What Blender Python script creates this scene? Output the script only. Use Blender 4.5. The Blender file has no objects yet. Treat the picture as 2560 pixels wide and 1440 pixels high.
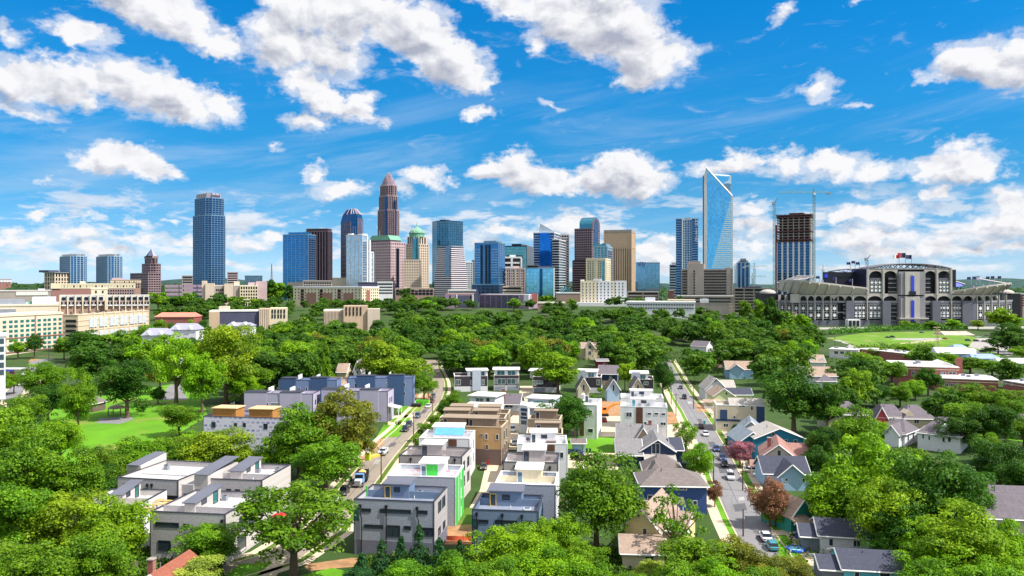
import bpy, math, random
import numpy as np
from mathutils import Vector, Matrix, noise as mnoise
C = bpy.context.scene.collection
SC = bpy.context.scene
R = math.radians
# ---------------------------------------------------------------- camera
F, CX, HY, H = 1991.1, 1280.0, 708.0, 48.0
cam_d = bpy.data.cameras.new('camera'); cam = bpy.data.objects.new('camera', cam_d); C.objects.link(cam)
cam.location = (0, 0, H); cam.rotation_euler = (R(90), 0, 0)
cam_d.sensor_width = 36; cam_d.lens = 28; cam_d.shift_y = -12/2560
cam_d.clip_start = 1; cam_d.clip_end = 60000
SC.camera = cam
SC.view_settings.view_transform = 'Standard'; SC.view_settings.look = 'None'
SC.view_settings.exposure = 0.72; SC.view_settings.gamma = 1
try: SC.view_settings.use_curve_mapping = False
except Exception: pass
SC.cycles.max_bounces = 6; SC.cycles.diffuse_bounces = 3; SC.cycles.glossy_bounces = 3
SC.cycles.transmission_bounces = 3; SC.cycles.transparent_max_bounces = 4
SC.cycles.use_denoising = True
# ---------------------------------------------------------------- sun + sky
SUN_EL, SUN_AZ = 52.0, 110.0           # azimuth clockwise from +Y (the view direction): high on the right
sl = bpy.data.lights.new('sun', 'SUN'); sl.energy = 4.2; sl.angle = R(0.5); sl.color = (1, .95, .86)
so = bpy.data.objects.new('sun', sl); C.objects.link(so)
sd = Vector((math.cos(R(SUN_EL))*math.sin(R(SUN_AZ)), math.cos(R(SUN_EL))*math.cos(R(SUN_AZ)), math.sin(R(SUN_EL))))
so.rotation_euler = sd.to_track_quat('Z', 'Y').to_euler()

W = bpy.data.worlds.new('World'); SC.world = W; W.use_nodes = True
nt = W.node_tree; nt.nodes.clear(); LN = nt.links.new
def nd(t, **k):
    n = nt.nodes.new(t)
    for a, b in k.items(): setattr(n, a, b)
    return n
def vin(n, i, v):
    if hasattr(v, 'is_linked'): LN(v, n.inputs[i])
    else: n.inputs[i].default_value = v
def mth(op, a, b=None, c=None, clamp=False):
    n = nd('ShaderNodeMath', operation=op, use_clamp=clamp); vin(n, 0, a)
    if b is not None: vin(n, 1, b)
    if c is not None: vin(n, 2, c)
    return n.outputs[0]
def vmth(op, a, b):
    n = nd('ShaderNodeVectorMath', operation=op); vin(n, 0, a); vin(n, 1, b); return n.outputs[0]
def sstep(v, lo, hi, a=0., b=1.):
    n = nd('ShaderNodeMapRange', interpolation_type='SMOOTHSTEP'); vin(n, 0, v)
    for i, x in enumerate((lo, hi, a, b)): vin(n, i+1, x)
    return n.outputs[0]
def nz(v, scale, detail=6, rough=.55, dist=0.):
    n = nd('ShaderNodeTexNoise'); vin(n, 'Vector', v); vin(n, 'Scale', scale); vin(n, 'Detail', detail); vin(n, 'Roughness', rough); vin(n, 'Distortion', dist)
    return n
def mixc(f, a, b):
    n = nd('ShaderNodeMix', data_type='RGBA'); vin(n, 0, f); vin(n, 6, a); vin(n, 7, b); return n.outputs[2]
def comb(x, y, z=0.):
    n = nd('ShaderNodeCombineXYZ'); vin(n, 0, x); vin(n, 1, y); vin(n, 2, z); return n.outputs[0]
tc = nd('ShaderNodeTexCoord'); sx = nd('ShaderNodeSeparateXYZ'); LN(tc.outputs['Generated'], sx.inputs[0])
az = mth('ARCTAN2', sx.outputs[0], sx.outputs[1]); el = mth('ARCSINE', sx.outputs[2])
P0 = comb(az, el)
sky = nd('ShaderNodeTexSky', sky_type='NISHITA', sun_disc=False)
sky.sun_elevation = R(SUN_EL); sky.sun_rotation = R(SUN_AZ); sky.air_density = 1.0; sky.dust_density = .2; sky.ozone_density = 3.0
LN(tc.outputs['Generated'], sky.inputs[0]) if False else None
# clouds: each cumulus is a set of soft puffs at a bearing and height in the sky, broken up by fractal noise
def ae(px, py):
    a = math.atan((px-CX)/F); return a, math.atan((HY-py)/F*math.cos(a))
CL = [ # bearing given through the frame's degrees: x, y, rx, ry, tilt, weight
 (40,195,150,75,-8,1),(190,215,130,70,-10,1),(330,215,150,75,20,1),(450,240,130,60,25,1),(555,255,90,40,25,.8),(60,280,110,28,8,.7),
 (200,85,90,40,15,.9),(330,20,150,60,20,1),(460,50,140,70,25,1),(560,120,80,50,20,.8),(270,-40,200,60,0,1),(10,80,60,30,15,.6),
 (690,100,120,80,10,1.),(800,140,170,80,10,1),(860,40,190,90,0,1.1),(1010,70,190,100,15,1.15),(1120,150,160,90,25,1.1),(1180,205,90,45,10,.9),(720,20,90,60,0,.7),(690,165,70,40,0,.7),
 (770,225,95,55,15,1),(860,265,120,48,18,1),(760,300,80,38,0,.8),(930,300,60,25,15,.6),(900,240,80,28,0,.6),
 (1400,50,140,80,15,1),(1530,70,190,110,0,1.2),(1620,130,150,95,20,1.15),(1590,195,90,45,0,.9),(1290,20,110,45,10,.8),(1340,115,60,40,0,.6),(1500,-30,220,60,0,1),(1250,-20,120,40,0,.7),
 (1195,283,52,26,0,.85),(1380,258,70,20,18,.5),(1955,45,42,34,-40,.55),(2050,215,58,42,15,.8),(2050,250,40,22,0,.5),(2135,278,45,16,0,.5),
 (2430,150,120,68,0,1.1),(2530,165,110,70,0,1.1),(2340,195,50,25,0,.6),(2140,5,45,14,0,.5),(2560,100,70,50,0,.8),
 (310,390,95,46,0,1.1),(260,410,80,34,0,1.),(370,415,80,30,0,1.),(690,363,34,14,0,.4),(95,457,14,10,0,.4),
 (785,435,42,22,-8,.75),(850,462,95,30,-6,.8),(1065,440,95,34,8,.95),(1000,470,50,24,0,.6),
 (1270,415,100,52,0,1.2),(1330,445,110,50,0,1.2),(1220,425,60,34,0,.9),(1540,425,120,55,0,1.25),(1600,455,110,48,0,1.15),(1490,450,110,40,0,1.),(1410,465,80,30,0,.7),
 (1860,405,80,42,0,1.),(1790,420,90,34,0,.9),(1975,405,90,44,0,1.),(2080,415,120,42,0,1.),(2190,425,100,36,0,.9),(2400,400,120,50,0,1.15),(2470,425,80,36,0,1.),(2330,410,80,36,0,.9),
 (2150,535,110,36,0,1.1),(2240,525,90,36,0,1.1),(2090,548,80,24,0,.8),(2210,580,120,34,0,.9),(2345,480,60,32,0,.9),(2365,520,70,20,0,.8),(2510,505,80,46,0,1.1),(2550,540,90,40,0,1.),(2470,560,110,28,0,.8),
 (2370,600,95,40,0,1.),(2450,615,80,30,0,.8),(2250,630,150,34,0,.8),(2130,600,120,38,0,.8),(2160,470,50,24,0,.5),(2540,610,120,30,0,.7),
 (1880,525,75,32,0,.95),(1890,570,80,34,0,.9),(1900,620,110,40,0,.8),(1640,620,90,36,0,.9),(1620,660,120,34,0,.7),
 (1420,560,110,34,0,.9),(1250,575,90,28,0,.8),(1360,590,150,30,0,.7),(1190,610,70,34,0,.7),
 (120,556,55,16,0,.7),(230,549,40,13,0,.6),(340,549,42,13,0,.65),(430,545,36,14,0,.6),(355,590,55,26,0,.85),(210,592,110,26,0,.8),(60,600,110,24,0,.7),(450,605,100,26,0,.7),(260,625,170,24,0,.6),(620,610,110,24,0,.7),(680,585,60,20,0,.7),(90,650,160,24,0,.5),
]
sepw = nz(comb(az, mth('MULTIPLY', el, 1.5)), 13, 5, .6)
warp = vmth('MULTIPLY', vmth('SUBTRACT', sepw.outputs['Color'], (.5, .5, .5)), (.075, .05, 0))
sepw2 = nz(comb(az, mth('MULTIPLY', el, 1.4)), 60, 3, .6)
warp = vmth('ADD', warp, vmth('MULTIPLY', vmth('SUBTRACT', sepw2.outputs['Color'], (.5, .5, .5)), (.03, .022, 0)))
def field(pos):
    s = mx = None
    for (x, y, rx, ry, t, w) in CL:
        if x > 1840 and y > 380: w *= .84; rx *= .86
        if y < 350: rx *= .94; ry *= .9
        a, e = ae(x, y)
        m = nd('ShaderNodeMapping', vector_type='TEXTURE'); LN(pos, m.inputs[0])
        m.inputs['Location'].default_value = (a, e, 0); m.inputs['Rotation'].default_value = (0, 0, R(-t)); m.inputs['Scale'].default_value = (rx*1.03/F, ry*1.03/F, 1)
        g = nd('ShaderNodeTexGradient', gradient_type='SPHERICAL'); LN(m.outputs[0], g.inputs[0])
        q = mth('MULTIPLY', g.outputs[1], w); s = q if s is None else mth('ADD', s, q); mx = q if mx is None else mth('MAXIMUM', mx, q)
    return mth('ADD', mth('MULTIPLY', mx, .85), mth('MULTIPLY', s, .38))
PW = vmth('ADD', P0, warp)
S1 = field(PW)
S2 = field(vmth('ADD', PW, (.010, .017, 0)))
pn = comb(az, mth('MULTIPLY', el, 1.35))
fb = nz(pn, 22, 10, .66, .35).outputs[0]
pn2 = vmth('ADD', pn, (.007, .014, 0))
fb2 = nz(pn2, 22, 5, .55, .35).outputs[0]
brk = nz(vmth('ADD', pn, (3.1, 1.7, 0)), 34, 3, .5).outputs[0]
dens = mth('ADD', mth('ADD', mth('MULTIPLY', S1, 1.5), mth('MULTIPLY', mth('SUBTRACT', brk, .54), 1.1)), mth('MULTIPLY', mth('SUBTRACT', fb, .5), 1.85))
fs = nz(pn, 22, 4, .5, .35).outputs[0]
wz = nz(comb(mth('ADD', mth('MULTIPLY', az, 9.), mth('MULTIPLY', el, 7.)), mth('SUBTRACT', mth('MULTIPLY', el, 26.), mth('MULTIPLY', az, 5.))), 1.6, 7, .62, .8).outputs[0]
wisp = mth('MULTIPLY', sstep(mth('ADD', mth('MULTIPLY', S1, 1.6), mth('MULTIPLY', mth('SUBTRACT', wz, .5), 2.0)), .12, .9), .62)
alpha = mth('MAXIMUM', sstep(dens, .26, 1.05), wisp)
# far cumulus field near the horizon, foreshortened
hp = comb(mth('MULTIPLY', az, 1.0), mth('MULTIPLY', el, 3.6))
hn = nz(hp, 13, 8, .6, .2).outputs[0]
hn2 = nz(vmth('ADD', hp, (.004, .03, 0)), 13, 5, .6, .2).outputs[0]
hb = mth('MULTIPLY', sstep(el, .005, .02), sstep(el, .075, .135, 1., 0.))
ah = mth('MULTIPLY', sstep(mth('ADD', hn, mth('MULTIPLY', hb, .06)), .53, .66), mth('MULTIPLY', hb, .8))
alpha = mth('MAXIMUM', alpha, ah)
# thin high veil
vz = nz(comb(mth('ADD', mth('MULTIPLY', az, .7), mth('MULTIPLY', el, -.5)), mth('ADD', mth('MULTIPLY', el, 4.2), mth('MULTIPLY', az, -.55))), 4.2, 7, .6, .5).outputs[0]
veil = mth('MULTIPLY', sstep(vz, .45, .72), mth('MULTIPLY', sstep(el, .30, .15), .42))
thick = mth('ADD', mth('MULTIPLY', S2, 1.0), mth('MULTIPLY', mth('SUBTRACT', fb2, .5), 1.5))
relief = mth('MULTIPLY', mth('SUBTRACT', fb2, fs), 1.5)
shade = mth('ADD', mth('MULTIPLY', sstep(thick, .35, 1.5), .85), relief, clamp=True)
shade_h = mth('MULTIPLY', sstep(hn2, .50, .68), .45)
shade = mth('MAXIMUM', shade, mth('MULTIPLY', shade_h, hb))
SKY_S = .15
def cc(r, g, b, k=1.): return (r*k, g*k, b*k, 1)
cloud = mixc(shade, cc(3.9, 3.9, 4.0), cc(1.75, 1.88, 2.3))
cr = nd('ShaderNodeValToRGB'); LN(mth('MULTIPLY', el, 2.0), cr.inputs[0]); E_ = cr.color_ramp.elements
for i, (p, c) in enumerate(((0, (.34, .50, .82)), (.11, (.185, .36, .57)), (.21, (.10, .335, .51)), (.32, (.055, .345, .53)), (.44, (.045, .385, .59)), (.68, (.015, .41, .663)), (1., (.30, .48, .62)))):
    e = E_[i] if i < 2 else E_.new(p); e.position = p; e.color = (*c, 1)
tint = nd('ShaderNodeMix', data_type='RGBA', blend_type='MULTIPLY'); tint.inputs[0].default_value = 1
LN(sky.outputs[0], tint.inputs[6]); LN(cr.outputs[0], tint.inputs[7])
c1 = mixc(veil, tint.outputs[2], cc(2.3, 2.9, 3.7))
# broken bright cloud added overhead and behind, unseen, to whiten the fill light
on = nz(vmth('MULTIPLY', tc.outputs['Generated'], (1., 1., 1.4)), 3.2, 6, .6, .3).outputs[0]
over = mth('MAXIMUM', sstep(el, .44, .60), mth('MULTIPLY', sstep(mth('ABSOLUTE', az), 1.0, 1.5), sstep(el, .05, .2)))
alpha = mth('MAXIMUM', alpha, mth('MULTIPLY', sstep(on, .33, .50), over))
c2 = mixc(alpha, c1, cloud)
bg = nd('ShaderNodeBackground'); bg.inputs[1].default_value = SKY_S; LN(c2, bg.inputs[0])
wo = nd('ShaderNodeOutputWorld'); LN(bg.outputs[0], wo.inputs[0])
W.cycles.sampling_method = 'MANUAL'; W.cycles.sample_map_resolution = 512

# ---------------------------------------------------------------- placing helpers (metres from bearings)
def sst(a, b, x):
    t = min(1, max(0, (x-a)/(b-a))); return t*t*(3-2*t)
def gz(x, y):                                   # terrain: the city centre stands on a rise
    return 22*sst(500, 850, y)*(1-sst(110, 290, x-(y-800)*.12))
def XZ(px, py, Y): return (px-CX)*Y/F, H-(py-HY)*Y/F
def tp(px, py, z=0.):                           # the point at height z seen at that bearing
    Y = (H-z)*F/(py-HY); return Vector(((px-CX)*Y/F, Y, z))
def lin(c): return tuple(((v/255)/12.92 if v <= 10 else ((v/255+.055)/1.055)**2.4) for v in c)
# ---------------------------------------------------------------- materials
MC = {}
def mat(name, rgb, rough=.75, var=.12, scale=.6, metal=0., spec=.4, kind=None, k=1., arg=None):
    """rgb: 0-255 display colour of the paint, turned to a linear base colour times k; var: weathering blotches"""
    if name in MC: return MC[name]
    m = bpy.data.materials.new(name); m.use_nodes = True; MC[name] = m
    t = m.node_tree; b = t.nodes['Principled BSDF']; L = t.links.new
    col = tuple(min(.9, v*k) for v in lin(rgb))
    b.inputs['Roughness'].default_value = rough; b.inputs['Metallic'].default_value = metal; b.inputs['Specular IOR Level'].default_value = spec
    co = t.nodes.new('ShaderNodeTexCoord')
    def noise(s, d=4, vec=None, r=.6):
        n = t.nodes.new('ShaderNodeTexNoise'); n.inputs['Scale'].default_value = s; n.inputs['Detail'].default_value = d; n.inputs['Roughness'].default_value = r
        L(vec or co.outputs['Object'], n.inputs['Vector']); return n
    def mix(f, a, c2, bt='MIX'):
        n = t.nodes.new('ShaderNodeMix'); n.data_type = 'RGBA'; n.blend_type = bt
        for i, v in ((0, f), (6, a), (7, c2)):
            if hasattr(v, 'is_linked'): L(v, n.inputs[i])
            else: n.inputs[i].default_value = v
        return n.outputs[2]
    def c4(c, k=1): return (min(1, c[0]*k), min(1, c[1]*k), min(1, c[2]*k), 1)
    def ramp(f, lo, hi):
        n = t.nodes.new('ShaderNodeMapRange'); L(f, n.inputs[0]); n.inputs[1].default_value = lo; n.inputs[2].default_value = hi; return n.outputs[0]
    n1 = noise(scale); f1 = ramp(n1.outputs[0], .32, .68)
    base = mix(f1, c4(col, 1-var), c4(col, 1+var))
    def mapping(sc, rot=(0, 0, 0)):
        n = t.nodes.new('ShaderNodeMapping'); n.inputs['Scale'].default_value = sc; n.inputs['Rotation'].default_value = rot; L(co.outputs['Object'], n.inputs[0]); return n.outputs[0]
    def bump(h, s=.3, d=.05):
        n = t.nodes.new('ShaderNodeBump'); n.inputs['Strength'].default_value = s; n.inputs['Distance'].default_value = d; L(h, n.inputs['Height']); L(n.outputs[0], b.inputs['Normal'])
    if kind == 'siding':                         # horizontal lap boards
        w = t.nodes.new('ShaderNodeTexWave'); w.bands_direction = 'Z'; w.wave_profile = 'SAW'; w.inputs['Scale'].default_value = arg or .8; L(co.outputs['Object'], w.inputs[0])
        base = mix(ramp(w.outputs[0], 0, .3), c4(col, .72), base); bump(w.outputs[0], .5, .04)
    elif kind == 'board':                        # vertical boards
        w = t.nodes.new('ShaderNodeTexWave'); w.bands_direction = 'X'; w.wave_profile = 'SAW'; w.inputs['Scale'].default_value = arg or .6; L(co.outputs['Object'], w.inputs[0])
        base = mix(ramp(w.outputs[0], 0, .15), c4(col, .75), base); bump(w.outputs[0], .4, .03)
    elif kind == 'shingle':
        n2 = noise(.5, 5, mapping((3, 3, .5))); base = mix(ramp(n2.outputs[0], .36, .64), c4(col, .62), base)
        n3 = noise(7, 2); base = mix(ramp(n3.outputs[0], .3, .7), c4(col, .7), base, 'MIX')
        w = t.nodes.new('ShaderNodeTexWave'); w.bands_direction = 'Z'; w.wave_profile = 'SAW'; w.inputs['Scale'].default_value = .75; w.inputs['Distortion'].default_value = .6; L(co.outputs['Object'], w.inputs[0]); base = mix(ramp(w.outputs[0], 0, .22), c4(col, .68), base); bump(n3.outputs[0], .4, .05)
    elif kind == 'brick':
        br = t.nodes.new('ShaderNodeTexBrick'); br.inputs['Scale'].default_value = arg or 1.2
        br.inputs['Color1'].default_value = c4(col, .8); br.inputs['Color2'].default_value = c4(col, 1.2); br.inputs['Mortar'].default_value = c4((.35, .32, .3)); br.inputs['Mortar Size'].default_value = .03
        L(mapping((1, 1, 1), (R(90), 0, 0)), br.inputs[0]); base = mix(.35, br.outputs[0], base)
    elif kind == 'streak':                       # rain streaks on concrete and membrane
        n2 = noise(1.0, 5, mapping((1.5, 1.5, .06))); base = mix(ramp(n2.outputs[0], .4, .75), base, c4(col, .84))
    elif kind == 'wood':
        n2 = noise(2.0, 6, mapping((1, 1, 7))); base = mix(ramp(n2.outputs[0], .3, .7), c4(col, .6), base)
    elif kind == 'glass':                        # coated curtain-wall glass; each pane a little out of true
        n2 = noise(.18, 3, mapping((1, 1, .5))); bump(n2.outputs[0], .08, .5)
        n4 = t.nodes.new('ShaderNodeTexVoronoi'); n4.inputs['Scale'].default_value = 1; n4.inputs['Randomness'].default_value = 0; L(mapping((.3, .3, .27)), n4.inputs['Vector'])
        h = t.nodes.new('ShaderNodeSeparateColor'); L(n4.outputs['Color'], h.inputs[0]); base = mix(ramp(h.outputs[0], 0, 1), c4(col, .86), c4(col, 1.1))
    elif kind == 'wrap':                         # printed house wrap
        br = t.nodes.new('ShaderNodeTexBrick'); br.inputs['Scale'].default_value = 1; br.inputs['Mortar Size'].default_value = .3; br.inputs['Brick Width'].default_value = 1.5; br.inputs['Row Height'].default_value = 1.15
        br.inputs['Color1'].default_value = c4(arg or (.22, .22, .5)); br.inputs['Color2'].default_value = c4(col); br.inputs['Mortar'].default_value = c4(col)
        L(mapping((1, 1, 1), (R(90), 0, 0)), br.inputs[0]); n2 = noise(6, 2); base = br.outputs[0]
    elif kind == 'grass':
        n2 = noise(.08, 6); base = mix(ramp(n2.outputs[0], .35, .65), c4(col, .62), base)
        n3 = noise(2.2, 4); base = mix(ramp(n3.outputs[0], .3, .7), c4(col, .6), base)
        if arg: n5 = noise(.045, 7); base = mix(ramp(n5.outputs[0], .56, .68), base, c4(arg))
        bump(n3.outputs[0], .6, .1)
    elif kind == 'asphalt':
        n2 = noise(.25, 7, mapping((1, .25, 1))); base = mix(ramp(n2.outputs[0], .4, .7), base, c4(col, .78))
        n3 = noise(14, 2); base = mix(ramp(n3.outputs[0], .3, .7), c4(col, .88), base)
        v = t.nodes.new('ShaderNodeTexVoronoi'); v.feature = 'DISTANCE_TO_EDGE'; v.inputs['Scale'].default_value = .12; L(noise(.4, 3).outputs[1], v.inputs['Vector']) if False else L(mapping((1, .6, 1)), v.inputs['Vector'])
        base = mix(ramp(v.outputs[0], .0, .012), c4(col, .6), base)
    elif kind == 'seam':                         # welded laps of a roof membrane, ponding stains
        w = t.nodes.new('ShaderNodeTexWave'); w.bands_direction = 'X'; w.wave_profile = 'SAW'; w.inputs['Scale'].default_value = .16; L(co.outputs['Object'], w.inputs[0]); base = mix(ramp(w.outputs[0], 0, .06), c4(col, .72), base)
        n2 = noise(.35, 5); base = mix(ramp(n2.outputs[0], .52, .66), base, c4(col, .74)); n3 = noise(3, 3); base = mix(ramp(n3.outputs[0], .6, .7), base, c4(col, .85))
    elif kind == 'info':                         # colour comes from the object itself (car paint, plastic bins)
        oi = t.nodes.new('ShaderNodeObjectInfo'); base = oi.outputs['Color']
    L(base, b.inputs['Base Color'])
    if kind in (None, 'streak', 'wood'):
        nb = noise(5, 3); bump(nb.outputs[0], .08, .03)
    return m
def leaf_mat():
    m = bpy.data.materials.new('leaf'); m.use_nodes = True; t = m.node_tree; b = t.nodes['Principled BSDF']; L = t.links.new
    oi = t.nodes.new('ShaderNodeObjectInfo'); at = t.nodes.new('ShaderNodeAttribute'); at.attribute_name = 'tone'
    mr = t.nodes.new('ShaderNodeMapRange'); L(at.outputs['Fac'], mr.inputs[0]); mr.inputs[3].default_value = .36; mr.inputs[4].default_value = 1.6
    hv = t.nodes.new('ShaderNodeHueSaturation'); L(oi.outputs['Color'], hv.inputs['Color']); L(mr.outputs[0], hv.inputs['Value'])
    h2 = t.nodes.new('ShaderNodeMapRange'); L(at.outputs['Fac'], h2.inputs[0]); h2.inputs[3].default_value = .525; h2.inputs[4].default_value = .48; L(h2.outputs[0], hv.inputs['Hue'])
    b.inputs['Roughness'].default_value = .55; b.inputs['Specular IOR Level'].default_value = .25
    L(hv.outputs[0], b.inputs['Base Color'])
    tr = t.nodes.new('ShaderNodeBsdfTranslucent'); h3 = t.nodes.new('ShaderNodeHueSaturation'); h3.inputs['Value'].default_value = 1.5; h3.inputs['Hue'].default_value = .488; L(hv.outputs[0], h3.inputs['Color']); L(h3.outputs[0], tr.inputs[0])
    mx = t.nodes.new('ShaderNodeMixShader'); mx.inputs[0].default_value = .34; L(b.outputs[0], mx.inputs[1]); L(tr.outputs[0], mx.inputs[2]); L(mx.outputs[0], t.nodes['Material Output'].inputs[0])
    return m
# ---------------------------------------------------------------- mesh builder
class MB:
    def __init__(s): s.v = []; s.f = []; s.m = []; s.tone = None
    def add(s, vs, fs, mi=0):
        o = len(s.v); s.v += [tuple(v) for v in vs]; s.f += [tuple(i+o for i in f) for f in fs]; s.m += [mi]*len(fs); return s
    def box(s, x0, x1, y0, y1, z0, z1, mi=0):
        return s.add([(x0,y0,z0),(x1,y0,z0),(x1,y1,z0),(x0,y1,z0),(x0,y0,z1),(x1,y0,z1),(x1,y1,z1),(x0,y1,z1)],
              [(0,3,2,1),(4,5,6,7),(0,1,5,4),(1,2,6,5),(2,3,7,6),(3,0,4,7)], mi)
    def prism(s, poly, z0, z1, mi=0, top=None, scale=1., c=None):
        n = len(poly); q = poly
        if scale != 1:
            c = c or (sum(p[0] for p in poly)/n, sum(p[1] for p in poly)/n); q = [(c[0]+(p[0]-c[0])*scale, c[1]+(p[1]-c[1])*scale) for p in poly]
        zt = z1 if callable(z1) else (lambda x, y: z1)
        s.add([(p[0], p[1], z0) for p in poly]+[(p[0], p[1], zt(*p)) for p in q], [tuple(range(n))[::-1], tuple(range(n, 2*n))]+[(i, (i+1) % n, n+(i+1) % n, n+i) for i in range(n)], mi)
        if top is not None: s.m[-n-1] = top
        return s
    def bands(s, poly, zs, th, proud, mi=0):
        q = offs(poly, proud)
        for z in zs: s.prism(q, z-th/2, z+th/2, mi)
        return s
    def piers(s, poly, z0, z1, step, wd, proud, mi=0, edges=None):
        n = len(poly)
        for i in range(n):
            if edges is not None and i not in edges: continue
            a = Vector(poly[i]); b = Vector(poly[(i+1) % n]); d = b-a; l = d.length
            if l < .5: continue
            d /= l; nn = Vector((d.y, -d.x)); k = max(1, round(l/step))
            for j in range(k+1):
                c = a+d*(l*j/k); w = d*wd/2; p = nn*proud; t = nn*.3
                s.prism([tuple(c-w+p)[:2], tuple(c+w+p)[:2], tuple(c+w-t)[:2], tuple(c-w-t)[:2]][::-1] if False else [tuple(c-w-t), tuple(c-w+p), tuple(c+w+p), tuple(c+w-t)], z0, z1, mi)
        return s
    def tube(s, pts, r, n=6, mi=0, r1=None):
        pts = [Vector(p) for p in pts]; rings = []; vs = []; fs = []
        for i, p in enumerate(pts):
            d = (pts[min(i+1, len(pts)-1)]-pts[max(i-1, 0)]).normalized()
            u = d.cross(Vector((0, 0, 1)) if abs(d.z) < .9 else Vector((1, 0, 0))).normalized(); w = d.cross(u)
            rr = r if r1 is None else r+(r1-r)*i/(len(pts)-1)
            if isinstance(r, (list, tuple)): rr = r[i]
            vs += [p+(u*math.cos(2*math.pi*j/n)+w*math.sin(2*math.pi*j/n))*rr for j in range(n)]
        for i in range(len(pts)-1):
            for j in range(n): fs.append((i*n+j, i*n+(j+1) % n, (i+1)*n+(j+1) % n, (i+1)*n+j))
        fs.append(tuple(range(n))[::-1]); fs.append(tuple(range((len(pts)-1)*n, len(pts)*n)))
        return s.add(vs, fs, mi)
    def beam(s, a, b, w, mi=0): return s.tube([a, b], w*.7071, 4, mi)
    def lathe(s, prof, n=24, c=(0, 0), mi=0):
        vs = [(c[0]+r*math.cos(2*math.pi*j/n), c[1]+r*math.sin(2*math.pi*j/n), z) for r, z in prof for j in range(n)]
        fs = [(i*n+j, i*n+(j+1) % n, (i+1)*n+(j+1) % n, (i+1)*n+j) for i in range(len(prof)-1) for j in range(n)]
        fs.append(tuple(range(n))[::-1]); fs.append(tuple(range((len(prof)-1)*n, len(prof)*n)))
        return s.add(vs, fs, mi)
    def mesh(s, name, mats):
        me = bpy.data.meshes.new(name); me.from_pydata(s.v, [], s.f)
        for m in (mats if isinstance(mats, (list, tuple)) else [mats]): me.materials.append(m)
        if len(me.materials) > 1: me.polygons.foreach_set('material_index', s.m)
        me.update(); return me
    def build(s, name, mats, parent=None, loc=None, label=None):
        o = bpy.data.objects.new(name, s.mesh(name, mats)); C.objects.link(o)
        if parent is not None: o.parent = parent
        if loc: o.location = loc
        if label: o['label'] = label
        return o
def offs(poly, d):
    n = len(poly); out = []
    for i in range(n):
        a, b, c = Vector(poly[i-1]), Vector(poly[i]), Vector(poly[(i+1) % n])
        e1 = (b-a).normalized(); e2 = (c-b).normalized(); n1 = Vector((e1.y, -e1.x)); n2 = Vector((e2.y, -e2.x))
        k = n1+n2; q = b+k*(d/max(.3, 1+n1.dot(n2))); out.append((q.x, q.y))
    return out
def rect(x0, x1, y0, y1): return [(x0, y0), (x1, y0), (x1, y1), (x0, y1)]
def chamf(x0, x1, y0, y1, c): return [(x0+c, y0), (x1-c, y0), (x1, y0+c), (x1, y1-c), (x1-c, y1), (x0+c, y1), (x0, y1-c), (x0, y0+c)]
def ngon(cx, cy, rx, ry, n=16, a0=0): return [(cx+rx*math.cos(a0+2*math.pi*i/n), cy+ry*math.sin(a0+2*math.pi*i/n)) for i in range(n)]
def steps(z0, z1, h, inc=False):
    n = max(1, round((z1-z0)/h)); return [z0+(z1-z0)*i/n for i in range(0 if inc else 1, n+(1 if inc else 0))]
LAND = []                                       # (bearing x, y, short phrase) of things a tree or car can be described by
def thing(name, label, cat, loc, rz=0., group=None, land=None):
    o = bpy.data.objects.new(name, None); C.objects.link(o); o.location = loc; o.rotation_euler = (0, 0, rz); o['label'] = label; o['category'] = cat
    if group: o['group'] = group
    return o
def tag(o, label, cat, group=None):
    o['label'] = label; o['category'] = cat
    if group: o['group'] = group
    return o
def struct(o, kind='structure'): o['kind'] = kind; return o
def copy_tree(o, parent=None):
    c = o.copy(); C.objects.link(c)
    if parent is not None: c.parent = parent
    for ch in list(o.children): copy_tree(ch, c)
    return c
def text_part(body, size, m, parent, loc, rot=(math.pi/2, 0, 0), depth=.15, name='lettering'):
    cu = bpy.data.curves.new(name, 'FONT'); cu.body = body; cu.size = size; cu.extrude = depth; cu.align_x = 'CENTER'; cu.align_y = 'CENTER'; cu.resolution_u = 3
    t = bpy.data.objects.new('type', cu); C.objects.link(t); dg = bpy.context.evaluated_depsgraph_get(); me = bpy.data.meshes.new_from_object(t.evaluated_get(dg)); bpy.data.objects.remove(t); me.materials.clear(); me.materials.append(m)
    o = bpy.data.objects.new(name, me); C.objects.link(o); o.parent = parent; o.location = loc; o.rotation_euler = rot
    return o
# ================================================================ ground and ways
grass_dark = mat('undergrowth', (62, 92, 30), .95, .3, .05, kind='grass', arg=(.10, .085, .045))
lawn = mat('lawn', (126, 200, 20), .95, .12, .1, kind='grass', k=.7, arg=(.24, .25, .05))
lawn_dry = mat('verge_grass', (120, 160, 45), .95, .2, .2, kind='grass', arg=(.26, .20, .09), k=.6)
field_m = mat('field_grass', (142, 196, 40), .95, .25, .03, kind='grass', arg=(.30, .28, .12), k=.6)
asph = mat('asphalt', (168, 166, 170), .9, .08, .15, kind='asphalt', k=.62)
asph_warm = mat('worn_asphalt', (190, 176, 160), .9, .08, .15, kind='asphalt', k=.62)
conc = mat('pavement_concrete', (232, 214, 186), .9, .1, .3, kind='streak', k=.75)
dirt = mat('red_clay', (204, 156, 112), .95, .3, .4, k=.62)
gravel = mat('gravel', (200, 196, 190), .95, .2, .5, k=.6)
def axis(lo, hi, d, far):
    a = list(np.arange(lo, hi+1, d)); out = []; x = d
    while x < far: x *= 1.6; out.append(x)
    return [lo-o for o in reversed(out)]+a+[hi+o for o in out]
xs = axis(-1000, 1000, 25, 20000); ys = axis(0, 1600, 25, 26000)
b = MB(); b.v = [(x, y, gz(x, y)) for y in ys for x in xs]; nx = len(xs)
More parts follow.
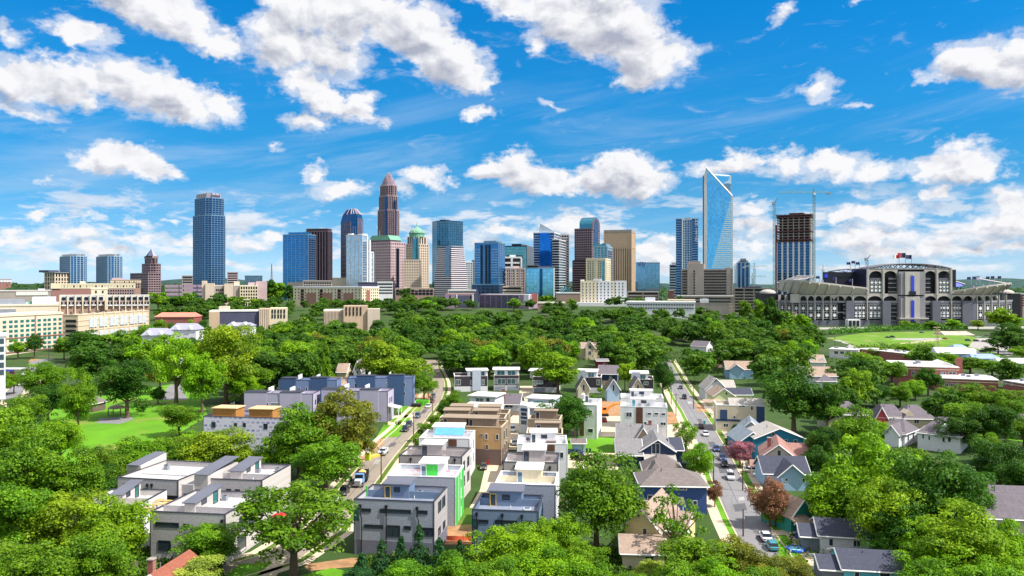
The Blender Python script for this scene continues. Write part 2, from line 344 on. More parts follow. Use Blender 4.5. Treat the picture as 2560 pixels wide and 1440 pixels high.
b.f = [(j*nx+i, j*nx+i+1, (j+1)*nx+i+1, (j+1)*nx+i) for j in range(len(ys)-1) for i in range(nx-1)]; b.m = [0]*len(b.f)
struct(b.build('ground', grass_dark))
def sheet(name, pts, m, z=.03, kind='structure', thick=0.):
    P = [tp(x, y, 0) for x, y in pts]; P2 = [(p.x, p.y) for p in P]
    a = sum(P2[i][0]*P2[(i+1) % len(P2)][1]-P2[(i+1) % len(P2)][0]*P2[i][1] for i in range(len(P2)))
    if a < 0: P2.reverse()
    mb = MB()
    if thick: mb.prism(P2, 0, z)
    else: mb.add([(x, y, z) for x, y in P2], [tuple(range(len(P2)))])
    return struct(mb.build(name, m), kind)
def strip(name, line, w0, w1, m, z, thick=False):
    """a band that follows the centre line, from w0 to w1 metres right of it"""
    L = [Vector((p.x, p.y)) for p in (tp(x, y) for x, y in line)]; Lf, Rt = [], []
    for i, p in enumerate(L):
        d = (L[min(i+1, len(L)-1)]-L[max(i-1, 0)]).normalized(); n = Vector((d.y, -d.x)); Lf.append(p+n*w0); Rt.append(p+n*w1)
    mb = MB(); k = len(L)
    if thick:
        for i in range(k-1): mb.prism([tuple(Lf[i]), tuple(Rt[i]), tuple(Rt[i+1]), tuple(Lf[i+1])], 0, z)
    else:
        mb.add([(p.x, p.y, z) for p in Lf]+[(p.x, p.y, z) for p in Rt], [(i, k+i, k+i+1, i+1) for i in range(k-1)])
    return struct(mb.build(name, m))
# the street on the left
ST1 = [(560,1436),(700,1395),(800,1330),(848,1270),(898,1210),(946,1150),(990,1100),(1022,1070),(1055,1030),(1081,1000),(1092,975),(1092,955),(1085,935),(1078,918),(1080,900)]
strip('road', ST1, -3.5, 3.5, asph_warm, .035)
strip('kerb', ST1, 3.5, 3.8, conc, .14, True); strip('kerb', ST1, -3.8, -3.5, conc, .14, True)
strip('verge', ST1, -5.2, -3.8, lawn_dry, .05); strip('verge', ST1, 3.8, 5.0, lawn_dry, .05)
strip('pavement', ST1, -6.8, -5.2, conc, .07); strip('pavement', ST1, 5.0, 6.5, conc, .07)
# the street on the right
ST2 = [(2010,1500),(1945,1420),(1898,1350),(1868,1300),(1842,1250),(1818,1200),(1797,1150),(1771,1100),(1751,1060),(1733,1030),(1712,1000),(1694,970),(1678,940),(1664,910),(1650,880),(1640,862)]
strip('road', ST2, -3.6, 3.6, asph, .036)
strip('kerb', ST2, 3.6, 3.9, conc, .14, True); strip('kerb', ST2, -3.9, -3.6, conc, .14, True)
strip('verge', ST2, 3.9, 5.6, lawn_dry, .05); strip('pavement', ST2, 5.6, 7.4, conc, .07)
strip('verge', ST2, -5.0, -3.9, lawn, .05); strip('pavement', ST2, -7.2, -5.0, conc, .07)
# cross street at the front left and its lawn
sheet('driveway', [(636,1442),(690,1392),(722,1392),(690,1442)], conc, .05)
sheet('path', [(760,1412),(880,1395),(1000,1402),(1000,1420),(880,1418),(770,1428)], dirt, .05)
sheet('lawn', [(560,1440),(600,1410),(680,1408),(640,1442)], lawn, .06)
sheet('lawn', [(745,1442),(830,1420),(880,1432),(880,1442)], lawn, .06)
# the drive between the townhouse columns
sheet('driveway', [(1150,1310),(1200,1225),(1215,1160),(1240,1160),(1262,1130),(1262,1160),(1243,1200),(1210,1310)], conc, .05)
sheet('bare_earth', [(1090,1362),(1120,1315),(1185,1305),(1190,1362)], dirt, .055)
sheet('lawn', [(1115,1312),(1165,1270),(1185,1270),(1180,1312)], lawn_dry, .06)
sheet('driveway', [(1255,1125),(1262,1060),(1285,1035),(1302,1040),(1296,1090),(1290,1125)], conc, .05)
sheet('driveway', [(1295,1010),(1300,965),(1335,965),(1332,1010)], conc, .05)
sheet('driveway', [(1490,1100),(1492,1040),(1560,1040),(1560,1100)], conc, .05)
sheet('bare_earth', [(1488,1040),(1490,1000),(1560,1000),(1556,1040)], dirt, .045)
sheet('lawn', [(1415,1135),(1420,1092),(1540,1092),(1545,1132)], lawn, .055)
sheet('driveway', [(1415,1170),(1415,1135),(1550,1132),(1545,1175)], conc, .05)
sheet('bare_earth', [(1665,1060),(1660,1030),(1685,1030),(1700,1058)], dirt, .06)
sheet('driveway', [(1640,1110),(1665,1062),(1712,1060),(1745,1110)], conc, .052)
# yards left of the first street
sheet('lawn', [(940,1095),(960,1062),(1008,1062),(1000,1092)], lawn, .06)
sheet('lawn', [(975,1056),(985,1045),(1028,1044),(1020,1056)], lawn, .06)
sheet('lawn', [(990,1030),(1000,1014),(1060,1014),(1050,1028)], lawn, .06)
sheet('driveway', [(965,1062),(975,1040),(1040,1036),(1030,1062)], conc, .05)
sheet('bare_earth', [(855,1170),(880,1130),(960,1095),(960,1110),(905,1160)], dirt, .06)
sheet('bare_earth', [(1030,1000),(1040,985),(1085,985),(1080,1002)], dirt, .065)
# park on the left
sheet('lawn', [(130,1260),(110,1120),(90,1060),(160,1000),(300,985),(430,960),(500,985),(520,1040),(420,1100),(330,1150),(230,1240)], lawn, .03)
sheet('path', [(240,1058),(250,1046),(330,1040),(332,1050),(300,1060)], asph, .05)
sheet('path', [(395,1000),(425,962),(450,962),(470,1000)], asph, .05)
sheet('path', [(0,1010),(20,960),(60,930),(110,930),(120,1000),(60,1040)], conc, .04)
sheet('road', [(0,1000),(45,945),(75,905),(165,880),(165,890),(95,910),(75,950),(40,1010)], asph, .045)
sheet('bare_earth', [(70,905),(90,885),(160,878),(165,890)], dirt, .042)
# yards along the second street
sheet('lawn', [(1858,1205),(1850,1182),(1900,1178),(1900,1205)], lawn, .06)
sheet('driveway', [(1846,1182),(1840,1172),(1905,1170),(1905,1182)], conc, .06)
sheet('lawn', [(1925,1325),(1935,1300),(1975,1290),(1982,1322)], lawn, .06)
sheet('driveway', [(1930,1338),(1928,1326),(1995,1324),(2000,1338)], conc, .06)
sheet('lawn', [(1950,1410),(1940,1340),(2010,1340),(2060,1410)], lawn, .056)
sheet('lawn', [(1790,1080),(1770,1040),(1800,1034),(1830,1080)], lawn, .06)
sheet('bare_earth', [(1745,1030),(1735,1010),(1790,1010),(1800,1030)], dirt, .061)
sheet('lawn', [(2520,1100),(2510,1070),(2600,1065),(2600,1110)], lawn, .05)
# open ground below the stadium
sheet('field', [(2060,868),(2062,846),(2160,832),(2350,828),(2420,840),(2500,852),(2500,905),(2420,880),(2330,880),(2190,872)], field_m, .05)
sheet('car_park', [(2420,866),(2440,846),(2560,842),(2600,880),(2520,890),(2470,878)], gravel, .07)
sheet('car_park', [(2230,849),(2240,846),(2350,845),(2360,849),(2300,852)], gravel, .075)
sheet('path', [(2060,870),(2085,850),(2100,850),(2150,872),(2120,876)], gravel, .08)
sheet('road', [(1940,824),(1950,819),(2560,816),(2560,822)], gravel, .06)

# repairs and tar lines in the carriageways
patch_m = mat('asphalt_repair', (112, 112, 116), .95, .15, .8, k=.62)
for q in ([(905,1190),(925,1188),(915,1208),(893,1210)], [(978,1108),(992,1106),(986,1116),(970,1118)], [(1058,1024),(1070,1023),(1062,1034),(1050,1035)], [(1832,1262),(1862,1258),(1868,1276),(1838,1280)], [(1795,1168),(1812,1167),(1818,1182),(1800,1184)], [(1770,1105),(1785,1104),(1791,1116),(1775,1118)], [(1890,1340),(1902,1338),(1912,1362),(1898,1364)], [(1742,1048),(1752,1047),(1758,1057),(1748,1058)]): sheet('asphalt_patch', q, patch_m, .042)
pale_m = mat('pale_repair', (205, 202, 200), .95, .15, .8, k=.6)
for q in ([(1846,1244),(1860,1242),(1862,1250),(1848,1252)], [(940,1150),(952,1148),(944,1160),(932,1161)], [(1718,1004),(1728,1003),(1731,1009),(1721,1010)]): sheet('asphalt_patch', q, pale_m, .043)
for s_, w_ in ((ST1, .1), (ST2, -.15)): strip('tar_seam', s_[3:], w_-.07, w_+.07, patch_m, .046)
# ================================================================ city centre
def xzprism(mb, pts, y0, y1, mi=0):
    n = len(pts); a = sum(pts[i][0]*pts[(i+1) % n][1]-pts[(i+1) % n][0]*pts[i][1] for i in range(n))
    if a < 0: pts = pts[::-1]
    return mb.add([(p[0], y0, p[1]) for p in pts]+[(p[0], y1, p[1]) for p in pts], [tuple(range(n)), tuple(range(n, 2*n))[::-1]]+[(i, n+i, n+(i+1) % n, (i+1) % n) for i in range(n)], mi)
def yzprism(mb, pts, x0, x1, mi=0):
    n = len(pts); a = sum(pts[i][0]*pts[(i+1) % n][1]-pts[(i+1) % n][0]*pts[i][1] for i in range(n))
    if a > 0: pts = pts[::-1]
    return mb.add([(x0, p[0], p[1]) for p in pts]+[(x1, p[0], p[1]) for p in pts], [tuple(range(n)), tuple(range(n, 2*n))[::-1]]+[(i, n+i, n+(i+1) % n, (i+1) % n) for i in range(n)], mi)
class TW:
    """a tower: root at its near corner; local x runs back along the right-hand face, local y along the left-hand (or only) face"""
    def __init__(s, name, label, xl, xc, xr, Y, th=0, depth=30, cat='building', land=None, z0=None, group=None, turn=True):
        s.Y, s.th = Y, R(th); s.X = (xc-CX)*Y/F; s.z0 = gz(s.X, Y) if z0 is None else z0
        uc = math.atan((xc-CX)/F)
        if turn and xr-xc <= 6: s.th = uc
        elif turn and xc > CX: s.th = max(s.th, uc+R(8))
        s.root = None
        s.a = s.yl(xl) if xl < xc else depth; s.b = s.xr(xr) if xr-xc > 6 or not turn else depth
        s.root = thing(name, label, cat, (s.X, Y, s.z0), math.pi/2-s.th, group); s.parts = {}
        if land: LAND.append(((xl+xr)/2, None, land, s))
        s.P = rect(0, s.b, 0, s.a)
    def yl(s, px): u = (px-CX)/F; return (s.X-u*s.Y)/(math.cos(s.th)+u*math.sin(s.th))
    def xr(s, px): u = (px-CX)/F; return (u*s.Y-s.X)/(math.sin(s.th)-u*math.cos(s.th))
    def z(s, py): return H-(py-HY)*s.Y/F-s.z0
    def mb(s, name, mats):
        if name not in s.parts: s.parts[name] = (MB(), mats)
        return s.parts[name][0]
    def tier(s, poly, z0, z1, glass, frame, fh=4., bth=1., bp=.35, ps=5., pw=.8, pp=.4, edges=None, cap=1.2, gp='glass_wall', fp='facade_frame'):
        s.mb(gp, glass).prism(poly, z0, z1)
        if fh: s.mb(fp, frame).bands(poly, steps(z0, z1-.3, fh), bth, bp)
        if ps: s.mb(fp, frame).piers(poly, z0, z1-.05, ps, pw, pp, 0, edges)
        if cap: s.mb('parapet', frame).prism(offs(poly, .5), z1-cap*.2, z1+cap)
    def roofbox(s, m, f=(.25, .75, .25, .75), z=0, h=5, name='plant_room'):
        s.mb(name, m).box(s.b*f[0], s.b*f[1], s.a*f[2], s.a*f[3], z, z+h)
    def done(s):
        for k, (mb, m) in s.parts.items(): mb.build(k, m, s.root)
        return s
    def wins(s, face, us, zs, w, h, glass, fr=None, depth=.25, name='window', off=0.):
        """separate windows, one mesh shared by all of them"""
        m = MB()
        if fr: m.box(-.12, depth*.5, -w/2-.15, w/2+.15, -h/2-.15, h/2+.15, 1)
        m.box(-depth, .0, -w/2, w/2, -h/2, h/2, 0); me = m.mesh(name, [glass]+([fr] if fr else []))
        for u in us:
            for z in zs:
                o = bpy.data.objects.new(name, me); C.objects.link(o); o.parent = s.root
                if face == 'L': o.location = (-off, u, z)
                else: o.location = (u, -off, z); o.rotation_euler = (0, 0, math.pi/2)
def lsp(a, b, n): return [a+(b-a)*(i+.5)/n for i in range(n)]
# --- facade materials
g_blue = mat('blue_glass', (60, 140, 205), .1, metal=.75, kind='glass', k=.85); g_deep = mat('deep_blue_glass', (36, 88, 135), .1, metal=.7, kind='glass')
g_sky = mat('sky_glass', (130, 205, 240), .08, metal=.8, kind='glass'); g_teal = mat('teal_glass', (80, 150, 165), .1, metal=.7, kind='glass')
g_dark = mat('dark_glass', (30, 42, 58), .12, metal=.4, kind='glass'); g_grey = mat('grey_glass', (110, 135, 155), .1, metal=.7, kind='glass')
g_brown = mat('brown_glass', (58, 46, 58), .15, metal=.4, kind='glass')
f_white = mat('white_frame', (238, 240, 244), .6, k=.8); f_pale = mat('pale_blue_frame', (170, 195, 215), .5, k=.8); f_grey = mat('grey_frame', (140, 145, 155), .6)
f_steel = mat('steel_frame', (120, 150, 175), .4, metal=.3)
granite = mat('mauve_granite', (144, 124, 130), .6, .1, .1); pink = mat('pink_granite', (188, 164, 168), .6, .1, .1); brownst = mat('brown_granite', (104, 88, 98), .55, .1, .1)
beige = mat('beige_stone', (220, 202, 184), .75, .08, .1, kind='streak', k=.9); tan = mat('tan_stone', (214, 186, 158), .75, .08, .1, kind='streak', k=.9); cream = mat('cream_render', (240, 226, 196), .8, .06, .1, kind='streak', k=.85)
brickr = mat('red_brick', (150, 70, 62), .85, .12, .3, kind='brick'); brickb = mat('brown_brick', (158, 112, 96), .85, .12, .3, kind='brick'); concg = mat('grey_concrete', (168, 158, 152), .85, .1, .1, kind='streak', k=.9)
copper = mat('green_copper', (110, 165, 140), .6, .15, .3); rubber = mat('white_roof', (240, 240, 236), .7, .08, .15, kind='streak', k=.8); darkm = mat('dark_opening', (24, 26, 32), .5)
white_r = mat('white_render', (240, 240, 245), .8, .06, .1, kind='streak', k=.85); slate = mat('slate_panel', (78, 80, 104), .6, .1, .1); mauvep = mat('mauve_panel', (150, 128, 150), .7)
rooft = mat('grey_roof', (170, 170, 175), .8, .1, .1, kind='streak')
# --- left-hand group
t = TW('hotel_block', 'low wide tan slab building with dark bays left of twin glass towers', 113, 137, 186, 1480, 20)
t.tier(t.P, 0, t.z(683), darkm, beige, 7, 2.0, .4, 6, 2.6, .8); t.mb('roof', f_grey).prism(offs(t.P, 3), t.z(682), t.z(680.5)); t.mb('penthouse', slate).box(8, 30, 25, 50, t.z(680.5), t.z(675)); t.done()
for i, (a, c, b, lab) in enumerate(((147, 180, 220, 'left one of the twin blue glass towers with pale ribs and chamfered tops'), (238, 274, 309, 'right one of the twin blue glass towers, left of the pyramid-roofed building'))):
    t = TW('apartment_tower', lab, a, c, b, 1500, 44, group='twin apartment towers', land='the %s twin tower' % ('left', 'right')[i])
    P = chamf(0, t.b, 0, t.a, 8); t.tier(P, 0, t.z(641), g_blue, f_pale, 3.6, .6, .3, 6, 1.2, .9); t.mb('crown', f_grey).piers(offs(P, -3), t.z(641), t.z(634), 5, 1.6, .3); t.mb('crown', f_grey).prism(offs(P, -4), t.z(641), t.z(635)); t.done()
t = TW('office_tower', 'stepped mauve stone office tower with a pale glass pyramid roof', 352, 380, 405, 1500, 45, land='the pyramid-roofed tower')
P = chamf(0, t.b, 0, t.a, 7); t.tier(P, 0, t.z(660), g_brown, granite, 4.6, 1.9, .4, 5, .8, .5); P2 = chamf(4, t.b-4, 4, t.a-4, 7); t.tier(P2, t.z(660), t.z(645), g_brown, granite, 0, 0, 0, 4, 1.6, .5)
P3 = chamf(8, t.b-8, 8, t.a-8, 7); t.mb('lantern', granite).prism(P3, t.z(645), t.z(639)); t.mb('pyramid_roof', mat('pale_glazing', (190, 180, 195), .3, metal=.4)).prism(offs(P3, 1), t.z(639), t.z(621), scale=.03)
W2 = rect(-12, t.b-8, -14, t.a+20); t.tier(W2, 0, t.z(684), g_brown, granite, 4.6, 2.0, .4, 5, .9, .5, gp='wing', fp='wing_frame'); t.done()
t = TW('condo_tower', 'tallest dark blue glass condominium tower on the left, slim balconies and grey crown', 478, 518, 568, 1250, 42, land='the dark blue condominium tower')
P = chamf(0, t.b, 0, t.a, 7); t.tier(P, 0, t.z(538), g_deep, f_steel, 3.5, .55, .8, 5.5, .5, .5); P2 = chamf(2.5, t.b-1, 2.5, t.a-1, 7); t.tier(P2, t.z(538), t.z(494), g_deep, f_steel, 3.5, .55, .8, 5.5, .5, .5)
P3 = chamf(4, t.b-5, 4, t.a-5, 6); t.mb('crown', mat('mauve_crown', (176, 165, 180), .6)).prism(P3, t.z(494), t.z(481)); t.mb('crown_rib', f_grey).piers(P3, t.z(494), t.z(479), 8, .9, .5)
for k, u in enumerate(lsp(8, t.b-10, 4)): t.mb('crown_lettering', slate).box(u-2.0, u+2.0, 3.3, 3.7, t.z(490), t.z(485))
t.done()
t = TW('condo_tower', 'light blue glass condominium tower with a stack of dark balconies at its right edge', 708, 771, 789, 1250, 14, land='the light blue condominium tower')
t.tier(t.P, 0, t.z(587), g_blue, f_steel, 3.5, .45, .25, 7, .6, .4); t.mb('core', g_blue).box(2, t.b-4, 5, t.a-8, t.z(587), t.z(580))
t.mb('balcony', slate).bands([(1, -1.2), (t.b-1, -1.2), (t.b-1, .5), (1, .5)], steps(10, t.z(592), 3.5), .9, .2); t.mb('podium', concg).box(-22, 30, -26, t.a-20, 0, t.z(706)); t.done()
t = TW('office_tower', 'dark brown office tower with fine vertical ribs behind the light blue condominium tower', 765, 820, 830, 1450, 10)
t.tier(t.P, 0, t.z(579), g_brown, brownst, 0, 0, 0, 5.6, 1.4, .7); t.mb('crown', brownst).piers(offs(t.P, -1), t.z(579), t.z(571), 3.2, 1, .6); t.mb('crown', g_brown).prism(offs(t.P, -2), t.z(579), t.z(573)); t.mb('crown', brownst).prism(t.P, t.z(572.5), t.z(571)); t.done()
t = TW('office_tower', 'purple and blue tower that flares outward below a faceted glass crown', 848, 884, 913, 1500, 48, land='the flared purple tower')
P = chamf(0, t.b, 0, t.a, 9); t.mb('glass_wall', g_deep).prism(P, 0, t.z(552), scale=1.07); 
for k, e in enumerate((0, 7, 6)):
    pass
t.mb('facade_frame', granite).piers(offs(P, .4), 0, t.z(600), 4, 1.5, .5, 0, [0]); t.mb('facade_frame', pink).piers(offs(P, 1.2), t.z(600), t.z(545), 4, 1.5, .8, 0, [0]); t.mb('facade_frame', slate).piers(offs(P, .8), 0, t.z(552), 4.5, .9, .6, 0, [6, 7]); t.mb('facade_frame', granite).bands(offs(P, .7), steps(6, t.z(550), 8), .7, .4)
Q = offs(P, 1.5); t.mb('crown', g_deep).prism(Q, t.z(552), t.z(534), scale=.82); Q2 = [(t.b/2+(x-t.b/2)*.8, t.a/2+(y-t.a/2)*.8) for x, y in Q]; t.mb('crown', g_grey).prism(Q2, t.z(534), t.z(520), scale=.5)
for i in range(8):
    for f in (0, .5):
        a = Vector(Q2[i]).lerp(Vector(Q2[(i+1) % 8]), f); c = Vector((t.b/2, t.a/2)); e = c+(a-c)*.5; t.mb('crown_rib', pink).beam((a.x, a.y, t.z(534)), (e.x, e.y, t.z(519.5)), 1.1)
t.done()
t = TW('condo_tower', 'white framed glass condominium tower with stepped right shoulder, in front of flared tower', 866, 906, 936, 1120, 30, land='the white framed condominium tower')
t.tier(rect(0, t.b*.36, 0, t.a), 0, t.z(588), mat('silver_glass', (190, 205, 220), .1, metal=.7, kind='glass'), f_white, 7, .5, .3, 7, .5, .3); t.tier(rect(t.b*.36, t.b, 2, t.a), 0, t.z(630), g_sky, f_white, 7, .6, .4, 6, 1.6, .6)
t.mb('balcony', slate).bands([(.5, -1.4), (t.b*.3, -1.4), (t.b*.3, .3), (.5, .3)], steps(14, t.z(600), 3.4), .8, .2); t.mb('crown', f_white).box(3, t.b*.3, t.a*.75, t.a, t.z(588), t.z(582)); t.mb('crown', f_white).box(2, t.b*.42, 0, t.a*.3, t.z(588), t.z(584)); t.mb('white_pier', f_white).box(t.b*.34, t.b*.44, -.8, 4, 0, t.z(588)); t.mb('white_pier', f_white).box(t.b*.55, t.b*.66, -.8, 5, 0, t.z(598)); t.done()
t = TW('skyscraper', 'tallest granite skyscraper with setbacks and a spired picket crown', 939, 977, 1004, 1700, 42, land='the spired granite skyscraper')
def scl(P, k): return [(t.b/2+(x-t.b/2)*k, t.a/2+(y-t.a/2)*k) for x, y in P]
P0_ = chamf(0, t.b, 0, t.a, 9)
for (k, y0, y1) in ((1, 800, 526), (.88, 526, 490), (.77, 490, 463)):
    P = scl(P0_, k); t.tier(P, max(0, t.z(y0)), t.z(y1), g_brown, granite, 4.2, .9, .3, 4.2, 2.0, .8, cap=1.5)
    t.mb('setback_rib', pink).piers(offs(P, .3), t.z(y1), t.z(y1-4), 3.2, .9, .4)
t.mb('glass_bay', g_deep).box(-1.6, 4, t.a*.24, t.a*.36, 0, t.z(490)); t.mb('glass_bay', g_deep).box(t.b*.34, t.b*.46, -1.6, 4, 0, t.z(500))
for i, (k, y0, y1) in enumerate(((.66, 464, 455), (.56, 457, 447), (.44, 449, 440), (.30, 442, 433), (.13, 435, 427))):
    P = scl(P0_, k); t.mb('crown', mat('crown_metal', (165, 150, 165), .4, metal=.4)).prism(offs(P, -1), t.z(y0), t.z(y1+3), scale=.92); t.mb('crown_rib', mat('crown_pickets', (190, 168, 180), .5)).piers(P, t.z(y0), t.z(y1), 2.8, 1.1, .4)
t.done()
t = TW('office_building', 'pink granite office block with square windows and green copper roof', 915, 977, 1013, 1250, 33, land='the pink granite office block')
t.tier(t.P, 0, t.z(606), g_brown, pink, 4.6, 2.1, .5, 4.2, 2.0, .55); 
t.mb('attic', brownst).box(5, t.b-5, 5, t.a-5, t.z(606), t.z(599)); yzprism(t.mb('copper_roof', copper), [(4, t.z(599)), (t.a-3, t.z(599)), (t.a-9, t.z(587)), (10, t.z(587))], 4, t.b-4)
for k in range(2): m_ = MB(); m_.beam((8, t.a-8-k*14, t.z(590)), (8, t.a-8-k*14, t.z(574)), .7); m_.build('mast', f_grey, t.root)
t.mb('glass_bay', g_dark).box(t.b*.35, t.b*.55, -.8, 3, 0, t.z(620)); t.mb('podium', brownst).box(-8, t.b+6, -18, t.a-30, 0, t.z(722)); t.done()
t = TW('office_tower', 'beige stone tower topped by a green dome with a pointed lantern', 1008, 1040, 1077, 1400, 42, land='the green domed tower')
P = chamf(0, t.b, 0, t.a, 6); t.tier(P, 0, t.z(611), g_brown, beige, 4.4, 2.0, .4, 4.4, 2.2, .5); t.tier(chamf(3, t.b-3, 3, t.a-3, 6), t.z(611), t.z(592), g_brown, beige, 0, 0, 0, 5, 2.6, .5)
c = (t.b*.42, t.a*.42); r = 13.5; t.mb('glass_bay', g_teal).box(-1, 3, t.a*.02, t.a*.22, 0, t.z(595)); t.mb('glass_bay', g_teal).box(2, t.b*.16, -1, 3, 0, t.z(595))
t.mb('drum', copper).lathe([(r, t.z(592)), (r, t.z(583)), (r+1, t.z(582.5)), (r+1, t.z(581))], 24, c); t.mb('dome', copper).lathe([(r, t.z(581)), (r*.93, t.z(577)), (r*.72, t.z(573)), (r*.4, t.z(570)), (r*.34, t.z(568)), (.8, t.z(563)), (.3, t.z(553))], 24, c)
for i in range(12):
    a = i*math.pi/6; t.mb('dome_rib', beige).beam((c[0]+(r+.2)*math.cos(a), c[1]+(r+.2)*math.sin(a), t.z(580)), (c[0]+r*.42*math.cos(a), c[1]+r*.42*math.sin(a), t.z(569.5)), .9)
t.done()
t = TW('office_building', 'plain beige office block with small square windows in front of domed tower', 1010, 1052, 1054, 1220, 3); t.tier(t.P, 0, t.z(651), g_brown, beige, 4, 2.1, .4, 3.6, 1.9, .5); t.mb('podium', beige).box(-6, 20, -18, t.a+8, 0, t.z(725)); t.done()
t = TW('office_tower', 'dark mirror glass slab tower with a faceted flat top, behind striped office building', 1075, 1120, 1157, 1420, 38, land='the dark mirror glass tower')
P = [(0, 0), (t.b, 0), (t.b, t.a), (6, t.a), (-5, t.a*.5)]; t.tier(P, 0, t.z(552), mat('mirror_glass', (90, 130, 150), .06, metal=.85, kind='glass'), g_dark, 4.5, .4, .15, 6, .35, .15, cap=.8); t.roofbox(slate, (.3, .6, .4, .7), t.z(552), 4); t.done()
t = TW('office_building', 'striped white and dark office building that narrows with a stepped sloping glass top', 1087, 1128, 1167, 1180, 40, land='the striped office building')
n = 26; zt = t.z(617); fl = zt/n
for i in range(n):
    k = max(0, (i-n*.45)/n)*9; P = rect(k*.5, t.b-k, k*.5, t.a-k); t.mb('glass_band', g_grey if i > n*.6 else g_dark).prism(P, i*fl+fl*.5, (i+1)*fl); t.mb('white_band', mat('silver_band', (216, 206, 216), .5)).prism(offs(P, .5), i*fl, i*fl+fl*.5)
t.mb('sloping_glass', g_grey).box(-.9, 8, t.a*.0+3, t.a*.33, zt*.45, zt+1); t.roofbox(f_grey, (.1, .9, .1, .9), zt, 2, 'roof'); t.done()
for (xl, xr, yt, Y, m, fm, lab) in ((1164, 1181, 657, 1350, g_grey, f_white, 'small pale apartment tower between striped office building and blue condominium tower'), (1180, 1196, 651, 1400, g_grey, f_grey, 'slim grey glass block half hidden by the blue balconied tower')):
    t = TW('apartment_tower', lab, xl, xr, xr, Y, 0); t.tier(t.P, 0, t.z(yt), m, fm, 3.6, 1.4, .3, 3.6, 1.2, .4); t.done()
t = TW('condo_tower', 'deep blue glass condominium tower with thin white balcony lines and dark grooves', 1187, 1246, 1262, 1080, 16, land='the deep blue condominium tower')
t.tier(t.P, t.z(712), t.z(608), g_blue, f_steel, 3.4, .35, .2, 7, .4, .3); t.tier(rect(2, t.b-2, t.a*.12, t.a*.62), t.z(608), t.z(603.5), g_deep, f_steel, 0, 0, 0, 6, .4, .3)
for f in (.33, .46, .66): t.mb('groove', g_dark).box(-.5, 2, t.a*f, t.a*f+3.2, t.z(712), t.z(612))
t.mb('balcony', f_white).bands([(-1.3, t.a*.06), (1, t.a*.06), (1, t.a*.3), (-1.3, t.a*.3)], steps(t.z(700), t.z(618), 3.4), .3, .1); t.mb('balcony', f_white).bands([(-1.3, t.a*.78), (1, t.a*.78), (1, t.a*1.02), (-1.3, t.a*1.02)], steps(t.z(700), t.z(618), 3.4), .3, .1)
t.tier(rect(-3, t.b+3, -2, t.a+3), 0, t.z(712), g_deep, slate, 4, 1, .2, 6, 1, .3, gp='podium', fp='podium_frame'); t.done()
t = TW('office_building', 'dark green mirror glass box with a black roof storey behind the blue condominium tower', 1258, 1316, 1334, 1380, 14); t.tier(t.P, 0, t.z(616), mat('green_mirror', (120, 175, 175), .06, metal=.85, kind='glass'), g_dark, 5, .25, .1, 0, 0, 0, cap=1.5); t.mb('black_side', g_dark).box(.5, t.b, -.8, 1, 0, t.z(615)); t.mb('roof_storey', g_dark).box(5, t.b-4, 10, t.a-14, t.z(616), t.z(609)); t.done()
t = TW('office_building', 'white banded office block with dark windows, left of the sail-shaped blue tower', 1256, 1303, 1309, 1250, 8); t.tier(t.P, 0, t.z(645), g_brown, f_white, 7, 2.6, .5, 15, 3.2, .6, cap=2); t.mb('penthouse', f_white).box(6, 24, t.a*.3, t.a*.62, t.z(644), t.z(637)); t.done()
t = TW('apartment_building', 'beige stepped apartment building with pink stone bays behind low reflecting glass block', 1265, 1312, 1318, 1100, 10); t.tier(t.P, 0, t.z(672), beige, pink, 3.5, .5, .2, 7, 1.5, .4); t.mb('penthouse', beige).box(4, 20, 8, 16, t.z(672), t.z(665)); t.wins('L', lsp(1, t.a-1, 9), lsp(t.z(738), t.z(674), 10), 1.5, 1.9, g_dark); t.done()
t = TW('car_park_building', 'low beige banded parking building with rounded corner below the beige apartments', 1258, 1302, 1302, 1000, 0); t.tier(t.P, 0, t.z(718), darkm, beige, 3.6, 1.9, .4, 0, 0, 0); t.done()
t = TW('office_building', 'low sky-blue mirror glass office block with flat canopy roof in front of sail tower', 1316, 1386, 1388, 980, 3, land='the low mirror glass block')
t.tier(t.P, t.z(742), t.z(671), g_sky, f_steel, 4.2, .3, .12, 4.4, .22, .12); t.mb('dark_strip', g_deep).box(-.4, 1, t.a*.42, t.a*.53, t.z(742), t.z(672)); t.mb('roof', f_grey).box(-2, t.b, t.a*.55, t.a+3, t.z(663.5), t.z(662.5)); t.mb('penthouse', slate).box(3, t.b-3, t.a*.5, t.a-1, t.z(671), t.z(663.5)); t.mb('penthouse', brickb).box(3, t.b-3, 3, t.a*.48, t.z(670), t.z(665)); t.mb('base', g_dark).box(.5, t.b, .5, t.a, 0, t.z(742)); t.mb('side_frame', f_white).box(-.6, 4, -.5, 1.2, 0, t.z(670)); t.done()
t = TW('office_tower', 'bright blue tower with a curved sail-shaped glass front and tilted rooftop fin', 1333, 1385, 1400, 1250, 15, land='the sail-shaped blue tower')
t.tier(rect(2, t.b, 0, t.a), 0, t.z(582), g_deep, f_white, 4, .6, .3, 12, .8, .35); yl = t.yl
yzprism(t.mb('glass_sail', mat('vivid_blue_glass', (45, 130, 215), .06, metal=.8, kind='glass')), [(yl(1350), 0), (yl(1350), t.z(582)), (yl(1372), t.z(582)), (yl(1376), t.z(600)), (yl(1380), t.z(640)), (yl(1382), 0)], -2, 3)
t.tier(rect(-1, t.b+6, -8, 2), 0, t.z(600), g_dark, f_white, 4, .9, .5, 0, 0, 0, gp='side_wing', fp='side_bands')
yzprism(t.mb('roof_fin', mat('fin_screen', (185, 200, 215), .4, metal=.3)), [(yl(1345), t.z(582)), (yl(1348), t.z(557)), (yl(1384), t.z(578)), (yl(1384), t.z(584))], 6, 7.2); t.done()
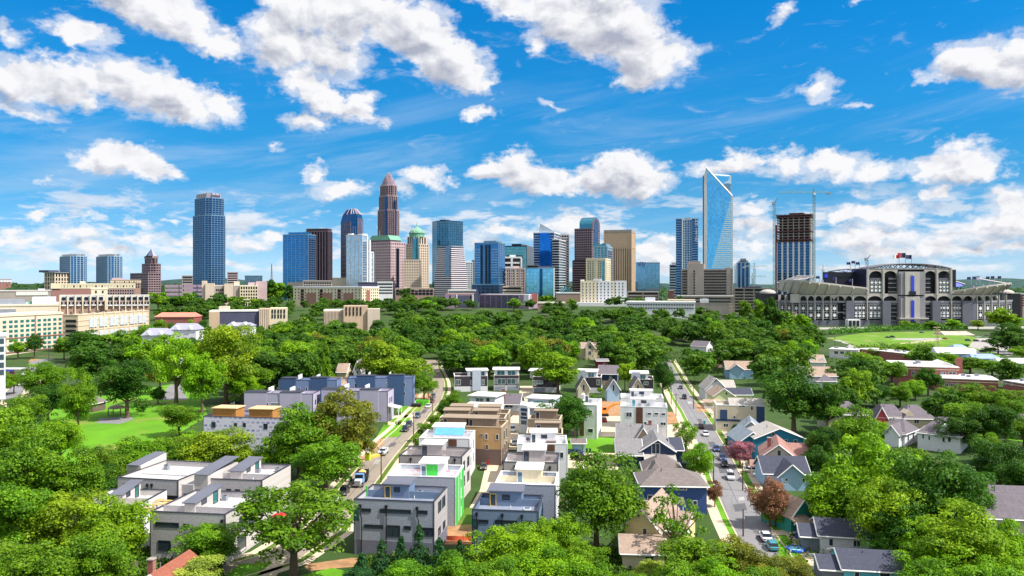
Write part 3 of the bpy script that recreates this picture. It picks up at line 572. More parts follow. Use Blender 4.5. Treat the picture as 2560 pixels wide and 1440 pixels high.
t = TW('office_tower', 'grey ribbed concrete office tower with even rows of small windows', 1386, 1422, 1428, 1420, 10, land='the grey ribbed tower'); t.tier(t.P, 0, t.z(588), g_brown, mat('pale_concrete', (196, 190, 196), .8), 4.4, 2.0, .4, 4, .8, .55, cap=2); t.roofbox(f_grey, (.3, .7, .2, .5), t.z(588), 3); t.done()
t = TW('office_tower', 'purple-brown office tower with a rounded blue-green barrel vault top', 1437, 1479, 1499, 1400, 26, land='the barrel-vaulted tower')
t.tier(t.P, 0, t.z(572), g_brown, granite, 4.2, 1.6, .4, 4.2, .9, .45); t.mb('lower_wing', g_brown).box(-4, t.b, 4, t.a+3, 0, t.z(650)); t.mb('facade_frame', granite).bands(rect(-4, t.b, 4, t.a+3), steps(4, t.z(650), 4.2), 1.6, .4)
k = 16; w = t.b; Q = [(0, t.z(572))]+[(w/2-w/2*math.cos(math.pi*i/k), t.z(560)+(t.z(541)-t.z(560))*math.sin(math.pi*i/k)) for i in range(k+1)]+[(w, t.z(572))]
xzprism(t.mb('barrel_vault', mat('vault_glass', (70, 140, 165), .15, metal=.6, kind='glass')), Q, -.5, t.a*.72); xzprism(t.mb('vault_arch', brownst), [(w/2+(x-w/2)*.94, z-2) for x, z in Q], -1.1, 2); xzprism(t.mb('vault_window', g_deep), [(w/2+(x-w/2)*.5, z-5) for x, z in Q], -1.5, 1); t.mb('vault_window', g_deep).box(w*.25, w*.75, -.9, 2, 0, t.z(572)); t.done()
t = TW('office_tower', 'plain tan tower with deep vertical slots and blank grey top band', 1511, 1578, 1587, 1300, 7, land='the tan slotted tower')
t.tier(t.P, 0, t.z(622), mat('tan_slot', (104, 78, 66), .7), tan, 0, 0, 0, 3.6, 2.3, .5, cap=.2); t.tier(offs(t.P, .3), t.z(622), t.z(580), mat('tan_upper', (192, 160, 130), .75), tan, 4, 2.6, .25, 3.6, 1.6, .4, cap=.2, gp='upper_wall'); t.mb('top_band', concg).prism(offs(t.P, .8), t.z(581), t.z(574)); t.done()
t = TW('condo_tower', 'blue and white condominium tower rising behind cream apartment tower', 1485, 1518, 1530, 1180, 18); t.tier(t.P, 0, t.z(617), g_teal, f_pale, 3.6, .9, .3, 5, 1.6, .5)
for f in (.1, .75): t.mb('crown', g_teal).box(1, t.b-1, t.a*f, t.a*f+7, t.z(617), t.z(608))
t.mb('side_balcony', slate).bands([(2, -1), (t.b-2, -1), (t.b-2, .5), (2, .5)], steps(10, t.z(622), 3.6), 1.2, .2); t.done()
t = TW('apartment_building', 'cream apartment tower with a turquoise glass strip, behind white hotel', 1466, 1513, 1526, 1060, 16, land='the cream apartment tower'); t.tier(t.P, 0, t.z(648), cream, cream, 0, 0, 0, 12, 1.2, .3, cap=1.5)
t.mb('turquoise_strip', mat('turquoise_glass', (60, 170, 190), .1, metal=.6, kind='glass')).box(-.4, 1, 1.0, 4, 10, t.z(652)); t.wins('L', [6, 8.6, 13, 16.5, 20, 23], lsp(t.z(700), t.z(651), 9), 1.3, 1.6, g_dark); t.wins('R', lsp(3, t.b-3, 5), lsp(t.z(700), t.z(655), 9), 1.3, 1.6, g_dark); t.done()
t = TW('hotel', 'long white and cream hotel with rows of small windows and raised central block', 1451, 1566, 1567, 905, 0, 22, land='the white hotel')
t.mb('wall', cream).prism(t.P, 0, t.z(702)); t.mb('white_bay', white_r).box(-.12, 3, t.a*.3, t.a*.62, 6, t.z(702.3)); t.mb('white_bay', white_r).box(-.12, t.b, -.3, t.a*.25, 6, t.z(701.5)); t.mb('raised_block', white_r).box(-.2, 14, t.a*.55, t.a*.72, t.z(702), t.z(697)); t.mb('raised_block', white_r).box(2, 14, t.a*.93, t.a+.2, t.z(702), t.z(699))
t.wins('L', lsp(2, t.a-1, 12), lsp(t.z(765), t.z(705), 8), 1.1, 1.7, mat('window_glass', (70, 78, 92), .15, metal=.3), f_white); t.mb('podium', white_r).box(-12, 10, -6, t.a+4, 0, t.z(756)); t.done()
t = TW('office_building', 'wide blue glass office block with company lettering at top left corner', 1590, 1649, 1650, 1200, 0, 30, land='the lettered blue office block')
t.tier(rect(0, 28, 0, t.a), 0, t.z(658), mat('ice_glass', (125, 170, 195), .08, metal=.8, kind='glass'), f_steel, 4.6, .25, .12, 6, .4, .2); t.mb('raised_panel', mat('ice_glass_panel', (120, 165, 195), .08, metal=.8, kind='glass')).box(-1.2, 20, t.a*.58, t.a, t.z(724), t.z(655)); t.mb('lower_frame', f_grey).bands(t.P, steps(0, t.z(712), 5.5), 2, .5)
text_part('ally', 9.5, mat('plum_sign', (70, 40, 90), .5), t.root, (-1.5, t.a*.76, t.z(659.5)), (math.pi/2, 0, -math.pi/2)); t.done()
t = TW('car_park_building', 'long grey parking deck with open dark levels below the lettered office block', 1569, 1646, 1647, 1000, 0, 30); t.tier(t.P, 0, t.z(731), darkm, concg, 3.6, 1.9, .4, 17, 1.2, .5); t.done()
t = TW('office_building', 'slim grey banded building left of the leasing tower', 1674, 1692, 1693, 1500, 0, 25); t.tier(t.P, 0, t.z(663), g_dark, f_pale, 5, 2.4, .4, 0, 0, 0); t.mb('penthouse', pink).box(2, 16, 1, 10, t.z(663), t.z(656)); t.done()
t = TW('apartment_tower', 'slim blue-grey glass apartment tower with vertical leasing banner lettering', 1690, 1745, 1749, 1180, 5, land='the leasing tower')
t.tier(rect(0, t.b, 0, t.a*.27), 0, t.z(547), g_deep, f_pale, 3.6, .7, .3, 0, 0, 0); t.tier(rect(0, t.b, t.a*.72, t.a), 0, t.z(547), g_deep, f_pale, 3.6, .7, .3, 0, 0, 0); t.tier(rect(1, t.b, t.a*.27, t.a*.72), 0, t.z(550), g_teal, f_pale, 3.6, 1.2, .3, 3.4, 1.3, .5); t.mb('penthouse', concg).box(6, 20, t.a*.35, t.a*.62, t.z(549), t.z(543)); t.mb('white_edge', f_white).box(-.7, 1, t.a*.68, t.a*.73, 0, t.z(548))
for i, ch in enumerate('NOW LEASING'):
    if ch != ' ': text_part(ch, 5.2, f_white, t.root, (-.9, t.a*.07, t.z(552+i*5.0)), (math.pi/2, 0, -math.pi/2), .2)
t.done()
# the tower with the sloping cut-out top
t = TW('skyscraper', 'pale blue glass skyscraper with a slanted knife-edge top and open white frame', 1759, 1831, 1832, 1380, 0, 36, land='the slant-topped glass skyscraper'); yl, zz = t.yl, t.z
gl = mat('bright_sky_glass', (120, 205, 245), .06, metal=.85, kind='glass')
yzprism(t.mb('glass_wall', gl), [(yl(1761), 0), (yl(1761), zz(436)), (yl(1765.6), zz(418)), (yl(1829), zz(489)), (yl(1831.5), 0)], 0, 34)
yzprism(t.mb('white_edge', f_white), [(yl(1760), 0), (yl(1760), zz(437)), (yl(1765.2), zz(416.5)), (yl(1767.5), zz(419)), (yl(1767.5), 0)], -1.2, 6); t.mb('white_edge', f_white).box(-1.2, 34, -.8, yl(1827.5), 0, zz(490)); t.mb('side_shaft', mauvep).box(2, 30, t.a, t.a+1.6, 0, zz(435))
a, bb = Vector((yl(1765.6), zz(417))), Vector((yl(1830), zz(489.5)))
t.mb('white_edge', f_white).beam((-.6, a.x, a.y), (-.6, bb.x, bb.y), 2.2)
t.mb('open_frame', f_white).box(28, 33, yl(1828), yl(1823), zz(489), zz(433)); t.mb('open_frame', f_white).beam((30, yl(1825), zz(434.5)), (30, yl(1777), zz(429.5)), 2.2); yzprism(t.mb('open_frame', f_white), [(yl(1825), zz(436)), (yl(1825), zz(452)), (yl(1808), zz(452)), (yl(1820), zz(446))], 28.5, 32.5)
for i in range(7):
    y = 455+i*5; t.mb('louvre', f_pale).box(20, 34, yl(1828), yl(1779+(y-430)*.9+3), zz(y+2.4), zz(y))
for i in range(46):
    y = 500+i*5.2; f = (y-512)/(673-512); e = 1822-f*44
    t.mb('mullion', g_sky).box(-.25, 1, yl(1827), yl(1767.5), zz(y), zz(y)+.25)
    if y > 505: t.mb('sun_fin', mat('fin_glass', (225, 242, 250), .3, metal=.2)).box(-1.3, .5, yl(1827), yl(max(1768, e)), zz(y+2.6), zz(y))
t.done()
t = TW('car_park_building', 'big grey concrete parking tower with dark strip openings below the glass skyscraper', 1703, 1833, 1836, 950, 3, land='the grey concrete parking tower')
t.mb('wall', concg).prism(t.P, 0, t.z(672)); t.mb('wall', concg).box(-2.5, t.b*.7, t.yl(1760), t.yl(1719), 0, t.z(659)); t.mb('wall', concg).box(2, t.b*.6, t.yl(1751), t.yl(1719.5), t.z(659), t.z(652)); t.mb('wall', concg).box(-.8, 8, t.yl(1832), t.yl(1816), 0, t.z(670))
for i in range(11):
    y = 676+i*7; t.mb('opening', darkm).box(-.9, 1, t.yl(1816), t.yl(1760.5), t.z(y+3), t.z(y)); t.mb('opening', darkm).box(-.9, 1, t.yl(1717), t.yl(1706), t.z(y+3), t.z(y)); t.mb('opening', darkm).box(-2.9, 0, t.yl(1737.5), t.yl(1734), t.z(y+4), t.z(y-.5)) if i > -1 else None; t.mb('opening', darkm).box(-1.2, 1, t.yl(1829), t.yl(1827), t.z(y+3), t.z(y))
t.mb('stair_tower', concg).box(3, 12, t.yl(1826), t.yl(1814), t.z(672), t.z(668)); t.done()
t = TW('office_tower', 'grey-blue art-deco tower with stepped top and twin cranes at its right', 1843, 1873, 1876, 1450, 8, land='the grey-blue stepped tower'); t.tier(t.P, 0, t.z(657), g_deep, mat('bluegrey_stone', (140, 165, 185), .7), 0, 0, 0, 7, 3, .7); t.mb('crown', f_grey).box(2, t.b-2, t.a*.25, t.a*.75, t.z(657), t.z(646)); t.mb('crown', f_grey).box(2, t.b-2, t.a*.1, t.a*.9, t.z(657), t.z(651)); t.done()
t = TW('office_building', 'long low grey concourse building under the cranes left of the stadium', 1836, 1934, 1935, 1300, 0, 30); t.tier(t.P, 0, t.z(722), g_dark, concg, 5, 2.5, .3, 14, 2, .4); t.mb('penthouse', slate).box(4, 20, 20, 48, t.z(722), t.z(716)); t.done()
# tower under construction
t = TW('tower_under_construction', 'unfinished tower with blue glass below and open red-brown floors on top', 1942, 2026, 2033, 1150, 8, land='the unfinished tower')
rust = mat('rust_steel', (92, 64, 66), .7); P = t.P
t.tier(P, 0, t.z(604), g_deep, f_white, 4, .25, .15, 8.2, 2.5, .7, cap=0); t.mb('open_floor', concg).bands(P, steps(t.z(604), t.z(541), 4.2, True), .7, .2); t.mb('column', concg).piers(offs(P, -.5), t.z(604), t.z(541), 8.2, 1.2, .2); t.mb('core', mat('dark_core', (70, 44, 52), .8)).prism(offs(P, -3), t.z(604), t.z(543)); t.mb('safety_screen', rust).bands(P, [t.z(541), t.z(536), t.z(603), t.z(598), t.z(577)], 1.6, .9); t.mb('safety_screen', rust).piers(offs(P, .5), t.z(541), t.z(532), 6, .5, .2); t.mb('formwork', rust).box(4, 20, 10, 30, t.z(540), t.z(530)); t.mb('hoist', mat('hoist_red', (120, 60, 60), .7)).box(-2.5, 0, t.a, t.a+2.5, 0, t.z(560)); t.done()
# --- lattice cranes
def crane(label, px, ytop, Y, jib, ybase=None, w=2.0, m=None, tilt=0, group='tower cranes'):
    X, zt = XZ(px, ytop, Y); z0 = gz(X, Y); r = thing('tower_crane', label, 'crane', (X, Y, z0), 0, group); h = zt-z0; m = m or mat('crane_teal', (112, 140, 142), .5)
    mb = MB(); k = int(h/(w*1.6))
    for sx in (-1, 1):
        for sy in (-1, 1): mb.beam((sx*w/2, sy*w/2, 0), (sx*w/2, sy*w/2, h), .35)
    for i in range(k):
        a, c = h*i/k, h*(i+1)/k; s = 1 if i % 2 else -1
        mb.beam((-s*w/2, -w/2, a), (s*w/2, -w/2, c), .28); mb.beam((w/2, -s*w/2, a), (w/2, s*w/2, c), .28); mb.beam((-w/2, -w/2, c), (w/2, -w/2, c), .28)
    mb.build('mast', m, r)
    if tilt: # luffing jib
        L = jib; e = (L*math.cos(R(tilt)), 0, h+abs(L)*math.sin(R(tilt))); mb = MB()
        for d in (-.7, .7): mb.beam((0, d, h), (e[0], d, e[2]), .4)
        mb.beam((0, 0, h+1.6), e, .3); mb.build('jib', m, r); MB().box(-3 if L > 0 else 0, 0 if L > 0 else 3, -1, 1, h-1, h+3).build('counterweight', f_grey, r)
    else:
        l, rr = jib; mb = MB()
        for d in (-.6, .6): mb.beam((l, d, h), (rr, d, h), .35)
        mb.beam((l, 0, h+1.6), (rr, 0, h+1.6), .35)
        for i in range(int((rr-l)/3)): x = l+3*i; mb.beam((x, -.6, h), (x+1.5, 0, h+1.6), .2); mb.beam((x+1.5, 0, h+1.6), (x+3, -.6, h), .2)
        mb.build('jib', m, r); mb = MB(); mb.beam((0, 0, h), (0, 0, h+7), .9); mb.beam((0, 0, h+7), (l*.7, 0, h+1.6), .2); mb.beam((0, 0, h+7), (rr*.7, 0, h+1.6), .2); mb.build('tower_head', m, r)
        e = rr if abs(rr) < abs(l) else l; MB().box(e-2.5, e+2.5, -1.2, 1.2, h-2.5, h+.5).build('counterweight', f_grey, r); MB().box(-1.5, 1.5, -2.6, -.8, h-3, h-.4).build('cab', f_white, r)
crane('tall tower crane with long level jib at the right side of the unfinished tower', 2035, 482, 1145, (-52, 21), w=2.6)
crane('luffing tower crane with raised stub jib at the left side of unfinished tower', 1935.5, 510, 1145, 11, w=2.6, tilt=60)
crane('tower crane with level jib right of the grey-blue stepped tower', 1886, 667, 1400, (-18, 23), w=2.4)
crane('far shorter tower crane whose jib crosses the mast of another crane', 1881, 692, 1500, (-20, 26), w=2)
crane('pale tower crane just left of the stadium scoreboard', 2058, 672, 1200, (-16, 25), w=2.2, m=mat('crane_white', (205, 190, 185), .5))
crane('stubby luffing crane poking up behind the stadium scoreboard', 2167, 650, 1150, 9, w=3, tilt=55, m=mat('crane_grey', (110, 130, 140), .5))
crane('small distant crane between grey-blue stepped tower and the parking tower', 1838, 668, 1500, (-12, 10), w=1.8)
r = thing('radio_mast', 'thin lattice radio mast left of the light blue condominium tower', 'mast', (*[(679-CX)*1500/F, 1500], 22)); mb = MB(); zt = XZ(0, 659, 1500)[1]-22
for a in range(3): mb.beam((3.5*math.cos(a*2.09), 3.5*math.sin(a*2.09), 0), (.3*math.cos(a*2.09), .3*math.sin(a*2.09), zt), .5)
for i in range(12): q = 3.5*(1-i/12); mb.beam((-q, -q*.3, zt*i/12), (q, q*.3, zt*(i+1)/12), .35)
mb.build('lattice', mat('mast_red', (120, 90, 95), .6), r); MB().box(-3, 3, -1.5, 1.5, zt*.45, zt*.45+2).build('antenna_platform', f_grey, r)
# --- mid-rise belt in front of the towers
def midrise(name, label, xl, xr, ytop, Y, wall, fl, cols, rows=None, band=None, depth=18, ww=1.3, wh=1.7, th=0, xc=None, cap=None, land=None, wm=None, fr=None, roof=None, cat='building'):
    t = TW(name, label, xl, xc or xr, xr, Y, th, depth, cat, land); zt = t.z(ytop); t.mb('wall', wall).prism(t.P, 0, zt)
    if band: t.mb('band', band[0]).prism(offs(t.P, .25), zt-band[1], zt+.6)
    t.mb('parapet', cap or wall).prism(offs(t.P, .4), zt-.4, zt+.9); t.mb('roof', roof or rubber).prism(offs(t.P, -.5), zt, zt+1.0)
    if cols:
        n = rows or max(1, int((zt-1)/fl)); t.wins('L', lsp(1, t.a-1, cols), [zt-fl*(i+.62) for i in range(n) if zt-fl*(i+.62) > 2], ww, wh, wm or g_dark, fr)
        if t.th and t.b > 8: t.wins('R', lsp(1, t.b-1, max(2, int(cols*t.b/t.a))), [zt-fl*(i+.62) for i in range(n)][:6], ww, wh, wm or g_dark, fr)
    return t
midrise('institution_building', 'red-brick hall with tall white pilasters below the dark blue condominium tower', 411, 506, 709, 1000, brickr, 5, 8, 3, (brickr, 3), ww=6, wh=3.4, wm=mauvep, land='the red-brick pilastered hall')
t = TW('institution_building', 'long beige stone office with blank slab towers and a gridded right wing', 506, 644, 648, 920, 3, land='the beige slab office'); zt = t.z(714)
t.mb('wall', concg).prism(t.P, 0, zt); t.mb('slab_tower', beige).box(-6, 8, t.yl(536), t.yl(514), 0, t.z(708)); t.mb('slab_tower', beige).box(-6, 8, t.yl(582), t.yl(561), 0, t.z(709)); t.mb('slab_tower', beige).box(-3, 8, t.yl(517), t.yl(505), 0, t.z(702)); t.tier(rect(-3, 12, 0, t.yl(601)), 0, t.z(716), g_brown, cream, 4, 1.2, .3, 2.6, .9, .4, gp='gridded_wing', fp='wing_frame'); t.mb('roof', rubber).prism(offs(t.P, -1), zt, zt+.5)
t.wins('L', [t.yl(x) for x in (542, 547, 552, 557)], [zt-5, zt-9], 1.4, 2.2, darkm); t.mb('back_block', pink).box(10, 40, t.yl(668), t.yl(640), 0, t.z(703)); t.mb('back_block', pink).box(12, 30, t.yl(650), t.yl(620), 0, t.z(706)); t.mb('roof_plant', beige).box(6, 14, 20, 26, zt, zt+5); t.done()
midrise('office_building', 'pale pink gridded office right of the dark blue condominium tower base', 568, 595, 681, 1450, pink, 4, 7, 7, ww=2.4, wh=2).done()
midrise('office_building', 'small glassy blue office in the gap right of the condominium tower', 612, 656, 690, 1500, g_grey, 4, 0).done()
midrise('office_building', 'grey terraced block just left of the dark blue condominium tower', 455, 482, 690, 1350, concg, 4, 6, 3, ww=2.4, wh=2).done()
# cream and brick apartments, left
t = midrise('apartment_building', 'long dark red brick apartment block with cream top floor behind white townhouses', 130, 338, 711, 830, brickr, 3.3, 26, 1, (cream, 4.2), ww=1.5, wh=2.2, cap=cream, land='the long brick and cream apartment block'); t.wins('L', lsp(1, t.a*.34, 11), [t.z(726), t.z(733)], 1.4, 1.7, g_dark, f_white); t.mb('corner_tower', cream).box(-1, 8, t.yl(152), t.a+1, t.z(721), t.z(708)); t.mb('stair_tower', cream).box(2, 10, t.yl(212), t.yl(199), t.z(711), t.z(703)); t.done()
t = midrise('apartment_building', 'mauve-roofed brick apartments in front of the right twin tower', 276, 352, 701, 1050, brickb, 3.3, 12, 3, (cream, 3), ww=1.6, wh=1.8); t.mb('roof_lantern', pink).box(2, 12, 20, 34, t.z(701), t.z(695)); t.done()
t = TW('townhouse_row', 'row of white-topped brick townhouses with balconies behind parking garage', 150, 262, 262, 640, 0, 16, land='the left white-topped townhouse row'); t2 = TW('townhouse_row', 'right-hand row of white-topped brick townhouses ending beside the garage', 268, 374, 376, 640, 0, 16)
for t, n in ((t, 6), (t2, 7)):
    zt = t.z(739); t.mb('wall', brickb).prism(t.P, 0, zt-4); t.mb('white_storey', white_r).prism(offs(t.P, -.3), zt-4.2, zt); t.mb('roof', rubber).prism(t.P, zt, zt+.6)
    for i, u in enumerate(lsp(0, t.a, n)): t.mb('party_wall', cream).box(-1.2, 3, u+t.a/n/2-.5, u+t.a/n/2+.3, 0, zt+.8); t.mb('balcony', f_white).box(-1.4, 0, u-1.6, u+1.6, zt-8, zt-7)
    t.wins('L', lsp(0, t.a, n), [zt-2.2], 2.8, 2.4, g_dark, f_white); t.wins('L', lsp(0, t.a, n*2), [zt-6.2], 1.3, 3.2, g_dark, f_white); t.done()
midrise('apartment_building', 'tall cream stair block standing between two white-topped townhouse rows', 228, 269, 722, 660, cream, 4, 2, 4, ww=1.2, wh=2, depth=10).done()
# the hotel, the garage and the flat shops, left
t = TW('hotel', 'seven storey beige hotel with turquoise windows at far left', -62, -30, 156, 512, 15, land='the beige hotel', z0=0, turn=False); t.a = 22; t.P = rect(0, t.b, 0, 22); zt = 26.6
hot = mat('hotel_render', (238, 222, 200), .8, .06, .1, kind='streak', k=.85); t.mb('wall', hot).prism(t.P, 0, zt); t.mb('parapet', cream).prism(offs(t.P, .5), zt-.6, zt+.9); t.mb('roof', rubber).prism(offs(t.P, -.6), zt, zt+1); t.mb('ledge', brickb).box(0, t.b, -.5, 1, zt-15.3, zt-14.8); t.mb('ledge', cream).box(0, t.b, -.6, 1, zt-24.6, zt-24); t.mb('recess', brickb).box(t.xr(86.5), t.xr(90), -.25, 1, 2, zt-.6)
t.wins('R', [t.xr(x) for x in (150, 137, 123, 112, 98, 82, 69, 55, 40, 27, 11, -5)], [zt-4.2-3.15*i for i in range(7)], 2.4, 1.5, mat('turquoise_window', (40, 150, 150), .1, metal=.5), mat('window_surround', (90, 100, 100), .7)); t.done()
t = TW('parking_garage', 'beige parking garage with grey mesh screens and stacked dark openings', 158, 195, 372, 539, 6, cat='parking garage', land='the beige parking garage', z0=0, turn=False); zt = 26.6
gar = mat('garage_concrete', (226, 206, 178), .85, .06, .1, kind='streak', k=.85); t.mb('wall', gar).prism(t.P, 0, zt); t.mb('roof_deck', rubber).prism(offs(t.P, -.6), zt-.4, zt+.05); t.mb('parapet', gar).bands(t.P, [zt-.1, zt-4, zt-7.5, zt-11], .5, .25)
for i, px in enumerate((222, 248, 274, 299, 323, 345)):
    x0, x1 = t.xr(px), t.xr(px+19)
    for q in range(3): MB().box(x0, x1, -.6, .2, zt-9.2-q*9.4, zt-2.6-q*9.4).build('mesh_screen', mat('mesh_screen', (196, 204, 214), .6, kind='board', arg=1.0), t.root)
    xm = t.xr(px+10.5); t.mb('column', cream).box(xm-.35, xm+.35, -.9, 1, 0, zt+1.2)
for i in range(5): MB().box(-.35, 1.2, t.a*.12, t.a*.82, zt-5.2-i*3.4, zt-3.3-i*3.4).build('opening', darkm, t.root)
for i in range(9): t.mb('roof_bollard', mat('roof_post', (110, 100, 90), .8)).box(t.b*i/9+2, t.b*i/9+4, t.a*.55, t.a*.55+1.4, zt, zt+2)
t.done()
t = midrise('shop_block', 'flat beige big-box shop with white upper walls behind beige hotel', -60, 146, 763, 610, hot, 4, 0, depth=80, land='the flat beige shop'); t.mb('white_wall', white_r).box(2, 30, t.yl(140), t.yl(80), t.z(763), t.z(743)); t.mb('roof_plant', f_grey).box(6, 26, t.yl(62), t.yl(-30), t.z(763), t.z(748)); t.mb('roof_plant', brickb).box(-.8, 10, t.yl(40), t.yl(-30), t.z(782), t.z(771)); t.mb('awning', copper).box(4, 20, t.yl(79), t.yl(68), t.z(763), t.z(754)); t.done()
t = midrise('shop_block', 'low grey and white roofed shop row at far left behind the flat beige shop', -60, 128, 728, 900, concg, 4, 0, depth=60); t.mb('roof_plant', white_r).box(4, 30, t.yl(112), t.yl(95), t.z(728), t.z(722)); t.mb('white_wall', rubber).box(-.6, 20, t.yl(120), t.yl(40), t.z(738), t.z(729)); t.done()
midrise('apartment_building', 'small brick and white far building among trees at left edge', -20, 28, 699, 1600, brickr, 4, 6, 2, (white_r, 5)).done()
# central belt
t = TW('apartment_building', 'long cream and brown brick five storey apartment block with recessed balconies', 733, 905, 947, 850, 22, land='the cream and brick apartment block'); zt = t.z(719); t.mb('wall', cream).prism(t.P, 0, zt); t.mb('parapet', white_r).prism(offs(t.P, .4), zt-.4, zt+1)
t.mb('roof', rubber).prism(offs(t.P, -.5), zt, zt+1.1)
for f in (.12, .42, .66): MB().box(-.5, 1, t.a*f, t.a*(f+.14), 0, zt-6).build('brick_bay', brickb, t.root); 
for f in (.3, .56, .84): t.mb('balcony_recess', darkm).box(-.2, 1, t.a*f, t.a*f+4, 3, zt-2); t.mb('balcony', brickb).bands([(-1, t.a*f-.3), (.5, t.a*f-.3), (.5, t.a*f+4.3), (-1, t.a*f+4.3)], steps(3, zt-3, 3.2), 1, .1)
t.wins('L', lsp(1, t.a-1, 20), [zt-2.4-3.2*i for i in range(4)], 1.1, 1.6, g_dark, f_white); MB().box(t.b*.25, t.b*.45, -.5, 1, 0, zt-3).build('brick_bay', brickr, t.root); t.wins('R', lsp(1, t.b-1, 8), [zt-2.4-3.2*i for i in range(4)], 1.3, 1.6, g_dark, f_white); t.done()
midrise('car_park_building', 'flat dark roofed parking deck just behind the cream and brick apartments', 895, 968, 707, 1000, slate, 3, 0, depth=30).done()
midrise('office_building', 'small white office with dark window rows behind the right end of the brick apartments', 944, 982, 706, 960, white_r, 3.5, 7, 4, ww=3.5, wh=1.4, wm=darkm).done()
midrise('office_building', 'low grey podium with planted roof at the foot of the light blue tower', 757, 830, 703, 1080, concg, 4, 12, 3, ww=2, wh=2).done()
midrise('office_building', 'cream low block squeezed between brown tower and white framed tower', 831, 868, 696, 1150, beige, 4, 0).done()
midrise('shop_block', 'low beige storefront row with brown podium below the green domed tower', 988, 1085, 722, 1050, brickb, 4, 10, 2, (beige, 2), ww=4, wh=3).done()
midrise('shop_block', 'white low terrace block right of the striped building base', 1120, 1190, 726, 1080, white_r, 3.5, 12, 2, ww=3, wh=1.4, wm=darkm).done()
t = TW('apartment_building', 'wide mauve apartment block with big slate wall of speckled panels', 1200, 1322, 1345, 820, 32, land='the mauve panelled apartment block'); zt = t.z(737); t.mb('wall', mauvep).prism(t.P, 0, zt); t.mb('roof', rubber).prism(offs(t.P, -.5), zt-.3, zt+.3)
P = (t.yl(1298), t.yl(1200)); t.mb('slate_panel', slate).box(-.6, 1, P[0], P[1], t.z(774), t.z(739))
for i in range(8): y = P[0]+(P[1]-P[0])*i/7; t.mb('panel_frame', mauvep).box(-.9, 1, y-.35, y+.35, t.z(774), t.z(738.5))
t.mb('panel_frame', f_white).box(-.9, 1, P[0], P[1], t.z(775), t.z(774)); t.mb('panel_frame', f_white).box(-.9, 1, P[0], P[1], t.z(739.3), t.z(738.6))
rnd = random.Random(3)
for i in range(16): y = P[0]+(P[1]-P[0])*(.06+.88*rnd.random()); z = t.z(772)+(t.z(741)-t.z(772))*rnd.random(); t.mb('panel_disc', mat('dim_disc', (120, 124, 140), .7)).add([(-.66, y+.6*math.cos(k), z+.6*math.sin(k)) for k in [j*math.pi/4 for j in range(8)]], [tuple(range(8))])
t.mb('white_end', white_r).box(-.5, .8, -.4, t.yl(1310), 4, zt+.2)
for i in range(5): t.mb('brick_slat', brickr).box(t.b*(.35+.12*i), t.b*(.38+.12*i)+.6, -.6, 1, 6, zt+1.4)
t.done()
t = TW('apartment_building', 'dark blue and mauve apartment block with white window strips left of the panelled block', 1113, 1196, 1199, 830, 0, 24); zt = t.z(736); t.mb('wall', mauvep).prism(t.P, 0, zt); t.mb('blue_bay', slate).box(-.5, 1, t.a*.28, t.a*.62, 2, zt-1); t.mb('blue_bay', g_deep).box(-.8, 2, t.a*.0, t.a*.12, 0, zt+3); t.mb('white_strip', f_white).box(-.6, 1, t.a*.63, t.a*.67, 2, zt); t.mb('white_strip', f_white).box(-.6, 1, t.a*.14, t.a*.18, 2, zt); t.wins('L', [t.a*.65, t.a*.16, t.a*.24, t.a*.85], lsp(8, zt-1, 7), 1.2, 1.3, darkm); t.mb('roof', brickb).prism(offs(t.P, -.5), zt, zt+.8); t.done()
t = midrise('parking_garage', 'long low white parking garage with small square openings and cars on roof', 1565, 1738, 757, 760, white_r, 3.3, 26, 2, depth=30, ww=1.6, wh=1.2, wm=darkm, land='the low white parking garage'); t.mb('canopy', cream).box(14, 20, t.yl(1738), t.yl(1668), t.z(752), t.z(749)); t.mb('stair_block', white_r).box(6, 12, t.yl(1636), t.yl(1612), t.z(757), t.z(744)); t.mb('stair_block', white_r).box(4, 14, t.yl(1772), t.yl(1750), t.z(757), t.z(748)); t.done()
t = midrise('parking_garage', 'grey lower deck in front of concrete parking tower with dark strips', 1690, 1835, 742, 900, concg, 3.5, 2, 2, depth=20, ww=26, wh=1.4, wm=darkm); t.done()
midrise('house', 'dark red brick gabled church hall between lettered office and parking tower', 1670, 1686, 728, 1000, brickr, 4, 0, depth=14).done()
midrise('shop_block', 'low brick and orange shopfront among trees below the mauve apartments', 1344, 1412, 758, 800, brickb, 4, 0, cap=cream).done()
midrise('shop_block', 'low brown brick plaza row with glass arch behind, right of mirror block', 1390, 1452, 733, 1000, brickb, 4, 0, cap=f_white).done()
k = TW('atrium', 'green glass half-round arch at the foot of the grey ribbed tower', 1400, 1427, 1428, 1100, 0, 10); yzprism(k.mb('glass_arch', g_teal), [(k.a/2+k.a/2*math.cos(i*math.pi/14), k.z(730)+(k.z(716)-k.z(730))*math.sin(i*math.pi/14)) for i in range(15)], 0, 8)
for i in range(1, 14, 2): k.mb('arch_rib', f_pale).beam((-.2, k.a/2+k.a*.2*math.cos(i*math.pi/14), k.z(730)+(k.z(716)-k.z(730))*.4*math.sin(i*math.pi/14)), (-.2, k.a/2+k.a*.5*math.cos(i*math.pi/14), k.z(730)+(k.z(716)-k.z(730))*math.sin(i*math.pi/14)), .5)
k.mb('base', concg).box(0, 8, 0, k.a, 0, k.z(730)); k.done()
t = midrise('school_building', 'tan school building with blank end wall left among the trees', 525, 690, 777, 640, darkm, 3.5, 0, depth=16, z0=None) if False else TW('school_building', 'long tan institutional building with pilastered block, left of the taller tan one', 524, 718, 722, 620, 3, 26, land='the long tan institute'); zt = t.z(778)
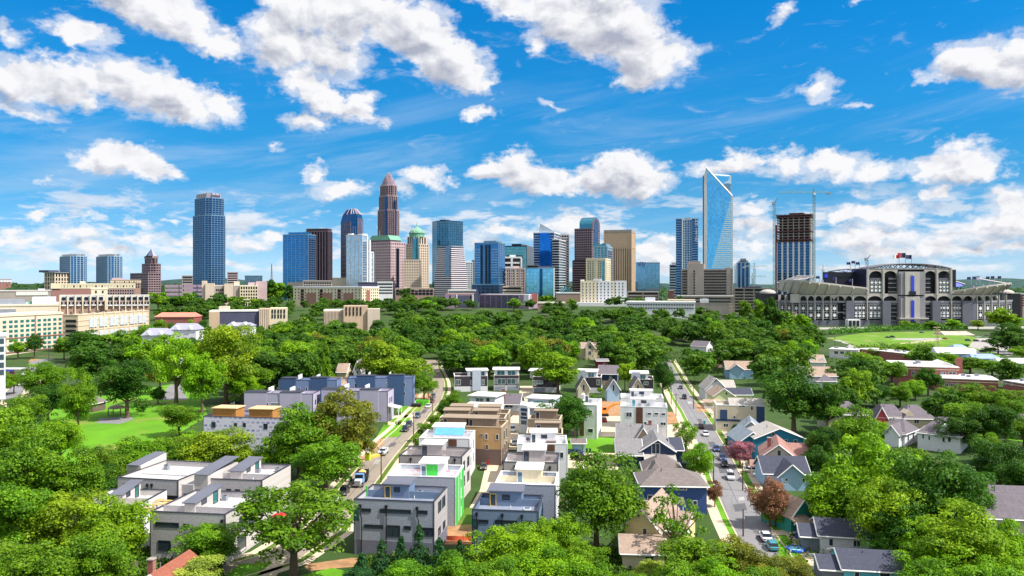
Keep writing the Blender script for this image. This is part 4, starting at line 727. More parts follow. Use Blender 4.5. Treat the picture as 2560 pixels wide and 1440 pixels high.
t.mb('wall', slate).prism(t.P, 0, zt); t.mb('roof', rubber).prism(offs(t.P, .4), zt, zt+.8); t.mb('end_wall', tan).box(-1, 10, t.yl(549), t.a+.3, 0, zt); t.mb('pilastered_block', tan).box(-2, 16, t.yl(675), t.yl(648), 0, t.z(771)); t.mb('cream_block', cream).box(-1.5, 20, -.3, t.yl(675), 0, t.z(770)); t.mb('roof_plant', beige).box(4, 14, t.yl(572), t.yl(546), zt, zt+4); t.wins('L', [t.yl(x) for x in (681, 688, 696, 703, 711)], [t.z(790), t.z(778)], 1.1, 3, darkm, off=1.6)
for i in range(6): u = t.yl(650+i*4.5); t.mb('pilaster', beige).box(-2.6, 0, u-.4, u+.4, 0, t.z(771.5))
t.done()
t = TW('school_building', 'taller tan stone institute with narrow windows half buried in trees', 808, 950, 951, 610, 2, 24, land='the taller tan institute'); zt = t.z(777); t.mb('wall', tan).box(2, t.b, t.yl(905), t.a, 0, zt); t.mb('pilastered_block', tan).box(-1, 16, t.yl(918), t.yl(859), 0, t.z(764)); t.mb('end_tower', beige).box(-3, 14, 0, t.yl(919), 0, t.z(772)); t.mb('roof', rubber).box(2, t.b, t.yl(905), t.a, zt, zt+.8)
for i in range(14): u = t.yl(812+i*3.6); t.mb('fin', beige).box(1.2, 2.5, u-.25, u+.25, 0, zt)
t.wins('L', [t.yl(x) for x in (866, 875, 884, 893, 902)], [t.z(772), t.z(783)], 1.0, 3, darkm, off=1.1); t.done()
def shed(name, label, xl, xr, ye, yr, Y, wall, roof, depth=14, h0=0, land=None):
    """a plain gabled building whose ridge runs across the view"""
    X0, ze = XZ(xl, ye, Y); X1, _ = XZ(xr, ye, Y); zr = H-(yr-HY)*(Y+depth/2)/F; z0 = gz((X0+X1)/2, Y); w = X1-X0
    r = thing(name, label, 'building', (X0, Y, z0)); MB().box(0, w, 0, depth, 0, ze-z0).build('wall', wall, r)
    e = ze-z0; q = zr-z0; mb = MB(); mb.add([(-.6, -.6, e-.1), (w+.6, -.6, e-.1), (w+.6, depth+.6, e-.1), (-.6, depth+.6, e-.1), (1.5, depth/2, q), (w-1.5, depth/2, q)], [(0, 1, 5, 4), (2, 3, 4, 5), (1, 2, 5), (3, 0, 4), (0, 3, 2, 1)]); mb.build('roof', roof, r)
    if land: LAND.append(((xl+xr)/2, ye, land, None))
    return r
redmetal = mat('salmon_metal_roof', (238, 150, 128), .5, .06, .2, kind='board', arg=.4, k=.8)
r = shed('barn', 'long low building with salmon red metal roof among trees left of centre', 388, 484, 792, 781, 600, brickr, redmetal, 16, land='the salmon-roofed barn'); MB().add([(2, -5, 4), (26, -5, 4), (26, 0, 6.5), (2, 0, 6.5), (2, -5, 0), (26, -5, 0)], [(0, 1, 2, 3), (4, 5, 1, 0)]).build('lean_to', redmetal, r)
lav = mat('lavender_shingle', (176, 176, 196), .85, .08, .3, kind='shingle')
for (a, bq, ye, yr, Y, lab) in ((425, 490, 824, 808, 470, 'lavender roofed white house with dormers below the salmon-roofed barn'), (355, 415, 838, 820, 450, 'lower lavender roofed house left of the dormered one'), (565, 625, 815, 806, 520, 'plain lavender roof showing between tall trees left of centre')):
    r = shed('house', lab, a, bq, ye, yr, Y, white_r, lav, 12)
    for k in (.25, .75): w = (bq-a)*Y/F; z = H-(ye-HY)*Y/F; xzprism(MB(), [(w*k-1.6, z), (w*k, z+2.4), (w*k+1.6, z)], -.9, 5).build('dormer', white_r, r)
# far edges
t = midrise('apartment_building', 'white and red apartment building beyond the right end of the stadium', 2522, 2580, 735, 1050, white_r, 3.3, 12, 5, ww=1.4, wh=1.6, depth=20); t.mb('red_bay', brickr).box(-.6, 1, t.yl(2556), t.yl(2548), 0, t.z(737)); t.done()
t = TW('apartment_building', 'bright white apartment building cut by the left edge, beside brick gateway', -60, 14, 16, 330, 3, 20, land='the white building at the left edge', z0=0); t.mb('wall', white_r).prism(t.P, 0, t.z(840)); t.mb('parapet', f_white).prism(offs(t.P, .3), t.z(841), t.z(837)); t.wins('L', [t.yl(4), t.yl(-14), t.yl(-32)], [t.z(y) for y in (852, 872, 892, 912, 930)], 1.5, 1.9, g_grey, f_grey); t.done()
# hills and the far woods on the skyline
b = MB(); pts = []; rnd = random.Random(8)
for i in range(121):
    x = -5200+i*87; h = 26+14*math.sin(i*.21)+9*math.sin(i*.57+1)+ (16 if x > 2300 else 0)+(18 if -3300 < x < -1900 else 0); pts.append((x, h))
b.v = [(x, 5200+500*math.sin(i*.3), -5) for i, (x, h) in enumerate(pts)]+[(x, 5700, h+22) for x, h in pts]+[(x, 7500, -5) for x, h in pts]; n = len(pts)
b.f = [(i, i+1, n+i+1, n+i) for i in range(n-1)]+[(n+i, n+i+1, 2*n+i+1, 2*n+i) for i in range(n-1)]; b.m = [0]*len(b.f)
struct(b.build('hills', mat('far_wood', (40, 72, 66), .95, .35, .012)))
# ================================================================ stadium: outline in plan, facade bays along it
YS = 893.0; SX = lambda px: (px-CX)*YS/F; SZ = lambda py: H-(py-HY)*YS/F
st = thing('stadium', 'big grey concrete stadium with arched bays, central gatehouse block and sloping upper stands', 'stadium', (SX(2274), YS, 0)); LAND.append((2230, 780, 'the stadium', None))
sx = lambda px, d=0: (px-CX)*(YS+d)/F-SX(2274)
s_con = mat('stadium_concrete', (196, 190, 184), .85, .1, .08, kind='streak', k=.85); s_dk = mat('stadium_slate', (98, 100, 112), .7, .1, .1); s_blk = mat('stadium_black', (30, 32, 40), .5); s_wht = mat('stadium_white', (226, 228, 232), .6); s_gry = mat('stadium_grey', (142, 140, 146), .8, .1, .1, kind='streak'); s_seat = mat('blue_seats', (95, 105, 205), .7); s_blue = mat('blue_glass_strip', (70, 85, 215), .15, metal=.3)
def SP(mb, m, parent=st, name=None): return mb.build(name, m, parent)
def plan(px):
    """depth of the outer wall behind its front line at that bearing (the ends curve away)"""
    if px < 2030: return 95*(1-math.sqrt(max(0, 1-((2030-px)/102.)**2)))
    if px > 2420: return 95*(1-math.sqrt(max(0, 1-((px-2420)/122.)**2)))
    return 0.
def pt(px): d = plan(px); return (sx(px)*(YS+d)/YS+SX(2274)*d/YS, d)      # keeps the bearing while the wall recedes
def wallrun(mb, pxs, z0, z1, off=0, mi=0, th=1.5):
    for a, b in zip(pxs[:-1], pxs[1:]):
        p, q = Vector(pt(a)), Vector(pt(b)); n = Vector((q.y-p.y, p.x-q.x)).normalized(); p, q = p+n*off, q+n*off
        if (n.x*0-n.y) < -.1 and False: n = -n
        mb.prism([tuple(p), tuple(q), tuple(q-n*th), tuple(p-n*th)], z0, z1, mi)
zs = lambda py, d=0: H-(py-HY)*(YS+d)/F
edges = [1936, 1950, 1966, 1984, 2000, 2018, 2036, 2056, 2077, 2100, 2130, 2167, 2206, 2240, 2310, 2341, 2377, 2406, 2425, 2440, 2458, 2476, 2494, 2512, 2530]
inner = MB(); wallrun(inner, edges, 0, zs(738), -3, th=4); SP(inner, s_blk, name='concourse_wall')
base = MB(); wallrun(base, edges, 0, zs(800), .4); SP(base, s_dk, name='base_wall')
band = MB(); wallrun(band, edges, zs(757), zs(752), .6); wallrun(band, edges, zs(782), zs(779.5), .5); SP(band, s_gry, name='parapet_band')
# window bays: dark panel, white grid, white discs
def bay(a, b, y0, y1, nd_, rows, off=0.):
    p, q = Vector(pt(a)), Vector(pt(b)); d = (q-p); l = d.length; d.normalize(); n = Vector((d.y, -d.x)); o = bpy.data.objects.new('window_bay', None)
    m = MB(); zb, ztp = zs(y1), zs(y0); P = lambda u, w, z: (p.x+d.x*u+n.x*w, p.y+d.y*u+n.y*w, z)
    def bx(u0, u1, z0, z1, w0, w1, mi): m.prism([P(u0, w0, 0)[:2], P(u0, w1, 0)[:2], P(u1, w1, 0)[:2], P(u1, w0, 0)[:2]], z0, z1, mi)
    e = l*.08; bx(e, l-e, zb, ztp, -1, .7, 0); k = nd_*2
    for i in range(k+1): u = e+(l-2*e)*i/k; bx(u-.09, u+.09, zb, ztp-.12*(ztp-zb), .7, 1.0, 1)
    for i in range(7): z = zb+(ztp-zb)*.86*i/6; bx(e, l-e, z-.09, z+.09, .7, .95, 1)
    bx(e, l-e, ztp-.1*(ztp-zb), ztp, .7, 1.1, 2)
    for i in range(nd_):
        for z in rows:
            u = e+(l-2*e)*(i+.5)/nd_; zc = zb+(ztp-zb)*z; r = min(1.9, (l-2*e)/nd_*.33)
            m.add([P(u+r*math.cos(t_), 1.2, zc+r*math.sin(t_)) for t_ in [j*math.pi/5 for j in range(10)]], [tuple(range(10))], 1)
    return m.build('window_bay', [s_blk, s_wht, s_dk], st)
for a, b, nd_ in ((1937,1949,1),(1951,1965,1),(1967,1983,1),(1985,1999,1),(2001,2016,1),(2019,2034,1),(2037,2054,1),(2057,2075,1),(2078,2093,1),(2132,2165,3),(2169,2204,3),(2343,2375,3),(2379,2404,3),(2442,2456,1),(2460,2474,1),(2478,2492,1),(2496,2510,1),(2514,2528,1)):
    bay(a, b, 756, 796, nd_, (.15, .33, .66) if nd_ == 3 else (.2, .62))
# piers between bays
def pier(px, w, y0, y1, off=2.0, m=s_con, d=3.):
    p = Vector(pt(px)); q = Vector(pt(px+4)); t_ = (q-p).normalized(); n = Vector((t_.y, -t_.x)); a = p-t_*w/2+n*off; b = p+t_*w/2+n*off
    MB().prism([tuple(a), tuple(b), tuple(b-n*d), tuple(a-n*d)], zs(y1), zs(y0)).build('column', m, st)
for px in (1950, 1966, 1984, 2000, 2018, 2036, 2056, 2076, 2131, 2167, 2206, 2341, 2377, 2440, 2458, 2476, 2494, 2512): pier(px, .9, 738, 800)
pier(2123, 9, 752, 800, 3, s_dk); pier(2212, 9, 752, 818, 5, s_dk, 6); pier(2336, 9, 752, 818, 5, s_dk, 6); pier(2415, 12, 752, 816, 4, s_dk, 6); pier(2432, 5, 752, 812, 2.5, s_dk)
# ramps: stacked open decks
def ramp(a, b, y0, y1, n, off=1.5):
    m = MB(); p, q = pt(a), pt(b)
    m.box(p[0], q[0], p[1], p[1]+1, zs(y1), zs(y0), 1)
    for i in range(n): z = zs(y1)+(zs(y0)-zs(y1))*(i+.5)/n; m.box(p[0], q[0], p[1]-off, p[1]+.5, z-.35, z+.45, 0)
    m.build('ramp_deck', [s_gry, s_blk], st)
ramp(2107, 2119, 757, 800, 4); ramp(2220, 2240, 755, 816, 6); ramp(2303, 2324, 755, 816, 6); ramp(2418, 2430, 757, 800, 4); ramp(2220, 2240, 692, 735, 4); ramp(2303, 2324, 692, 735, 4)
# arches
def arch(a, b, ysp, ytop, off=1.2):
    p, q = Vector(pt(a)), Vector(pt(b)); d = q-p; l = d.length; d.normalize(); n = Vector((d.y, -d.x)); z0, z1 = zs(ysp), zs(ytop); k = 12; m = MB(); f = []
    up = [(l*i/k, z1) for i in range(k+1)]; rr = l*.03
    lo = [(l/2-(l/2-rr)*math.cos(math.pi*i/k), z0+(z1-z0)*.8*math.sin(math.pi*i/k)) for i in range(k+1)]
    for w in (off, off-2): m.v += [(p.x+d.x*u+n.x*w, p.y+d.y*u+n.y*w, z) for u, z in up+lo]
    N = k+1
    for i in range(k): m.f += [(i, N+i, N+i+1, i+1), (2*N+i+1, 2*N+N+i+1, 2*N+N+i, 2*N+i), (N+i, 3*N+i, 3*N+i+1, N+i+1), (i, i+1, 2*N+i+1, 2*N+i)]
    m.m = [0]*len(m.f); m.build('arch', s_con, st)
for a, b in ((2000,2018),(2018,2036),(2036,2056),(2056,2084),(2084,2112),(2112,2131),(2131,2167),(2167,2206),(2206,2243),(2309,2341),(2341,2377),(2377,2406),(2406,2432),(2432,2456),(2456,2476),(2476,2492)): arch(a, b, 752, 737)
for a, b in ((2171,2207),(2207,2243),(2309,2341),(2341,2376)): arch(a, b, 691, 674)
for px, y0 in ((2018,708),(2036,712),(2056,700),(2094,715),(2131,716),(2432,714),(2456,712),(2476,711)): pier(px, 1.0, y0 if y0 > 705 else 700, 752, 1.6)
# central block
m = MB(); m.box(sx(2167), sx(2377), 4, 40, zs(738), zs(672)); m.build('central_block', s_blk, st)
for a, b in ((2171,2206),(2343,2375)): bay(a, b, 695, 733, 3, (.18, .42, .7))
for px in (2168.5, 2207, 2341, 2376): pier(px, 2.0, 672, 737, 2.2)
m = MB(); m.box(sx(2167), sx(2377), -1.0, 3, zs(738), zs(734)); m.box(sx(2167), sx(2377), -1.3, 4, zs(674), zs(671)); m.build('cornice', s_con, st)
for y0, y1 in ((680, 737), (741, 812)):
    m = MB(); m.box(sx(2243), sx(2309), -4, 6, zs(y1), zs(y0-1), 1); m.box(sx(2256), sx(2292), -6.5, -3, zs(y1), zs(y0), 0); m.box(sx(2246), sx(2256), -5.5, -3, zs(y1), zs(y0+4), 1); m.box(sx(2292), sx(2306), -5.5, -3, zs(y1), zs(y0+4), 1)
    m.build('gate_tower', [s_con, s_gry], st)
    MB().box(sx(2270), sx(2278), -7, -6, zs(y1-8), zs(y0+10)).build('blue_window_strip', s_blue, st)
    m = MB(); m.box(sx(2266), sx(2282), -7.2, -6, zs(y1), zs(y1-9)); m.build('gate_door', s_blk, st)
    for i in range(4):
        for q in (-1, 1): MB().box(sx(2274+q*2)-.4, sx(2274+q*2)+.4, -6.9, -6, zs(y0+9-i*2), zs(y0+8-i*2)).build('slot_window', s_wht, st) if i < 3 else None
m = MB(); m.box(sx(2240), sx(2312), -9, 0, zs(797), zs(794)); m.build('gate_canopy', s_con, st)
# roof truss over the central block
m = MB(); A = [(2167, 672), (2180, 668.5), (2200, 665), (2222, 662), (2243, 660.3), (2274, 659.5), (2305, 660.3), (2326, 662), (2348, 665), (2366, 668.5), (2378, 672)]
for y in (-1, 12, 26):
    for (a, za), (b, zb) in zip(A[:-1], A[1:]): m.beam((sx(a), y, zs(za)), (sx(b), y, zs(zb)), 1.1); m.beam((sx(a), y, zs(za)), (sx((a+b)/2), y, zs(672)), .6); m.beam((sx((a+b)/2), y, zs(672)), (sx(b), y, zs(zb)), .6)
    m.beam((sx(2167), y, zs(672)), (sx(2378), y, zs(672)), .8)
for (a, za) in A: m.beam((sx(a), -1, zs(za)), (sx(a), 26, zs(za)), .7)
m.build('roof_truss', s_dk, st); m = MB()
for (a, za), (b, zb) in zip(A[3:-4], A[4:-3]): m.add([(sx(a), -1, zs(za)+.4), (sx(b), -1, zs(zb)+.4), (sx(b), 26, zs(zb)+.4), (sx(a), 26, zs(za)+.4)], [(0, 1, 2, 3)])
m.build('truss_roof', s_blk, st)
# upper stands: raking concrete underside outside, blue seats inside
def stand(line, side):
    m = MB(); ms = MB(); lo, hi, inn = [], [], []
    for (px, yt, yb, out) in line:
        p = Vector(pt(px)); lo.append((p.x, p.y+1, zs(yb))); d = plan(px); k = (YS+d-out)/YS; hi.append((sx(px)*(YS+d)/YS+SX(2274)*d/YS, p.y-out, zs(yt))); inn.append((p.x-side*0, p.y+34, zs(yb)-2))
    n = len(lo); m.v = lo+hi+[(x, y, z+1.6) for x, y, z in hi]+inn; m.f = []
    for i in range(n-1): m.f += [(i, i+1, n+i+1, n+i), (n+i, n+i+1, 2*n+i+1, 2*n+i)]
    m.m = [0]*len(m.f); m.build('upper_stand', s_con, st)
    hi2, in2 = (hi[3:], inn[3:]) if side < 0 else (hi, inn); n2 = len(hi2); ms.v = [(x, y+.4, z+1.5) for x, y, z in hi2]+in2; ms.f = [(i, i+1, n2+i+1, n2+i) for i in range(n2-1)]; ms.m = [0]*len(ms.f); ms.build('seating', s_seat, st)
    for i in range(0, n): mb = MB(); a, b = Vector(lo[i]), Vector(hi[i]); mb.beam(a-Vector((0, .5, 1)), b-Vector((0, .3, .6)), 1.3); mb.build('raker', s_con, st)
stand([(1944, 704, 724, 6), (1956, 702.5, 728, 10), (1972, 702.5, 732, 13), (1990, 704, 735, 15), (2012, 706, 737, 15), (2036, 708.5, 738, 14), (2062, 711, 738, 12), (2092, 714.5, 738, 9), (2128, 718.5, 738, 6), (2166, 722.5, 738, 3)], -1)
stand([(2378, 729, 738, 3), (2404, 725.5, 738, 6), (2430, 720.5, 738, 9), (2452, 717, 738, 12), (2474, 714, 736, 14), (2494, 711.5, 733, 14), (2506, 710, 728, 12), (2516, 709, 722, 9)], 1)
m = MB(); m.v = [(sx(2378), 40, zs(724)), (sx(2516)*1.03, 92, zs(716)), (sx(2516)*1.03, 96, zs(705)), (sx(2390), 60, zs(712))]; m.f = [(0, 1, 2, 3)]; m.m = [0]; m.build('seating', s_seat, st)
# far rim on the left, canopy girders
m = MB()
for i in range(6): a = 1942+i*8; m.beam((sx(a, 60), 60, zs(707, 60)), (sx(a+46, 110), 110, zs(692+i*.4, 110)), .8)
m.beam((sx(1942, 60), 60, zs(707, 60)), (sx(2034, 110), 110, zs(693, 110)), 1.2); m.beam((sx(1990, 110), 110, zs(691, 110)), (sx(2036, 110), 110, zs(691.5, 110)), 1.6); m.build('canopy_girder', s_gry, st)
m = MB(); m.beam((sx(2446, 50), 50, zs(697, 50)), (sx(2517, 60), 60, zs(709, 60)), 1.3); m.beam((sx(2376, 50), 50, zs(700, 50)), (sx(2412, 60), 60, zs(711, 60)), 1.4); m.box(sx(2440, 50), sx(2448, 50), 49, 52, zs(700, 50), zs(692, 50)); m.build('floodlight_girder', s_con, st)
# scoreboards
m = MB(); m.box(sx(2060, 30), sx(2153, 30), 30, 34, zs(716, 30), zs(680, 30)); m.build('scoreboard', s_blk, st); MB().box(sx(2062, 29), sx(2070, 29), 29.5, 31, zs(694, 29), zs(685, 29)).build('scoreboard_sign', s_blue, st); MB().box(sx(2118, 29), sx(2158, 29), 29.4, 31, zs(720, 29), zs(717.5, 29)).build('ribbon_screen', s_blue, st)
MB().box(sx(2156, 26), sx(2170, 26), 26, 30, zs(738, 26), zs(673, 26)).build('side_screen', s_blk, st); MB().box(sx(2377), sx(2390, 8), 8, 14, zs(719, 8), zs(674, 8)).build('side_screen', s_blk, st); MB().box(sx(2153, 26), sx(2156, 26), 25, 30, zs(716, 26), zs(673, 26)).build('scoreboard_post', s_con, st)
m = MB(); B = [(2070, 679), (2090, 675.5), (2115, 673), (2140, 672.5), (2153, 673.5)]
for (a, za), (b, zb) in zip(B[:-1], B[1:]): m.beam((sx(a, 32), 32, zs(za, 32)), (sx(b, 32), 32, zs(zb, 32)), .9); m.beam((sx(a, 32), 32, zs(za, 32)), (sx(b, 32), 32, zs(680, 32)), .5)
m.build('scoreboard_truss', s_dk, st); o = text_part('Bank of America', 3.6, mat('blue_lettering', (70, 90, 200), .5), st, (sx(2132, 28), 28, zs(677.3, 28)), depth=.05)
MB().box(sx(1980), sx(2000), 2, 6, zs(757), zs(735)).build('white_panel', s_con, st)
# entry pavilions with shallow white domes at both ends
for px, w in ((1922, 22), (2515, 26)):
    m = MB(); d = 60; k = (YS+d)/YS; X = (px-CX)*(YS+d)/F-SX(2274); r = w*YS/F*.9
    m.box(X-r*1.3, X+r*1.3, d-6, d+14, 0, zs(735)); m.build('pavilion', s_blk, st)
    MB().lathe([(r*1.05, zs(735)), (r, zs(731)), (r*.8, zs(727.5)), (r*.45, zs(725)), (.2, zs(724.2))], 20, (X, d+4)).build('pavilion_dome', s_con, st)
m = MB(); m.box(sx(2107), sx(2137), -14, -6, 0, zs(797)); m.build('ticket_hall', s_wht, st)
for i in range(3): MB().box(sx(2109+i*9.4), sx(2116+i*9.4), -14.3, -13.5, zs(814), zs(800)).build('hall_window', s_blk, st)
# flags
def flag(label, px, yb, yt, d, cols, w=5.5, h=3.2):
    X = (px-CX)*(YS+d)/F; zb = H-(yb-HY)*(YS+d)/F; ztp = H-(yt-HY)*(YS+d)/F; r = thing('flag', label, 'flag', (X, YS+d, zb), 0, 'flags on the stadium rim')
    MB().tube([(0, 0, 0), (0, 0, ztp-zb)], .35, 6).build('pole', s_con, r); m = MB(); n = 6
    for i in range(n): a = -w*i/n; b = -w*(i+1)/n; m.add([(a, .5*math.sin(i), ztp-zb), (b, .5*math.sin(i+1), ztp-zb-.3), (b, .5*math.sin(i+1), ztp-zb-h-.3), (a, .5*math.sin(i), ztp-zb-h)], [(0, 1, 2, 3)], min(len(cols)-1, i*len(cols)//n))
    m.build('banner', [mat('flag_%d_%d_%d' % c, c, .8, k=1.) for c in cols], r)
flag('red and white flag, left of three big flags over the stadium gatehouse', 2248, 660, 637, 2, [(190, 30, 50), (230, 225, 225)], 7, 4); flag('dark red striped flag, tallest of three over the stadium gatehouse', 2264, 660, 632, 2, [(40, 40, 90), (180, 60, 70)], 9, 5.5); flag('navy flag, right of the three big flags over the stadium gatehouse', 2279, 660, 637, 2, [(25, 35, 70), (60, 70, 100)], 7, 4.5)
for px, yb, yt, d, w in ((2126, 672, 655, 32, 'left one of three small flags above the stadium scoreboard'), (2138, 672, 652, 32, 'middle one of three small flags above the stadium scoreboard'), (2149, 672, 655, 32, 'right one of three small flags above the stadium scoreboard'), (2049, 710, 690, 60, 'dark flag on pole just left of the scoreboard'), (2090, 715, 693, 0, 'dark flag on the upper left stand rim below scoreboard'), (2131, 720, 697, 0, 'bare flagpole with furled banner on left stand rim beside the gatehouse'), (2427, 712, 692, 40, 'flag on right stand, first after the gatehouse'), (2440, 712, 691, 50, 'flag on right stand, second after the gatehouse'), (2449, 711, 690, 55, 'flag on right stand, third after the gatehouse'), (2474, 711, 691, 70, 'flag on right stand beside the raised floodlight girder'), (2486, 710, 690, 70, 'flag on the right stand, next to last before the end'), (2503, 709, 690, 75, 'flag at the far right end of the stadium')): flag(w, px, yb, yt, d, [(35, 45, 85)], 4.5, 3)
# ================================================================ houses
win_g = mat('house_window', (62, 74, 88), .12, metal=.35); win_t = mat('teal_window', (60, 130, 130), .12, metal=.4); trim_d = mat('dark_coping', (52, 54, 64), .6); trim_w = mat('white_trim', (240, 240, 240), .6, k=.85)
memb = mat('roof_membrane', (214, 212, 214), .75, .08, .4, kind='seam', k=.8); memb_w = mat('white_membrane', (244, 242, 238), .7, .05, .4, kind='seam', k=.85); memb_b = mat('blue_grey_membrane', (140, 150, 172), .75, .1, .4, kind='seam', k=.85)
p_gry = mat('grey_painted_brick', (152, 160, 178), .85, .06, .5, kind='brick', arg=1.6); p_lav = mat('light_grey_brick', (190, 186, 192), .85, .06, .5, kind='brick', arg=1.6, k=.9); p_warm = mat('pale_warm_brick', (206, 200, 198), .85, .06, .5, kind='brick', arg=1.6, k=.9); p_blue = mat('blue_painted_brick', (88, 118, 152), .85, .06, .5, kind='brick', arg=1.6); p_navy = mat('navy_panel', (48, 72, 108), .7, .08, .3); p_tan = mat('tan_boards', (186, 150, 106), .85, .1, .3, kind='board'); p_taupe = mat('taupe_render', (150, 134, 116), .85, .08, .3, kind='streak'); p_brn = mat('dark_brown_brick', (92, 66, 58), .85, .1, .4, kind='brick'); p_blk = mat('charcoal_panel', (62, 56, 68), .7, .08, .3); p_ltb = mat('pale_blue_board', (196, 204, 222), .75, .05, .4, kind='board', k=.9); p_ash = mat('ash_render', (168, 160, 160), .85, .08, .3, kind='streak'); woodp = mat('brown_wood_panel', (104, 70, 56), .75, .2, .6, kind='siding', arg=1.2); osb = mat('osb_board', (214, 150, 80), .85, .15, 1.5, kind='wood', k=.85); green_s = mat('green_sheathing', (60, 190, 70), .7, .08, .5); wrap_m = mat('house_wrap', (226, 222, 240), .6, .05, .5, kind='wrap', k=.9); wrap_r = mat('foil_board', (242, 236, 240), .5, .04, .5, kind='wrap', arg=(.8, .35, .45), k=.9)
yel = mat('yellow_door_frame', (232, 190, 40), .6); mtl = mat('blue_metal_roof', (116, 118, 130), .5, .08, .3, metal=.3, kind='board'); w_house = mat('white_siding', (236, 238, 244), .75, .05, .4, kind='siding', k=.85)
class Plane:
    def __init__(s, A, e): s.A, s.e = A, e
    def __call__(s, px, py):
        u = (px-CX)/F; t = (s.A.x*s.e.y-s.A.y*s.e.x)/(u*s.e.y-s.e.x); q = (t*u-s.A.x)*s.e.x+(t-s.A.y)*s.e.y; return q, H-(py-HY)*t/F
def window(parent, axis, at, u0, u1, z0, z1, g=None, fr=None, nv=1, name='window', out=.08):
    """a window as its own part: frame child round a pane; axis 'x' on the front wall, 'y' on the right wall"""
    w = abs(u1-u0); h = abs(z1-z0); u0 = min(u0, u1); z0 = min(z0, z1); f = min(.12, w*.12)
    P = MB(); P.box(0, w, -.02, .2, 0, h); o = P.build(name, g or win_g, parent)
    Q = MB(); Q.box(-f, 0, -out, .18, -f, h+f); Q.box(w, w+f, -out, .18, -f, h+f); Q.box(0, w, -out, .18, h, h+f); Q.box(0, w, -out, .18, -f, 0)
    for i in range(1, nv): x = w*i/nv; Q.box(x-f*.4, x+f*.4, -out*.8, 0, 0, h)
    Q.build('frame', fr or trim_d, o)
    if axis == 'x': o.location = (u0, at, z0)
    else: o.location = (at, u0, z0); o.rotation_euler = (0, 0, math.pi/2)
    return o
def modern(label, fl, fr, h, depth, wall=None, roof=None, trim=None, front=(), side=(), bulk=(), spouts=(), par=1.05, sidem=None, slab=None, panels=(), upper=None, bulkm=None, privacy=True, land=None, group=None, name='townhouse', base=None, sidepanels=()):
    A, B = tp(*fl, h), tp(*fr, h); e = Vector((B.x-A.x, B.y-A.y)); w = e.length; e /= w; ph = math.atan2(e.y, e.x); n = Vector((-e.y, e.x))
    z0 = 0; r = thing(name, label, 'house', (A.x, A.y, z0), ph, group); wall = wall or p_gry; roof = roof or memb; trim = trim or trim_d; sidem = sidem or wall
    if land: LAND.append(((fl[0]+fr[0])/2, fl[1]+25, land, None))
    A2 = Vector((A.x, A.y)); FP = Plane(A2, e); RP = Plane(A2+e*w, n); LPp = Plane(A2, n)
    loc = lambda px, py, z: (lambda p: ((Vector((p.x, p.y))-A2).dot(e), (Vector((p.x, p.y))-A2).dot(n)))(tp(px, py, z))
    t = .28; m = MB(); top = h-(.0 if slab else par)
    m.box(0, w, 0, t, 0, h, 0); m.box(w-t, w, t, depth, 0, h, 1); m.box(0, t, t, depth, 0, h, 1); m.box(t, w-t, depth-t, depth, 0, h, 0); m.build('wall', [wall, sidem], r)
    rn = random.Random(int(fl[0]*7+fl[1]))
    if not slab and depth > 8 and bulk:
        for i in range(rn.choice((1, 2, 2))): x, y = rn.uniform(.1, .8)*w, rn.uniform(.72, .86)*depth; o = MB().box(x, x+.9, y, y+.9, top, top+.85).build('air_conditioner', f_grey, r); MB().lathe([(.36, top+.85), (.36, top+.9)], 12, (x+.45, y+.45)).build('fan_grille', trim_d, o)
        for i in range(3): x, y = rn.uniform(.08, .92)*w, rn.uniform(.1, .9)*depth; MB().tube([(x, y, top), (x, y, top+.5)], .09, 7).build('vent_pipe', f_white, r)
    if slab:
        MB().box(-.7, w+.7, -.9, depth+.5, h, h+.35).build('roof', slab, r)
    else:
        MB().box(t, w-t, t, depth-t, top-.3, top).build('roof', roof, r)
        c = MB(); k = .05; c.box(-k, w+k, -k, t+k, h, h+.12); c.box(-k, w+k, depth-t-k, depth+k, h, h+.12); c.box(-k, t+k, t+k, depth-t-k, h, h+.12); c.box(w-t-k, w+k, t+k, depth-t-k, h, h+.12); c.build('coping', trim, r)
        c = MB(); c.box(-.06, .1, -.06, .1, 0, h); c.box(w-.1, w+.06, -.06, .1, 0, h); c.build('corner_trim', trim, r)
    if base: MB().box(-.05, w+.05, -.05, depth*.98, 0, base[0]).build('base', base[1], r)
    for q in front:
        (x0, y0, x1, y1), opt = q[:4], (q[4] if len(q) > 4 else {})
        u0, zt = FP(x0, y0); u1, zb = FP(x1, y1); window(r, 'x', 0, u0, u1, max(.1, zb), zt, opt.get('g'), opt.get('f', trim), opt.get('n', 1), opt.get('name', 'window'))
    for q in side:
        (u0, z0_, u1, z1_), opt = q[:4], (q[4] if len(q) > 4 else {})
        window(r, 'y', w, u0*depth, u1*depth, z0_*h, z1_*h, opt.get('g'), opt.get('f', trim), opt.get('n', 1))
    for q in panels:                               # cladding panels on the front: pixel box, material, thickness
        (x0, y0, x1, y1, pm) = q[:5]; u0, zt = FP(x0, y0); u1, zb = FP(x1, y1); th = q[5] if len(q) > 5 else .12
        MB().box(max(u0, -.3), min(u1, w+.3), -th, .15, max(0, zb), zt).build('cladding_panel', pm, r)
    for q in sidepanels:
        u0, zb, u1, zt, pm = q; MB().box(w-.1, w+.1, u0*depth, u1*depth, zb*h, zt*h).build('cladding_panel', pm, r)
    for px, py in spouts:
        u, z = FP(px, py); s = MB(); s.box(u-.2, u+.2, -.32, 0, z-.3, z+.25); s.tube([(u, -.16, z-.3), (u, -.16, z-1.6), (u+.25, -.16, z-2.1), (u+.25, -.16, .2)] if px % 2 else [(u, -.16, z-.3), (u, -.16, .2)], .09, 6); s.build('downspout', mat('black_downpipe', (30, 30, 36), .5), r)
